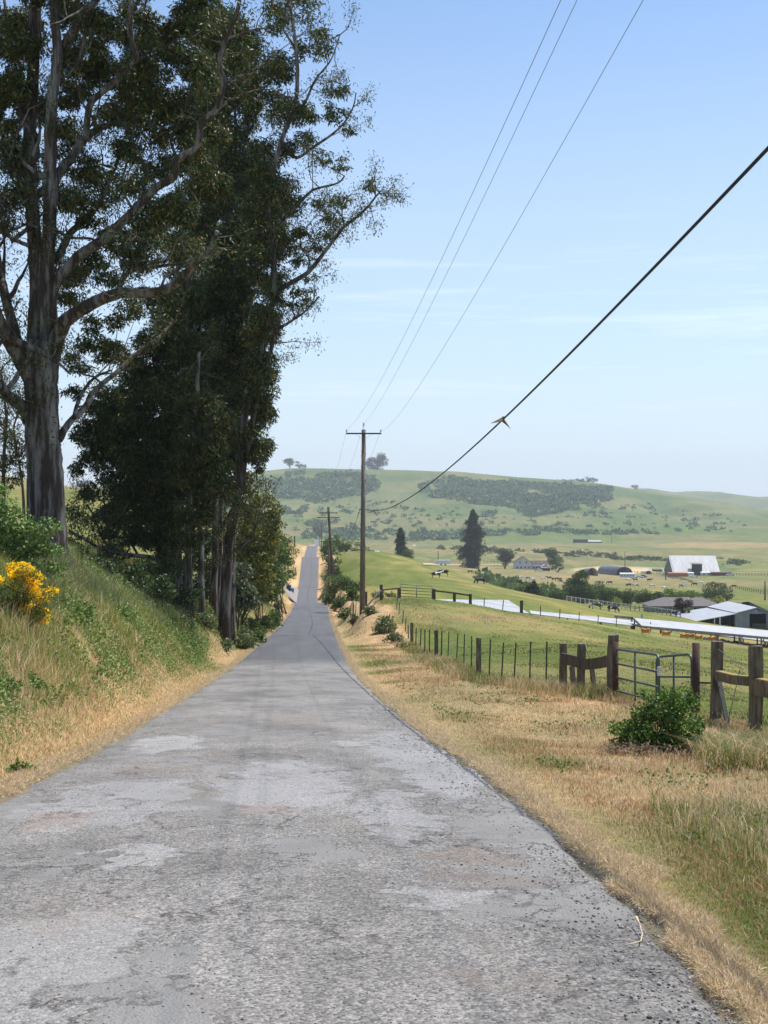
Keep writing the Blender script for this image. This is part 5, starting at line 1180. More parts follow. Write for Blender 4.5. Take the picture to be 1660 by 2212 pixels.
BLU = simple('blue_plastic', (.02, .13, .26), (.015, .10, .21), .4, 4); BLU2 = simple('teal_plastic', (.03, .22, .33), (.02, .18, .28), .4, 4); NAVY = simple('navy_plastic', (.03, .05, .11), (.02, .04, .09), .4, 4)
p = on(624, 304); bin_('dark blue wheeled bin with a lighter lid, front one of the pair by the drive', p.x, p.y, NAVY, BLU)
p = on(631, 308); bin_('bright blue wheeled bin standing behind its darker neighbour by the drive', p.x, p.y, BLU2, BLU2, .1)
# ---------------------------------------------------------------- farm buildings
def metal_roof(name, c1, c2, period=.9, ang=0.0, axis=0):
    m = bpy.data.materials.new(name); m.use_nodes = True; t = m.node_tree; b = t.nodes['Principled BSDF']; L = t.links.new
    b.inputs['Roughness'].default_value = .55; b.inputs['Specular IOR Level'].default_value = .35
    co = N(t, 'ShaderNodeTexCoord'); ma = N(t, 'ShaderNodeMapping'); ma.inputs['Rotation'].default_value = (0, 0, ang); L(co.outputs['Object'], ma.inputs[0])
    w = N(t, 'ShaderNodeTexWave', Scale=1.0 / period / 3.1416 * 1.57, Distortion=0.0); w.bands_direction = 'XYZ'[axis]; L(ma.outputs[0], w.inputs['Vector'])
    nz_ = N(t, 'ShaderNodeTexNoise', Scale=.25, Detail=6, Roughness=.65); ms = N(t, 'ShaderNodeMapping'); ms.inputs['Scale'].default_value = (3, .4, .6); L(co.outputs['Object'], ms.inputs[0]); L(ms.outputs[0], nz_.inputs['Vector'])
    c = mixc(t, 'MULTIPLY', 1.0, ramp(t, nz_.outputs[0], .3, .7, c2, c1), ramp(t, w.outputs[0], .0, .45, (.58, .59, .62), (1, 1, 1)))
    L(c, b.inputs['Base Color']); bp = N(t, 'ShaderNodeBump', Strength=.6, Distance=.05); L(w.outputs[0], bp.inputs['Height']); L(bp.outputs[0], b.inputs['Normal'])
    return m
WROOF = metal_roof('white_corrugated', (.46, .458, .462), (.39, .39, .395), 1.5, R(48))
GROOF = metal_roof('grey_corrugated', (.44, .45, .47), (.36, .37, .39), .8)
SROOF = metal_roof('silver_barn_roof', (.64, .64, .64), (.46, .46, .46), 1.4)
GWALL = simple('grey_metal_wall', (.24, .25, .27), (.19, .20, .22), .6, .6)
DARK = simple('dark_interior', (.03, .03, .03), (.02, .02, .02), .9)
WHT = simple('white_paint', (.70, .70, .68), (.58, .58, .56), .6, .5)
SHING = simple('grey_shingles', (.17, .155, .145), (.12, .11, .105), .9, 2)
CREAM = simple('pale_siding', (.60, .62, .60), (.52, .54, .53), .7, .7)
WIN = simple('window_glass', (.05, .06, .07), (.04, .05, .06), .15, 1, spec=.6)
FRAME = simple('grey_timber', (.25, .22, .185), (.16, .14, .12), .9, 2)
ORANGE = simple('orange_plastic', (.62, .26, .05), (.50, .20, .04), .5, 3)

def fz(x, y): return (2300 + x * .46566) * .54019, (2000 + y * .46583) * .54019       # region-3 reading to picture
def shift(P, O): return [Vector(p) - O for p in P]
# 1: pale flat shed roof lying behind the cross fence
c = [at(941, 1294.5, 176), at(1098, 1296, 176), at(1144, 1325, 152), at(956, 1305, 164)]
O = Vector((c[0].x, c[0].y, gz(c[0].x, c[0].y) - .3)); sA = thing('calf_shed', tuple(O), 'low shed with broad pale roof just behind the cross fence, leftmost white roof', 'shed', 'long white roofed sheds')
mb = MB(); mb.slab(shift(c, O), .12); mb.build('roof', WROOF, sA)
gl = at(916, 1304, 168); mb = MB(); mb.add(shift([c[0], c[3], gl], O), [(0, 1, 2)]); mb.slab(shift([c[0] + Vector((-.2, 0, -.1)), c[3] + Vector((-.2, 0, -.1)), gl], O), .1); mb.build('side_roof', simple('dark_grey_sheet', (.20, .21, .22)), sA)
mb = MB()
for q in (c[0].lerp(c[1], .03), c[0].lerp(c[1], .5), c[1].lerp(c[2], .05), c[3].lerp(c[2], .05), c[3].lerp(c[2], .5), c[3].lerp(c[2], .95)):
    g = gz(q.x, q.y); mb.beam(Vector((q.x, q.y, q.z - .12)) - O, Vector((q.x, q.y, min(g, q.z - .8) - .3)) - O, .2, .2)
mb.build('post', FRAME, sA)
# 2: the long strip roof running off to the right, and 3: the nearer one with its timber fascia
def long_shed(label, L0, R0, R1, L1, fasc, n, mat, posth, stuff_under=True):
    """roof corners: far left, far right, near right, near left"""
    O = Vector((L1.x, L1.y, L1.z - posth)); r = thing('calf_shed', tuple(O), label, 'shed', 'long white roofed sheds')
    mb = MB(); mb.slab(shift([L0, R0, R1, L1], O), .07); mb.build('roof', mat, r)
    if fasc:
        mb = MB(); dz = Vector((0, 0, -.05)); mb.beam(L1 - O + dz, R1 - O + dz, .10, .34); mb.beam(L0 - O + dz, L1 - O + dz, .10, .30); mb.beam(L0 - O + dz + (L0 - R0).normalized() * 3.6, L0 - O + dz, .1, .3); mb.build('fascia', FRAME, r)
    for i in range(n):
        t_ = (i + .05) / (n - .9)
        for A_, B_ in ((L1, R1), (L0, R0)):
            q = A_.lerp(B_, min(t_, 1)) - Vector((0, 0, .1)); g = min(gz(q.x, q.y), q.z - .9); mb = MB(); mb.beam(q - O, Vector((q.x, q.y, g - .1)) - O, .17, .17)
            if A_ is L1 and fasc: mb.beam(q - O - Vector((.0, 0, 0)), q - O + (R1 - L1).normalized() * -.6 + Vector((0, 0, .0)), .12, .12); mb.beam(q - O - Vector((0, 0, .8)), q - O + (R1 - L1).normalized() * .7, .1, .1)
            mb.build('post', FRAME, r)
    return r, O
long_shed('long strip of pale corrugated roof sloping from the broad shed down to the right', at(1144, 1318.6, 158), at(1800, 1381, 216), at(1800, 1402, 196), at(1148, 1325.5, 150), False, 12, WROOF, 1.6)
S3, O3 = long_shed('nearest long white roof with a timber fascia above the orange troughs', at(1368, 1334.4, 166), at(1860, 1381, 199), at(1860, 1396, 187), at(1387, 1353.5, 156), True, 11, WROOF, 1.7)
mb = MB(); q0, q1 = at(1367, 1333, 170), at(1367, 1379, 170)
mb.beam(at(1365, 1333, 170) - O3, at(1366, 1380, 170) - O3, .2, .2); mb.beam(at(1387, 1328, 172) - O3, at(1387, 1382, 170) - O3, .26, .26); mb.build('end_post', FRAME, S3)
# orange calf troughs under the eaves
TX = [(1424, 1371.5), (1482, 1380), (1534, 1386), (1558, 1388), (1589, 1391), (1649, 1399), (1747, 1412), (1790, 1418), (1852, 1428)]
zx = [(607, 1128), (783, 1150), (937, 1168), (990, 1168), (1062, 1182), (1178, 1192), (1397, 1215), (1474, 1222), (1606, 1238)]
names = ['leftmost orange trough, under the left end of the nearest white roof', 'second orange trough from the left under the nearest white roof', 'third orange trough, left of the close trio', 'middle orange trough of the close trio', 'orange trough at the right of the close trio',
         'orange trough left of the heavy dark fence post', 'orange trough just right of the heavy dark fence post', 'second last orange trough toward the right edge', 'orange trough nearest the right edge of the picture']
mh = MB()
mh.box(Vector((0, 0, .45)), (1.3, .8, .42)); mh.box(Vector((0, 0, .74)), (1.4, .92, .07)); mh.box(Vector((-.45, 0, .83)), (.5, .7, .14)); mh.box(Vector((.45, 0, .83)), (.5, .7, .14)); proto = None
for (zx_, zy_), lb in zip(zx, names):
    x, y = fz(zx_, zy_ + 22); p = hit(x, y); h0 = p.z
    r = thing('feed_trough', (p.x, p.y, h0 - .0), lb, 'trough', 'orange troughs under the white roof', -.25); r.scale = (.6, .6, .62)
    if proto is None: proto = mh.build('tub', ORANGE, r); ml = MB(); [ml.box(Vector((sx_, sy_, .1)), (.08, .08, .25)) for sx_ in (-.6, .6) for sy_ in (-.3, .3)]; pl_ = ml.build('leg', FRAME, r)
    else:
        for o_ in (proto, pl_): c_ = o_.copy(); COL.objects.link(c_); c_.parent = r
# black plastic sheeting ruffled along the foot of the shed
mb = MB(); P_ = [on(x, 155 + (x - 1387) * .066) for x in range(1520, 1800, 5)]
rn = random.Random(3); top = [p + Vector((0, rn.uniform(-.2, .2), .42 + rn.uniform(-.12, .12))) for p in P_]
for i in range(len(P_) - 1): mb.add([P_[i] - Vector((0, .6, 0)), P_[i + 1] - Vector((0, .6, 0)), top[i + 1], top[i]], [(0, 1, 2, 3)]); mb.add([P_[i] + Vector((0, .5, 0)), P_[i + 1] + Vector((0, .5, 0)), top[i + 1], top[i]], [(3, 2, 1, 0)])
o = mb.build('ground_sheeting', simple('black_sheeting', (.04, .042, .05), (.02, .02, .025), .5, 3)); tag(o, 'ruffled black sheeting lying along the foot of the nearest white roofed shed', 'sheeting')

# open fronted livestock barn with a lean-to
def Fp(x, y, Y): return at(*fz(x, y), Y)
Yb = 300.0
A_ = Fp(1138, 912, 330); B_ = Fp(1316, 868, 345); C_ = Fp(1565, 920, Yb); D_ = Fp(1382, 967, Yb - 4); E_ = Fp(1760, 985, Yb - 2)
lA = Fp(778, 980, 330); lC = Fp(1008, 1045, Yb - 6); lB = Fp(1136, 922, 331); lD = Fp(1395, 972, Yb - 4.2)
gb_ = gz(D_.x, D_.y); zf = Fp(1420, 1105, Yb).z; O = Vector((D_.x, D_.y, zf)); lb_ = thing('livestock_barn', tuple(O), 'open grey metal barn with wide lean-to roof at the right edge', 'barn')
BE = E_ + (B_ - C_); mb = MB(); mb.slab(shift([A_, B_, C_, D_], O), .15); mb.slab(shift([B_, BE, E_, C_], O), .15); mb.build('roof', GROOF, lb_)
mb = MB(); mb.slab(shift([lA, lB, lD, lC], O), .15); mb.build('lean_to_roof', GROOF, lb_)
def wallq(mb, a, b_, za, zb, zf_): mb.slab([a, b_, Vector((b_.x, b_.y, zf_)), Vector((a.x, a.y, zf_))], .12, (0, 1, 0))
# gable wall with a big door opening
d0, d1 = Fp(1492, 975, Yb), Fp(1640, 975, Yb); dz = .25
def wy(p): return Vector((p.x, p.y + .6, p.z - .2))
gD, gC, gE = wy(D_), wy(C_), wy(E_); 
def lerpx(a, b_, x): t_ = (x - a.x) / (b_.x - a.x); return a.lerp(b_, t_)
pts = lambda *P: [Vector(p) - O for p in P]
mb = MB(); xa, xb = d0.x, d1.x; zt = d0.z
w0 = lerpx(gD, gC, xa); w1 = lerpx(gC, gE, xb); F0 = lambda p: Vector((p.x, p.y, zf))
mb.slab(pts(gD, w0, F0(w0), F0(gD)), .15, (0, 1, 0)); mb.slab(pts(w1, gE, F0(gE), F0(w1)), .15, (0, 1, 0)); mb.slab(pts(w0, gC, w1, Vector((xb, w1.y, zt)), Vector((xa, w0.y, zt))), .15, (0, 1, 0))
mb.build('wall', GWALL, lb_)
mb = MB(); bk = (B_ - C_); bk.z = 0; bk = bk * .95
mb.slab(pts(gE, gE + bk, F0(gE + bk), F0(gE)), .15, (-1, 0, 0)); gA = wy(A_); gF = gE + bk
mb.slab(pts(gD + Vector((0, 9, -.6)), gE + Vector((0, 9, -.6)), F0(gE + Vector((0, 9, 0))), F0(gD + Vector((0, 9, 0)))), .15, (0, 1, 0))  # added near-black partition stands in for the dark inside seen through the doorway
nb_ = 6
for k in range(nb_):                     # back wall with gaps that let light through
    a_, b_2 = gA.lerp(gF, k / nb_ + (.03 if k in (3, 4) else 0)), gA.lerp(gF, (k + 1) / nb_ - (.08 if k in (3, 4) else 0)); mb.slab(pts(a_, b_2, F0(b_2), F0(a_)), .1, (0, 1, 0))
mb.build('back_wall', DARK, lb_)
for k in range(7):
    q = gD.lerp(gA, k / 6.0) - Vector((0, 0, .5)); mb = MB(); mb.beam(q - O, F0(q) - O, .3, .3); mb.build('post', FRAME, lb_)
    q = lC.lerp(lA, k / 6.0) + Vector((.4, .3, -.2)); mb = MB(); mb.beam(q - O, Vector((q.x, q.y, min(gz(q.x, q.y), zf + 2) - .3)) - O, .25, .25); mb.build('post', GWALL, lb_)
q = lC.lerp(lD, .5) + Vector((0, .4, -.2)); mb = MB(); mb.beam(q - O, F0(q) - O, .25, .25); q = lC.lerp(lD, .62) + Vector((0, .4, -.2)); mb.beam(q - O, F0(q) - O, .3, .3); mb.build('front_post', WHT, lb_)
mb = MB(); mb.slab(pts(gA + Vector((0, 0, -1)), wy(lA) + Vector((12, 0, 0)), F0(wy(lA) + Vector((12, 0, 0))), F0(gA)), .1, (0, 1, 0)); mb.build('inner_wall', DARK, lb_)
mb = MB()
for z in (.5, 1.0, 1.4): mb.beam(Vector((xa, gD.y + .3, zf + z)) - O, Vector((xb, gD.y + .3, zf + z)) - O, .06, .08)
mb.build('bar_gate', FRAME, lb_)

def box_house(root, O, c, w, d, h, roof_h, wall, roof, over=.5, rz=0, hip=False, gable_front=False):
    """block with a pitched roof; ridge along local x unless gable_front; c = base centre (relative)"""
    M = Matrix.Translation(c) @ Matrix.Rotation(rz, 4, 'Z'); T = lambda *p: M @ Vector(p)
    mb = MB(); hx, hy = w / 2, d / 2
    V_ = [T(-hx, -hy, -.6), T(hx, -hy, -.6), T(hx, hy, -.6), T(-hx, hy, -.6), T(-hx, -hy, h), T(hx, -hy, h), T(hx, hy, h), T(-hx, hy, h)]
    F_ = [(0, 1, 5, 4), (1, 2, 6, 5), (2, 3, 7, 6), (3, 0, 4, 7)]; mb.add(V_, F_)
    if not hip:
        if gable_front: mb.add([T(-hx, -hy, h), T(hx, -hy, h), T(0, -hy, h + roof_h)], [(0, 1, 2)]); mb.add([T(-hx, hy, h), T(hx, hy, h), T(0, hy, h + roof_h)], [(1, 0, 2)])
        else: mb.add([T(-hx, -hy, h), T(-hx, hy, h), T(-hx, 0, h + roof_h)], [(1, 0, 2)]); mb.add([T(hx, -hy, h), T(hx, hy, h), T(hx, 0, h + roof_h)], [(0, 1, 2)])
    wl = mb.build('wall', wall, root)
    mb = MB(); e = over; k = roof_h / (hx if gable_front else hy) * e; z = h + .05
    if hip:
        r0, r1 = (-hx + hy, 0), (hx - hy, 0)
        for q in ([T(-hx - e, -hy - e, z - k), T(hx + e, -hy - e, z - k), T(r1[0], 0, z + roof_h), T(r0[0], 0, z + roof_h)], [T(hx + e, -hy - e, z - k), T(hx + e, hy + e, z - k), T(r1[0], 0, z + roof_h)],
                  [T(hx + e, hy + e, z - k), T(-hx - e, hy + e, z - k), T(r0[0], 0, z + roof_h), T(r1[0], 0, z + roof_h)], [T(-hx - e, hy + e, z - k), T(-hx - e, -hy - e, z - k), T(r0[0], 0, z + roof_h)]): mb.slab(q, .15)
    elif gable_front:
        mb.slab([T(-hx - e, -hy - e, z - k), T(0, -hy - e, z + roof_h), T(0, hy + e, z + roof_h), T(-hx - e, hy + e, z - k)], .18); mb.slab([T(0, -hy - e, z + roof_h), T(hx + e, -hy - e, z - k), T(hx + e, hy + e, z - k), T(0, hy + e, z + roof_h)], .18)
    else:
        mb.slab([T(-hx - e, -hy - e, z - k), T(hx + e, -hy - e, z - k), T(hx + e, 0, z + roof_h), T(-hx - e, 0, z + roof_h)], .18); mb.slab([T(-hx - e, 0, z + roof_h), T(hx + e, 0, z + roof_h), T(hx + e, hy + e, z - k), T(-hx - e, hy + e, z - k)], .18)
    rf_ = mb.build('roof', roof, root)
    return T, wl, rf_
def window(T, x, z, w, h, hy, root, front=True):
    mb = MB(); y = -hy - .04; mb.slab([T(x - w / 2, y, z - h / 2), T(x + w / 2, y, z - h / 2), T(x + w / 2, y, z + h / 2), T(x - w / 2, y, z + h / 2)], .05, (0, 1, 0)); p = mb.build('window', WIN, root)
    mb = MB(); t_ = .13
    for (cx_0, cz_0, ww, hh) in ((x, z + h / 2, w + .3, t_), (x, z - h / 2, w + .3, t_), (x - w / 2, z, t_, h), (x + w / 2, z, t_, h), (x, z, .07, h)):
        mb.slab([T(cx_0 - ww / 2, y - .03, cz_0 - hh / 2), T(cx_0 + ww / 2, y - .03, cz_0 - hh / 2), T(cx_0 + ww / 2, y - .03, cz_0 + hh / 2), T(cx_0 - ww / 2, y - .03, cz_0 + hh / 2)], .03, (0, 1, 0))
    mb.build('frame', WHT, p)

# white farmhouse
b = on(1142, 880); px = 880 / FPX
fh = thing('farmhouse', tuple(b), 'white two storey farmhouse with brown roof in the valley', 'house'); GREENW = simple('green_trim', (.16, .27, .24), (.12, .2, .18))
T, wl, rf_ = box_house(fh, b, Vector((-4.2, 0, 0)), 11.5, 9, 5.0, 4.0, CREAM, simple('brown_shingles', (.13, .10, .10), (.09, .07, .07), .9, 1), .7, gable_front=True)
for x, z in ((-4, 1.6), (-1.3, 1.6), (1.5, 1.6), (4.2, 1.6), (-2, 5.0), (2.2, 5.0)): window(T, x, z, 1.1, 1.5, 4.5, fh)
T, _, r2 = box_house(fh, b, Vector((6.8, 1, 0)), 10.5, 7, 3.2, 2.6, CREAM, simple('brown_shingles_wing', (.13, .10, .10), (.09, .07, .07), .9, 1), .6)
for x in (-3.6, -1.2, 1.2, 3.6): window(T, x, 1.6, 1.1, 1.4, 3.5, fh)
for k in range(3): mb = MB(); q = T(-3 + 2.6 * k, -2.0, 4.5); mb.box(q, (.7, .7, .2)); mb.build('skylight', WHT, r2)
T, _, _ = box_house(fh, b, Vector((10.5, -4, 0)), 4.5, 4, 2.2, 1.4, CREAM, WHT, .4, gable_front=True)
mb = MB(); mb.slab([Vector((2, -5.4, 2.5)), Vector((8, -5.4, 2.5)), Vector((8, -2.6, 3.0)), Vector((2, -2.6, 3.0))], .2); mb.build('porch_roof', SHING, fh)
for k in range(4): mb = MB(); mb.beam(Vector((2.2 + 1.8 * k, -5.2, -.5)), Vector((2.2 + 1.8 * k, -5.2, 2.4)), .18, .18); mb.build('porch_post', WHT, fh)

# silver A-roofed barn
Yk = 880.0; bl, br_ = fz(838, 618), fz(1250, 622); tl, tr = fz(803, 474), fz(1205, 477)
a0 = at(*bl, Yk); a1 = at(*br_, Yk); t0 = at(*tl, Yk + 11); t1 = at(*tr, Yk + 11); gl_ = at(*fz(762, 600), Yk + 22)
g0 = gz(a0.x, Yk); O = Vector((a0.x, Yk, g0)); kb = thing('gable_barn', tuple(O), 'large barn with steep silver metal roof reaching almost to the ground', 'barn')
bkv = Vector((gl_.x - a0.x, 22, 0)); mb = MB(); mb.slab(shift([a0, a1, t1, t0], O), .3); mb.slab(shift([t0, t1, a1 + bkv, a0 + bkv], O), .3); mb.build('roof', SROOF, kb)
mb = MB(); lo = lambda p: Vector((p.x, p.y, g0 - 1)); i_ = Vector((.6, 0, 0)); mb.slab(shift([a0 + i_, t0 + i_, a0 + bkv + i_, lo(a0 + bkv) + i_, lo(a0) + i_], O), .2, (1, 0, 0)); i_ = Vector((-.6, 0, 0)); mb.slab(shift([a1 + i_, t1 + i_, a1 + bkv + i_, lo(a1 + bkv) + i_, lo(a1) + i_], O), .2, (-1, 0, 0)); mb.build('gable_wall', simple('weathered_barn_wall', (.15, .15, .14), (.10, .10, .10), .9, .3), kb)  # gable walls in a darker grey than the front wall
mb = MB(); j = Vector((0, 1.2, -.2)); mb.slab(shift([a0 + j, a1 + j, lo(a1 + j), lo(a0 + j)], O), .2, (0, 1, 0)); mb.build('front_wall', WHT, kb)
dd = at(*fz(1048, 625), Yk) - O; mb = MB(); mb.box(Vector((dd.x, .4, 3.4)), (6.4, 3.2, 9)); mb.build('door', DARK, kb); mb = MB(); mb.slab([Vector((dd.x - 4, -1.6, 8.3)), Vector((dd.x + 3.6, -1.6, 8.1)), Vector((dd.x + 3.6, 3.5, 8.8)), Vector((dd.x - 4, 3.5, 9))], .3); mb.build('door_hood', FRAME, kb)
def low_box(name, label, cat, x0, x1, yt, yb, Y, mat, depth=3, roofm=None, group=None, wins=0):
    p0, p1 = at(*fz(x0, yb), Y), at(*fz(x1, yb), Y); t_ = at(*fz(x0, yt), Y); c_ = p0.lerp(p1, .5); g = gz(c_.x, Y); h = max(t_.z - p0.z, .8); w = p1.x - p0.x
    r = thing(name, (c_.x, Y, g), label, cat, group); mb = MB(); mb.box(Vector((0, 0, h / 2)), (w, depth, h)); mb.build('wall', mat, r)
    mb = MB(); mb.slab([Vector((-w / 2 - .2, -depth / 2 - .2, h)), Vector((w / 2 + .2, -depth / 2 - .2, h)), Vector((w / 2 + .2, depth / 2 + .2, h + .4)), Vector((-w / 2 - .2, depth / 2 + .2, h + .4))], .15, (0, 0, 1)); mb.build('roof', roofm or mat, r)
    for k in range(wins):
        mb = MB(); mb.box(Vector((-w / 2 + w * (k + .5) / wins, -depth / 2 - .03, h * .55)), (w / wins * .4, .06, h * .35)); mb.build('window', WIN, r)
    return r
low_box('storage_container', 'rust orange container in front of the left end of the silver barn', 'container', 800, 965, 628, 658, 862, simple('orange_rust', (.42, .17, .08), (.30, .12, .06), .7, 1))
low_box('storage_container', 'dark red brown container at the right foot of the silver barn', 'container', 1168, 1340, 632, 657, 862, simple('dark_rust', (.12, .055, .05), (.08, .04, .04), .7, 1))
low_box('farm_shed', 'small white shed against the silver barn right of its dark door', 'shed', 1082, 1166, 628, 656, 866, WHT, wins=2)
low_box('farm_shed', 'small white shed against the silver barn left of its dark door', 'shed', 968, 1018, 622, 650, 868, WHT)
low_box('livestock_trailer', 'long white trailer parked in front of the dark round shed', 'trailer', 388, 510, 590, 622, 800, WHT, wins=5)
low_box('storage_container', 'blue container beside the small tan hoop shed', 'container', 40, 104, 568, 600, 790, simple('blue_sheet', (.06, .16, .32), (.05, .12, .25), .5, 1))
low_box('dark_farm_shed', 'dark low outbuilding on the hill foot, left of the pale roofed one', 'shed', -12, 105, 268, 296, 1750, simple('dark_timber', (.07, .07, .075), (.05, .05, .055), .9, 1), depth=10, roofm=simple('dark_roof', (.10, .10, .11)))
low_box('pale_roofed_shed', 'long low outbuilding with pale roof on the hill foot', 'shed', 108, 222, 286, 298, 1750, simple('grey_timber_wall', (.16, .16, .16)), depth=22, roofm=WHT)
low_box('cattle_shelter', 'dark low open shelter between the big conifer and the farmhouse', 'shelter', -290, -215, 630 * .9 + 18, 607, 870, DARK, roofm=FRAME)
low_box('low_outbuilding', 'low dark outbuilding at the left of the silver barn', 'shed', 672, 740, 562, 578, 940, simple('dark_timber_wall', (.10, .095, .09)), depth=8)
low_box('white_cabin', 'tiny white cabin beyond the pole row at the left of the road', 'shed', -1395, -1368, 326, 334, 1700, WHT, depth=8)

# round roofed sheds
def hoop(label, x0, x1, yb, yt, Y, mat, depth, skew, back=DARK, gap=False):
    p0, p1 = at(*fz(x0, yb), Y), at(*fz(x1, yb), Y); h = at(*fz(x0, yt), Y).z - p0.z; c_ = p0.lerp(p1, .5); g = gz(c_.x, Y); w = (p1.x - p0.x) / 2
    r = thing('hoop_shed', (c_.x, Y, g), label, 'shed', 'round roofed farm sheds'); V_ = []; n = 18
    for yy in (0, depth):
        for rr in (1.0, .965):
            for k in range(n + 1): a = math.pi * k / n; V_.append((math.cos(a) * w * rr + skew * yy, yy, (math.sin(a) ** .8) * h * rr - (.3 if k in (0, n) else 0)))
    m = n + 1; F_ = []
    for k in range(n): F_ += [(k, k + 1, 2 * m + k + 1, 2 * m + k), (m + k + 1, m + k, 3 * m + k, 3 * m + k + 1), (k + 1, k, m + k, m + k + 1)]
    raw_mesh('roof', np.array(V_), F_, mat, r, smooth=True)
    mb = MB(); mb.add([Vector(V_[3 * m + k]) for k in range(m)], [tuple(range(m))]); mb.build('end_wall', back, r); return r
hoop('dark grey round roofed metal shed in the valley behind the trailer', 352, 500, 580, 502, 850, simple('quonset_steel', (.20, .22, .24), (.14, .155, .17), .5, .3), 24, -.35)
hoop('small tan hoop shed with open front, beside the blue container', 104, 200, 608, 540, 790, simple('tan_fabric', (.50, .44, .34), (.40, .35, .27), .7, .3), 8, -.2, back=simple('brown_back', (.10, .06, .045)))
hoop('tiny white dome shed left of the silver barn', 608, 664, 578, 548, 900, WHT, 8, -.2, back=WHT)

# grey bungalow with hip roof near the creek
b = on(1460, 340); bh = thing('bungalow', tuple(b), 'low grey house with hip roof half hidden by the purple tree', 'house')
T, _, _ = box_house(bh, b, Vector((0, 0, 0)), 15, 8, 2.6, 1.7, simple('grey_siding', (.22, .25, .24), (.18, .2, .2), .8, 1), SHING, .7, hip=True)
for x in (-5.5, -1, 4.5): window(T, x, 1.4, 1.5, 1.2, 4, bh)
b2 = Vector((7, 4, 0)); box_house(bh, b, b2, 9, 7, 2.5, 1.5, simple('grey_siding_wing', (.22, .25, .24), (.18, .2, .2), .8, 1), SHING, .6, hip=True)

# rail fence by the bungalow, far paddock fences
wf = thing('white_rail_fence', tuple(on(1300, 330)), 'pale rail fence running behind the two grazing cows to the grey house', 'fence'); O = Vector(wf.location); Pq = []
for k, x in enumerate(np.linspace(1225, 1470, 26)):
    Y = 345 - 40 * (k / 25.0) ** 2; q = on(x, Y); Pq.append(q); mb = MB(); mb.beam(q - O - Vector((0, 0, .2)), q - O + Vector((0, 0, 1.5)), .2, .2); mb.build('post', WHT if k < 14 else GWALL, wf)
for z in (.6, 1.0, 1.4):
    mb = MB()
    for a_, b_ in zip(Pq[:-1], Pq[1:]): mb.beam(a_ - O + Vector((0, 0, z)), b_ - O + Vector((0, 0, z)), .06, .14)
    mb.build('rail', FRAME if z < 1.2 else WHT, wf)
def far_fence(label, pts, hh=1.5, n=30, w=.25, mat=DWOOD):
    Q = [hit(*p) for p in pts]; r = thing('paddock_fence', tuple(Q[0]), label, 'fence', 'distant paddock fences'); O = Vector(r.location); mb = MB(); q2 = []
    for a_, b_ in zip(Q[:-1], Q[1:]):
        for k in range(n): p = a_.lerp(b_, k / n); p.z = gz(p.x, p.y); q2.append(p - O)
    for p in q2: m3 = MB(); m3.beam(p - Vector((0, 0, .2)), p + Vector((0, 0, hh)), w, w); m3.build('post', mat, r)
    mb = MB()
    for z in (.7, 1.3):
        for a_, b_ in zip(q2[:-1], q2[1:]): mb.beam(a_ + Vector((0, 0, z)), b_ + Vector((0, 0, z)), .07, .07)
    mb.build('rail', mat, r)
far_fence('dark paddock fence below the silver barn running to the right edge', [(1330, 1236), (1440, 1240), (1560, 1243), (1665, 1243)], n=16)
far_fence('fence line climbing from the willow tree to the right edge', [(1590, 1272), (1665, 1285)], n=16, w=.2)
far_fence('small corral of dark rails below the left end of the silver barn', [(1439, 1246), (1470, 1252), (1500, 1262)], n=12)
far_fence('long thin field fence across the plain left of the farmhouse', [(930, 1213), (1010, 1214), (1110, 1216)], n=14, w=.2)

# vehicles
def car(label, X, Y, rz, paint, cat='car', L_=4.5, truck=False, name='parked_car', z=None, group=None):
    b = Vector((X, Y, gz(X, Y) if z is None else z)); r = thing(name, tuple(b), label, cat, group, rz); h = L_ / 2
    prof = [(-h, .45), (-h + .05, .85), (-h + .7, .95), (-h + 1.3, 1.42), (.6, 1.45), (1.25, 1.0), (h - .1, .85), (h, .45)] if not truck else [(-h, .5), (-h, 1.05), (-.6, 1.05), (-.5, 1.8), (.9, 1.8), (1.5, 1.15), (h - .05, 1.0), (h, .5)]
    V_ = [Vector((x, s_ * (.88 if z_ < 1.1 else .70), z_)) for s_ in (-1, 1) for x, z_ in prof]; n = len(prof); mb = MB()
    mb.add(V_, [tuple(range(n))[::-1], tuple(range(n, 2 * n))] + [(i, (i + 1) % n, n + (i + 1) % n, n + i) for i in range(n)]); mb.build('body', paint, r)
    mb = MB()
    for s_ in (-1, 1): mb.slab([Vector((x, s_ * (.80 if z_ < 1.2 else .735), z_)) for x, z_ in ((-h + 1.0, 1.02), (-h + 1.45, 1.36), (.5, 1.38), (1.0, 1.04))], .02, (0, s_, 0))
    mb.build('window', WIN, r)
    for sx_ in (-h + .85, h - .85):
        for s_ in (-1, 1): mb = MB(); mb.tube([Vector((sx_, s_ * .70, .34)), Vector((sx_, s_ * .90, .34))], .34, 12); w_ = mb.build('wheel', BLACK, r)
    return r
SIL = simple('silver_paint', (.45, .46, .47), (.4, .41, .42), .3, 1, spec=.5); WPT = simple('white_car_paint', (.72, .72, .72), (.66, .66, .66), .3, 1, spec=.5); DPT = simple('dark_car_paint', (.05, .055, .07), (.04, .04, .05), .3, 1, spec=.5)
p = on(686.5, 665); car('small white car driving on the far road beyond the crest', float(XC(930)) + 1.2, 930, R(88), WPT, name='car', z=float(ZR(930)) + .06)
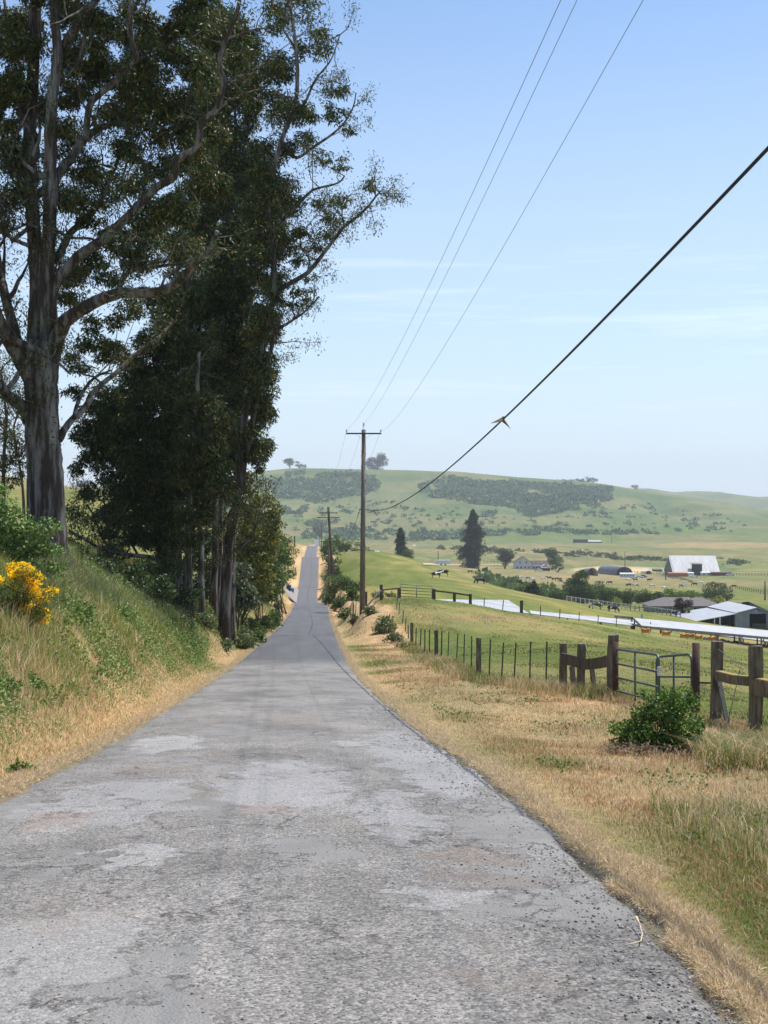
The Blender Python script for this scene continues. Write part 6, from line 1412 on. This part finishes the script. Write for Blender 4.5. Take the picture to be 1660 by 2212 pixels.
for lb, (x, y), Y, pt, tr, rz in [('silver car parked right of the farmhouse hedge', (1322 * 1.0 - 58, 1221), 850, SIL, False, .2), ('white van parked in front of the farmhouse porch', (1163, 1229.5), 850, WPT, True, 0), ('white pickup parked left of the trailer in the farmyard', (1381, 1234), 800, WPT, True, .1),
                                ('white car parked below the silver barn beside the orange container', (1499, 1239), 840, WPT, False, .0), ('silver car at the right of the dark red container', (1578, 1237), 850, SIL, False, .1), ('dark tractor like vehicle behind the white pickup in the farmyard', (1389, 1228), 815, DPT, True, .4)]:
    q = on(x, Y); car(lb, q.x, q.y, rz, pt, 'van' if 'van' in lb else 'pickup' if 'pickup' in lb else 'car', 5.6, tr)
q = on(958, 720); tl_ = thing('white_trailer', tuple(q), 'small white covered trailer left of the tall conifer above the pair of cows', 'trailer'); mb = MB(); mb.box(Vector((0, 0, 1.9)), (8, 3, 2.2)); mb.build('body', WHT, tl_); mb = MB(); [mb.tube([Vector((x_, -1.4, .5)), Vector((x_, 1.4, .5))], .5, 10) for x_ in (-1.2, 1.2)]; mb.build('wheel', BLACK, tl_)
q = on(810, 700); tl2 = thing('white_shed', tuple(q), 'tiny white shed by the bushes right of the near pole', 'shed'); mb = MB(); mb.box(Vector((0, 0, 1)), (4.5, 3, 2)); mb.build('wall', WHT, tl2); mb = MB(); mb.slab([Vector((-2.6, -1.8, 2.0)), Vector((2.6, -1.8, 2.0)), Vector((2.6, 1.8, 2.8)), Vector((-2.6, 1.8, 2.8))], .15, (0, 0, 1)); mb.build('roof', SIL, tl2)
# farm track
mb = MB(); xs = np.linspace(915, 1120, 40); tr_ = []
for x in xs: q = hit(x, 1220.5); tr_.append(q)
for a_, b_ in zip(tr_[:-1], tr_[1:]): mb.add([a_ + Vector((0, -2.5, .25)), b_ + Vector((0, -2.5, .25)), b_ + Vector((0, 4, .3)), a_ + Vector((0, 4, .3))], [(0, 1, 2, 3)])
o = mb.build('farm_track', simple('pale_dirt', (.50, .42, .30), (.42, .34, .24), .95, .1)); tag(o, kind='structure')
# ---------------------------------------------------------------- valley trees, cows, scrub, haze
def mass_tree(label, Y, x, yb, blobs, cols, wts, seed, name='valley_tree', cat='tree', group=None, lsize=.6, dens=2.6, sub=30, **kw):
    return shrub(name, label, Y, x, yb, blobs, cols, wts, seed, cat=cat, group=group, lsize=lsize, dens=dens, sub=sub, stems=kw.pop('stems', 5), sw=kw.pop('sw', .3), aspect=.5, mat=FARLEAF, part='crown', **kw)
DK = [(.030, .050, .026), (.045, .068, .032), (.07, .085, .04)]; MG = [(.045, .080, .026), (.075, .12, .036), (.13, .18, .055)]; LG = [(.09, .14, .04), (.14, .20, .06), (.20, .25, .09)]
# the tall conifer: whorls of drooping boughs
def conifer(label, Y, x, yb, yt, prof, seed, n=9000, group='conifers in the valley', ls=1.1):
    rs = np.random.RandomState(seed); b = on(x, Y); r = tree('conifer_tree', b, label, 'tree', group); k = Y / FPX; hh = at(x, yt, Y).z - b.z
    mb = MB(); mb.tube([Vector((0, 0, -.5)), Vector((0, 0, hh * .97))], [hh * .022, .05], 8); mb.build('trunk', DBARK, r)
    t = rs.uniform(0, 1, n) ** .85; rad = np.interp(t, [p[0] for p in prof], [p[1] for p in prof]) * k
    nb_ = 75; bt = rs.uniform(0, 1, nb_); ba = rs.uniform(0, 6.28, nb_); bl = rs.uniform(.5, 1.3, nb_)
    j = rs.randint(0, nb_, n); tt = np.clip(bt[j] + rs.normal(0, .014, n), 0, .995); a = ba[j] + rs.normal(0, .22, n); q = rs.uniform(.15, 1, n) ** .7
    rr = np.interp(tt, [p[0] for p in prof], [p[1] for p in prof]) * k * bl[j] * q
    C1 = np.stack([np.cos(a) * rr, np.sin(a) * rr, tt * hh - q * rr * .28 + rs.normal(0, .3, n)], 1)
    rr2 = rad * rs.uniform(.1, .6, n); a2 = rs.uniform(0, 6.28, n); C2 = np.stack([np.cos(a2) * rr2, np.sin(a2) * rr2, t * hh], 1)
    C = np.concatenate([C1, C2]); o = leaf_cloud('crown', C, ls, FARLEAF, pal(len(C), rs, [(.038, .052, .026), (.055, .070, .034), (.08, .085, .045)], (4, 3, 1)), r, aspect=.35, droop=.5, seed=seed); return r
conifer('tall dark conifer standing left of the farmhouse', 790, 1022, 1230, 1102, [(0, 22), (.15, 28), (.35, 31), (.5, 31), (.62, 27), (.72, 20), (.8, 17), (.9, 10), (1, 1)], 71, 14000)
conifer('smaller dark conifer between the near pole and the tall conifer', 640, 866, 1214, 1142, [(0, 12), (.3, 14), (.6, 12), (.85, 6), (1, 1)], 72, 5000)
mass_tree('leafy bush tree at the right foot of the smaller conifer', 620, 878, 1218, [(876, 1200, 14, 14), (888, 1205, 9, 9), (868, 1208, 14, 8)], MG, (3, 3, 1), 73, group='trees in the valley')
mass_tree('round tree with two pale trunks left of the farmhouse', 850, 1091, 1228, [(1085, 1200, 13, 13), (1098, 1200, 12, 12), (1091, 1212, 16, 10)], [(.06, .08, .045), (.09, .11, .06), (.13, .15, .08)], (3, 3, 1), 74, group='trees in the valley')
mass_tree('bright green tree close to the right end of the farmhouse', 900, 1192, 1228, [(1190, 1196, 12, 12), (1196, 1206, 17, 14), (1210, 1218, 10, 7)], MG, (2, 3, 2), 75, group='trees in the valley')
mass_tree('low round hedge right of the farmhouse', 850, 1205, 1230, [(1195, 1226, 12, 4), (1212, 1226, 10, 4)], MG, (3, 2, 1), 76, name='garden_hedge', cat='hedge')
CR = [((1125, 1278), [(1120, 1270, 14, 9), (1135, 1276, 14, 9)], LG, 'pale low bush, leftmost of the creek line'), ((1160, 1286), [(1155, 1270, 20, 14), (1170, 1280, 18, 12)], MG, 'green bush left of the dark pointed creek tree'),
      ((1205, 1296), [(1200, 1282, 20, 14), (1215, 1290, 14, 10)], MG, 'rounded bush right of the dark pointed creek tree'), ((1230, 1303), [(1228, 1298, 14, 9)], [(.17, .12, .07), (.2, .15, .08), (.14, .12, .06)], 'brownish bush in front of the tallest creek tree'),
      ((1258, 1305), [(1258, 1255, 28, 22), (1245, 1275, 26, 22), (1270, 1280, 22, 22), (1262, 1240, 16, 10), (1240, 1292, 20, 14)], MG, 'tallest spreading grey green tree in the creek line'),
      ((1300, 1306), [(1300, 1275, 20, 16), (1290, 1292, 18, 14), (1315, 1288, 16, 14)], MG, 'bushy tree just right of the tallest creek tree'), ((1330, 1308), [(1328, 1278, 18, 12), (1345, 1290, 20, 14), (1360, 1282, 16, 12)], MG, 'wide green tree in the middle of the creek line'),
      ((1390, 1306), [(1388, 1282, 18, 12), (1400, 1292, 18, 12)], MG, 'green tree left of the dark one by the grey house'), ((1425, 1305), [(1425, 1290, 20, 14), (1410, 1298, 14, 8)], DK, 'dark tree directly behind the grey house roof'),
      ((1450, 1300), [(1450, 1280, 20, 10), (1475, 1288, 22, 12), (1500, 1290, 18, 12)], LG, 'light green thicket between the grey house and the willow'), ((1318, 1308), [(1332, 1299, 13, 7)], [(.26, .28, .06), (.3, .32, .08), (.2, .24, .05)], 'small yellow green bush in front of the creek trees'),
      ((1290, 1310), [(1288, 1302, 12, 6)], [(.26, .28, .06), (.3, .32, .08), (.2, .24, .05)], 'low yellow green bush left above the grazing cows'), ((1536, 1302), [(1536, 1298, 14, 7), (1556, 1294, 16, 7)], [(.26, .28, .06), (.3, .32, .08), (.2, .24, .05)], 'yellow green bush at the foot of the willow')]
for k, ((x, y), bl, c_, lb) in enumerate(CR):
    mass_tree(lb, 372 + (k % 3) * 8 if k < 9 else 360, x, y, bl, c_, (3, 3, 2), 80 + k, group='trees along the creek', lsize=.42, dens=2.2, sub=26, skirt=True)
conifer('dark pointed fir in the creek line', 366, 1154, 1290, 1258, [(0, 19), (.4, 15), (.8, 7), (1, 1)], 95, 6000, group='trees along the creek', ls=.5)
conifer('small dark pointed fir beside the left creek bushes', 366, 1140, 1290, 1268, [(0, 10), (.4, 8), (1, 1)], 96, 2500, group='trees along the creek', ls=.5)
mass_tree('grey green weeping willow behind the livestock barn', 400, 1551, 1304, [(1545, 1272, 20, 20), (1560, 1275, 20, 18), (1575, 1285, 14, 12), (1530, 1285, 12, 18), (1552, 1290, 26, 12)], [(.08, .10, .05), (.12, .14, .07), (.16, .18, .09)], (3, 3, 2), 97, lsize=.5, dens=1.3, sub=26, droop=.9)
mass_tree('dark purple leaved tree in front of the grey house', 325, 1474, 1320, [(1470, 1302, 14, 10), (1484, 1305, 12, 9), (1474, 1310, 18, 8)], [(.035, .014, .022), (.055, .022, .032), (.08, .04, .045)], (3, 3, 1), 98, lsize=.35, dens=3.0, sub=30, skirt=True)
mass_tree('small green bush right of the purple tree', 322, 1487, 1322, [(1488, 1316, 8, 6)], LG, (3, 2, 1), 99, name='garden_bush', cat='bush', lsize=.3, dens=1.3, sub=60)
# skyline trees
GB = [(.050, .060, .045), (.070, .080, .055)]
SKY = [([(627, 998, 8, 8), (620, 996, 6, 6)], 'wispy tree on the skyline, left one of the pair by the road line'), ([(646, 1003, 9, 7), (656, 1006, 8, 5)], 'low rounded trees on the skyline right of the wispy one'),
       ([(815, 990, 20, 12), (825, 998, 16, 12), (806, 1000, 14, 14), (815, 1010, 14, 10), (808, 1015, 20, 6)], 'large solitary tree on the ridge just right of the near pole'),
       ([(1372, 1052, 9, 5)], 'small lone tree on the right shoulder of the ridge')]
for k, (bl, lb) in enumerate(SKY): mass_tree(lb, 2880, bl[0][0], 1018, bl, GB, (1, 1), 110 + k, group='trees on the skyline ridge', lsize=2.2, dens=2.0, sub=60, stems=6, sw=.7)
for k, x in enumerate(range(1206, 1294, 11)): mass_tree(['leftmost', 'second', 'third', 'fourth', 'fifth', 'sixth', 'seventh', 'rightmost'][k] + ' tree in the low row on the right half of the ridge', 2880, x, 1045, [(x, 1036 + (k % 3) * 1.5 if k > 3 else 1039, 7, 6 if k > 3 else 4)], GB, (1, 1), 120 + k, group='trees on the skyline ridge', lsize=2.2, dens=1.8, sub=60, stems=3, sw=.7)
mass_tree('hazy tree clump on the far ridge seen behind the thick trunk', 2500, 180, 1045, [(178, 1046, 14, 10), (192, 1052, 12, 8), (165, 1052, 12, 6)], GB, (1, 1), 130, lsize=2.2, dens=1.8, sub=60, sw=.9)

# scrub covering the hill face
def inpoly(x, y, P):
    c = np.zeros(x.shape, bool); n = len(P); j = n - 1
    for i in range(n):
        xi, yi = P[i]; xj, yj = P[j]
        c ^= ((yi > y) != (yj > y)) & (x < (xj - xi) * (y - yi) / (yj - yi + 1e-9) + xi); j = i
    return c
def hits(xs, ys):
    Yk_ = np.exp(np.linspace(math.log(450), math.log(3200), 420)); X = (xs[:, None] - CX) / FPX * Yk_[None]; Z = EYE + (HY - ys[:, None]) / FPX * Yk_[None]
    hh = np.concatenate([H(X[i:i + 400].ravel(), np.broadcast_to(Yk_, X[i:i + 400].shape).ravel()).reshape(-1, len(Yk_)) for i in range(0, len(xs), 400)])
    d = Z - hh; i = np.argmax(d < 0, 1); ok = d[np.arange(len(xs)), i] < 0; Y = Yk_[i]; X = (xs - CX) / FPX * Y; return X[ok], Y[ok]
def scrub(name, label, polys, n, r0, r1, cols, seed, thr=.45, per=26, cat='scrub', ls=.55, sc=22):
    rs = np.random.RandomState(seed); XX = []; YY = []
    for P, q in polys:
        m = int(n * q * 3); a = np.array(P); xs = rs.uniform(a[:, 0].min(), a[:, 0].max(), m); ys = rs.uniform(a[:, 1].min(), a[:, 1].max(), m)
        k = inpoly(xs + rs.normal(0, 4, m), ys + rs.normal(0, 2, m), P) & (fbm(xs / sc, ys / (sc * .32), seed, 4) > thr + rs.normal(0, .045, m)); xs, ys = xs[k][:int(n * q)], ys[k][:int(n * q)]
        if len(xs): X, Y = hits(xs, ys); XX.append(X); YY.append(Y)
    X = np.concatenate(XX); Y = np.concatenate(YY); Z = H(X, Y); m = len(X); Rr = rs.uniform(r0, r1, m) * rs.uniform(.6, 1.3, m)
    d = rs.normal(size=(m, per, 3)); d /= np.linalg.norm(d, axis=2)[..., None]; d[..., 2] = np.abs(d[..., 2])
    C = np.stack([X, Y, Z - .3], 1)[:, None] + d * Rr[:, None, None] * np.array([1.25, 1.25, .9]) * rs.uniform(.7, 1.0, (m, per, 1)); C = C.reshape(-1, 3)
    base = pal(m, rs, cols, [1] * len(cols)); c_ = np.repeat(base, per, 0) * rs.uniform(.8, 1.2, (m * per, 1))
    o = leaf_cloud(name, C, np.repeat(Rr * ls * 1.6, per), FARLEAF, c_, aspect=.8, droop=-.1, seed=seed); return tag(o, label, cat, kind='stuff')
SB = [(.10, .165, .08), (.125, .195, .09), (.17, .23, .095), (.07, .12, .065)]
PA = [(560, 1043), (600, 1038), (639, 1021), (668, 1024), (709, 1029), (780, 1026), (842, 1046), (800, 1064), (722, 1076), (686, 1088), (644, 1079), (605, 1076), (585, 1055)]
PB = [(905, 1052), (930, 1042), (972, 1033), (1026, 1040), (1179, 1048), (1322, 1056), (1320, 1070), (1312, 1086), (1262, 1088), (1240, 1100), (1150, 1118), (1100, 1096), (1062, 1092), (1000, 1085), (935, 1072)]
scrub('hillside_scrub', 'dense blue green scrub covering the left and middle of the far hill face', [(PA, .36), (PB, .64)], 5200, 1.8, 6.0, SB, 201, thr=.46, sc=26)
scrub('hillside_bushes', 'scattered dark bushes dotted over the open slopes of the far hill', [([(590, 1095), (830, 1080), (1000, 1100), (1150, 1125), (1320, 1100), (1400, 1085), (1620, 1130), (1600, 1150), (640, 1150)], 1.0), ([(1265, 1086), (1290, 1090), (1330, 1118), (1318, 1122)], .25), ([(1025, 1112), (1064, 1104), (1075, 1112), (1045, 1120)], .15)], 330, 1.5, 4.5, SB, 202, thr=.52, sc=14)
scrub('hill_foot_trees', 'band of bushy trees along the foot of the far hill', [([(655, 1150), (760, 1144), (870, 1148), (1000, 1156), (1000, 1168), (660, 1166)], .5), ([(985, 1150), (1230, 1144), (1230, 1156), (985, 1158)], .25), ([(1230, 1148), (1420, 1150), (1420, 1156), (1240, 1156)], .08), ([(590, 1100), (655, 1102), (660, 1112), (596, 1112)], .1), ([(662, 1128), (708, 1130), (708, 1137), (662, 1136)], .1)], 800, 2.2, 5.0, SB, 203, thr=.47)
scrub('marsh_rushes', 'dark rushes and low brush in strips on the valley floor', [([(940, 1178), (1050, 1182), (1110, 1190), (1110, 1198), (940, 1184)], .3), ([(1110, 1186), (1200, 1190), (1340, 1200), (1340, 1206), (1110, 1194)], .3), ([(1320, 1204), (1460, 1208), (1460, 1212), (1320, 1210)], .2), ([(1500, 1205), (1640, 1215), (1600, 1222), (1500, 1212)], .2), ([(860, 1168), (930, 1160), (930, 1166), (870, 1172)], .1)], 900, .7, 1.7, [(.09, .12, .06), (.13, .16, .08), (.07, .09, .05)], 204, thr=.44)
scrub('creek_brush', 'tangled low brush filling the creek line between its trees', [([(1035, 1240), (1120, 1262), (1240, 1296), (1420, 1304), (1540, 1300), (1540, 1308), (1240, 1308), (1130, 1286), (1040, 1258)], 1.0)], 1500, 1.0, 2.4, [(.08, .12, .04), (.12, .17, .06), (.17, .21, .08)], 205, thr=.3)

# ---- cows
def make_cow(graze):
    """body of one continuous skin, about 2.3 m long, head towards +x"""
    if graze: neck = [(0.95, 0, 1.22), (1.18, 0, .95), (1.32, 0, .62)]; head = [(1.42, 0, .38), (1.52, 0, .18), (1.56, 0, .10)]
    else: neck = [(0.95, 0, 1.28), (1.18, 0, 1.40), (1.36, 0, 1.50)]; head = [(1.50, 0, 1.48), (1.72, 0, 1.32), (1.82, 0, 1.25)]
    V_ = [(-.95, 0, 1.20), (-.55, 0, 1.10), (0, 0, 1.02), (.45, 0, 1.05), (.72, 0, 1.10)]; r_ = [.26, .34, .38, .36, .30]
    E_ = [(0, 1), (1, 2), (2, 3), (3, 4)]
    for c_, r in zip(neck + head, [.22, .17, .15, .15, .10, .09]): V_.append(c_); r_.append(r); E_.append((len(V_) - 2 if len(V_) > 6 else 4, len(V_) - 1))
    def chain(pts, rr, root):
        p = root
        for c_, r in zip(pts, rr): V_.append(c_); r_.append(r); E_.append((p, len(V_) - 1)); p = len(V_) - 1
    for s_ in (-1, 1):
        chain([(.66, s_ * .20, .80), (.66, s_ * .21, .48), (.67, s_ * .21, .10), (.70, s_ * .21, .0)], [.14, .075, .055, .06], 4)
        chain([(-.80, s_ * .20, .88), (-.72, s_ * .22, .66), (-.92, s_ * .22, .42), (-.88, s_ * .22, .10), (-.85, s_ * .22, .0)], [.20, .12, .06, .05, .06], 0)
        hd = len(neck) + 5
        chain([(V_[hd - 0][0] - .02, s_ * .20, V_[hd][2] + .05)], [.04], hd)
    chain([(-1.16, 0, 1.22), (-1.22, 0, .80), (-1.20, 0, .45)], [.05, .025, .04], 0)
    chain([(-.35, 0, .72)], [.14], 1)
    me = bpy.data.meshes.new('cow_skeleton'); me.from_pydata(V_, E_, []); ob = bpy.data.objects.new('cow_skeleton', me); COL.objects.link(ob)
    sk = ob.modifiers.new('skin', 'SKIN'); sk.use_smooth_shade = True
    for i, v in enumerate(me.skin_vertices[0].data): v.radius = (r_[i] * (.82 if i < 5 else 1), r_[i]); v.use_root = (i == 1)
    ss = ob.modifiers.new('sub', 'SUBSURF'); ss.levels = 1; ss.render_levels = 1
    dg = bpy.context.evaluated_depsgraph_get(); m = bpy.data.meshes.new_from_object(ob.evaluated_get(dg)); m.name = 'cow_body'
    bpy.data.objects.remove(ob); return m
def hide(name, white_bias):
    m = bpy.data.materials.new(name); m.use_nodes = True; t = m.node_tree; b = t.nodes['Principled BSDF']; b.inputs['Roughness'].default_value = .75
    co = N(t, 'ShaderNodeTexCoord'); oi = N(t, 'ShaderNodeObjectInfo'); ad = N(t, 'ShaderNodeVectorMath', operation='ADD'); mm = N(t, 'ShaderNodeMath', operation='MULTIPLY'); mm.inputs[1].default_value = 37
    t.links.new(oi.outputs['Random'], mm.inputs[0]); t.links.new(co.outputs['Object'], ad.inputs[0]); t.links.new(mm.outputs[0], ad.inputs[1])
    n_ = N(t, 'ShaderNodeTexNoise', Scale=1.25, Detail=2, Roughness=.4); t.links.new(ad.outputs[0], n_.inputs['Vector'])
    t.links.new(ramp(t, n_.outputs[0], white_bias, white_bias + .015, (.018, .016, .015), (.72, .70, .66)), b.inputs['Base Color']); return m
HIDE = hide('holstein_hide', .50); HIDEB = hide('black_hide', .66); HIDEW = hide('white_hide', .38)
CG, CS = make_cow(True), make_cow(False)
def cow(label, x, Y, rz, kind, graze, group='dairy cows', sc=1.0, dz=0):
    b = on(x, Y); me = (CG if graze else CS); o = bpy.data.objects.new('cow', me); COL.objects.link(o)
    if not me.materials: me.materials.append(None)
    o.material_slots[0].link = 'OBJECT'; o.material_slots[0].material = {'m': HIDE, 'b': HIDEB, 'w': HIDEW}[kind]
    o.location = b + Vector((0, 0, dz)); o.rotation_euler = (0, 0, rz); o.scale = (sc,) * 3; return tag(o, label, 'cow', group)
cow('black and white cow standing in the upper pasture, lower one of the pair', 943, 292, R(5), 'm', False)
cow('black cow grazing just behind and above the spotted cow', 958, 306, R(175), 'b', True, sc=1.15)
cow('black and white cow grazing toward the left above the long white roof', 1288, 271, R(185), 'm', True, sc=1.05)
cow('black cow with lowered head, right one above the long white roof', 1324, 273, R(-40), 'b', True, sc=1.05)
cow('dark cow standing in the shade under the lean-to roof', 1514 - 58, 306, R(10), 'b', False)
FC = [(430, 688, 'b', 'first dark cow in the field below the tall conifer'), (550, 702, 'w', 'white cow in the field below the shelter, left of the farmhouse'), (690, 720, 'm', 'spotted cow grazing below the tree with two trunks'), (525, 790, 'b', 'dark cow alone just over the pasture brow'),
      (885, 745, 'w', 'pale cow leftmost in the row below the farmhouse'), (918, 742, 'w', 'second pale cow in the row below the farmhouse'), (978, 748, 'm', 'spotted cow right of the pale pair below the farmhouse'), (1020, 760, 'w', 'small pale cow right of the spotted one below the farmhouse'),
      (1122, 752, 'w', 'white cow below the right end of the farmhouse'), (1180, 746, 'b', 'dark cow below the bright green tree'), (1226, 760, 'b', 'dark cow right of and below its twin under the bright green tree'), (1275, 760, 'b', 'dark cow rightmost of the dark trio'), (1295, 780, 'm', 'spotted cow below the rightmost dark cow')]
rn = random.Random(9)
for k, (x, y, kd, lb) in enumerate(FC):
    xd, yd = (1700 + x * .42169) * .54019, (2000 + (y + 8) * .42169) * .54019; q = hit(xd, yd); cow(lb, xd, q.y, rn.uniform(-.5, .5) + (math.pi if k % 2 else 0), kd, rn.random() < .6, group='cows scattered in the valley paddock', sc=1.1)
FD = [(228, 712, 'm', 'spotted cow below the blue container, left of its neighbour'), (299, 715, 'b', 'dark cow below the white pickup'), (448, 688, 'w', 'pale cow below the long white trailer'), (517, 690, 'b', 'dark cow right below the long white trailer'), (640, 692, 'b', 'lone dark cow below the gap before the silver barn'),
      (463, 735, 'b', 'dark cow in the lower paddock, left of a pair'), (518, 740, 'm', 'spotted cow in the lower paddock, right of a pair'), (668, 742, 'w', 'white calf lying in the middle of the paddock'), (765, 762, 'w', 'white cow lying lowest in the paddock'),
      (945, 712, 'w', 'pale cow inside the corral below the orange container'), (915, 745, 'm', 'spotted cow at the lower edge of the corral'), (1030, 728, 'b', 'dark cow lying right of the corral'), (1083, 716, 'm', 'spotted cow standing right of the corral'), (1365, 748, 'b', 'dark cow by the rushes right of the willow')]
for k, (x, y, kd, lb) in enumerate(FD):
    xd, yd = fz(x, y + 8); q = hit(xd, yd); cow(lb, xd, q.y, rn.uniform(-.5, .5) + (math.pi if k % 2 else 0), kd, rn.random() < .6, group='cows scattered in the valley paddock', sc=1.1)

# ---- the air
hb = MB(); hb.box(Vector((0, 2900, 75)), (5600, 6800, 290)); hz_o = hb.build('haze', None); tag(hz_o, 'thin pale summer haze lying over the whole valley', 'haze', kind='stuff')
hm_ = bpy.data.materials.new('haze'); hm_.use_nodes = True; t = hm_.node_tree; t.nodes.remove(t.nodes['Principled BSDF']); pv = N(t, 'ShaderNodeVolumePrincipled')
pv.inputs['Color'].default_value = (.90, .95, 1.0, 1); pv.inputs['Density'].default_value = .000118; pv.inputs['Anisotropy'].default_value = .0
t.links.new(pv.outputs[0], t.nodes['Material Output'].inputs['Volume']); hz_o.data.materials.append(hm_)
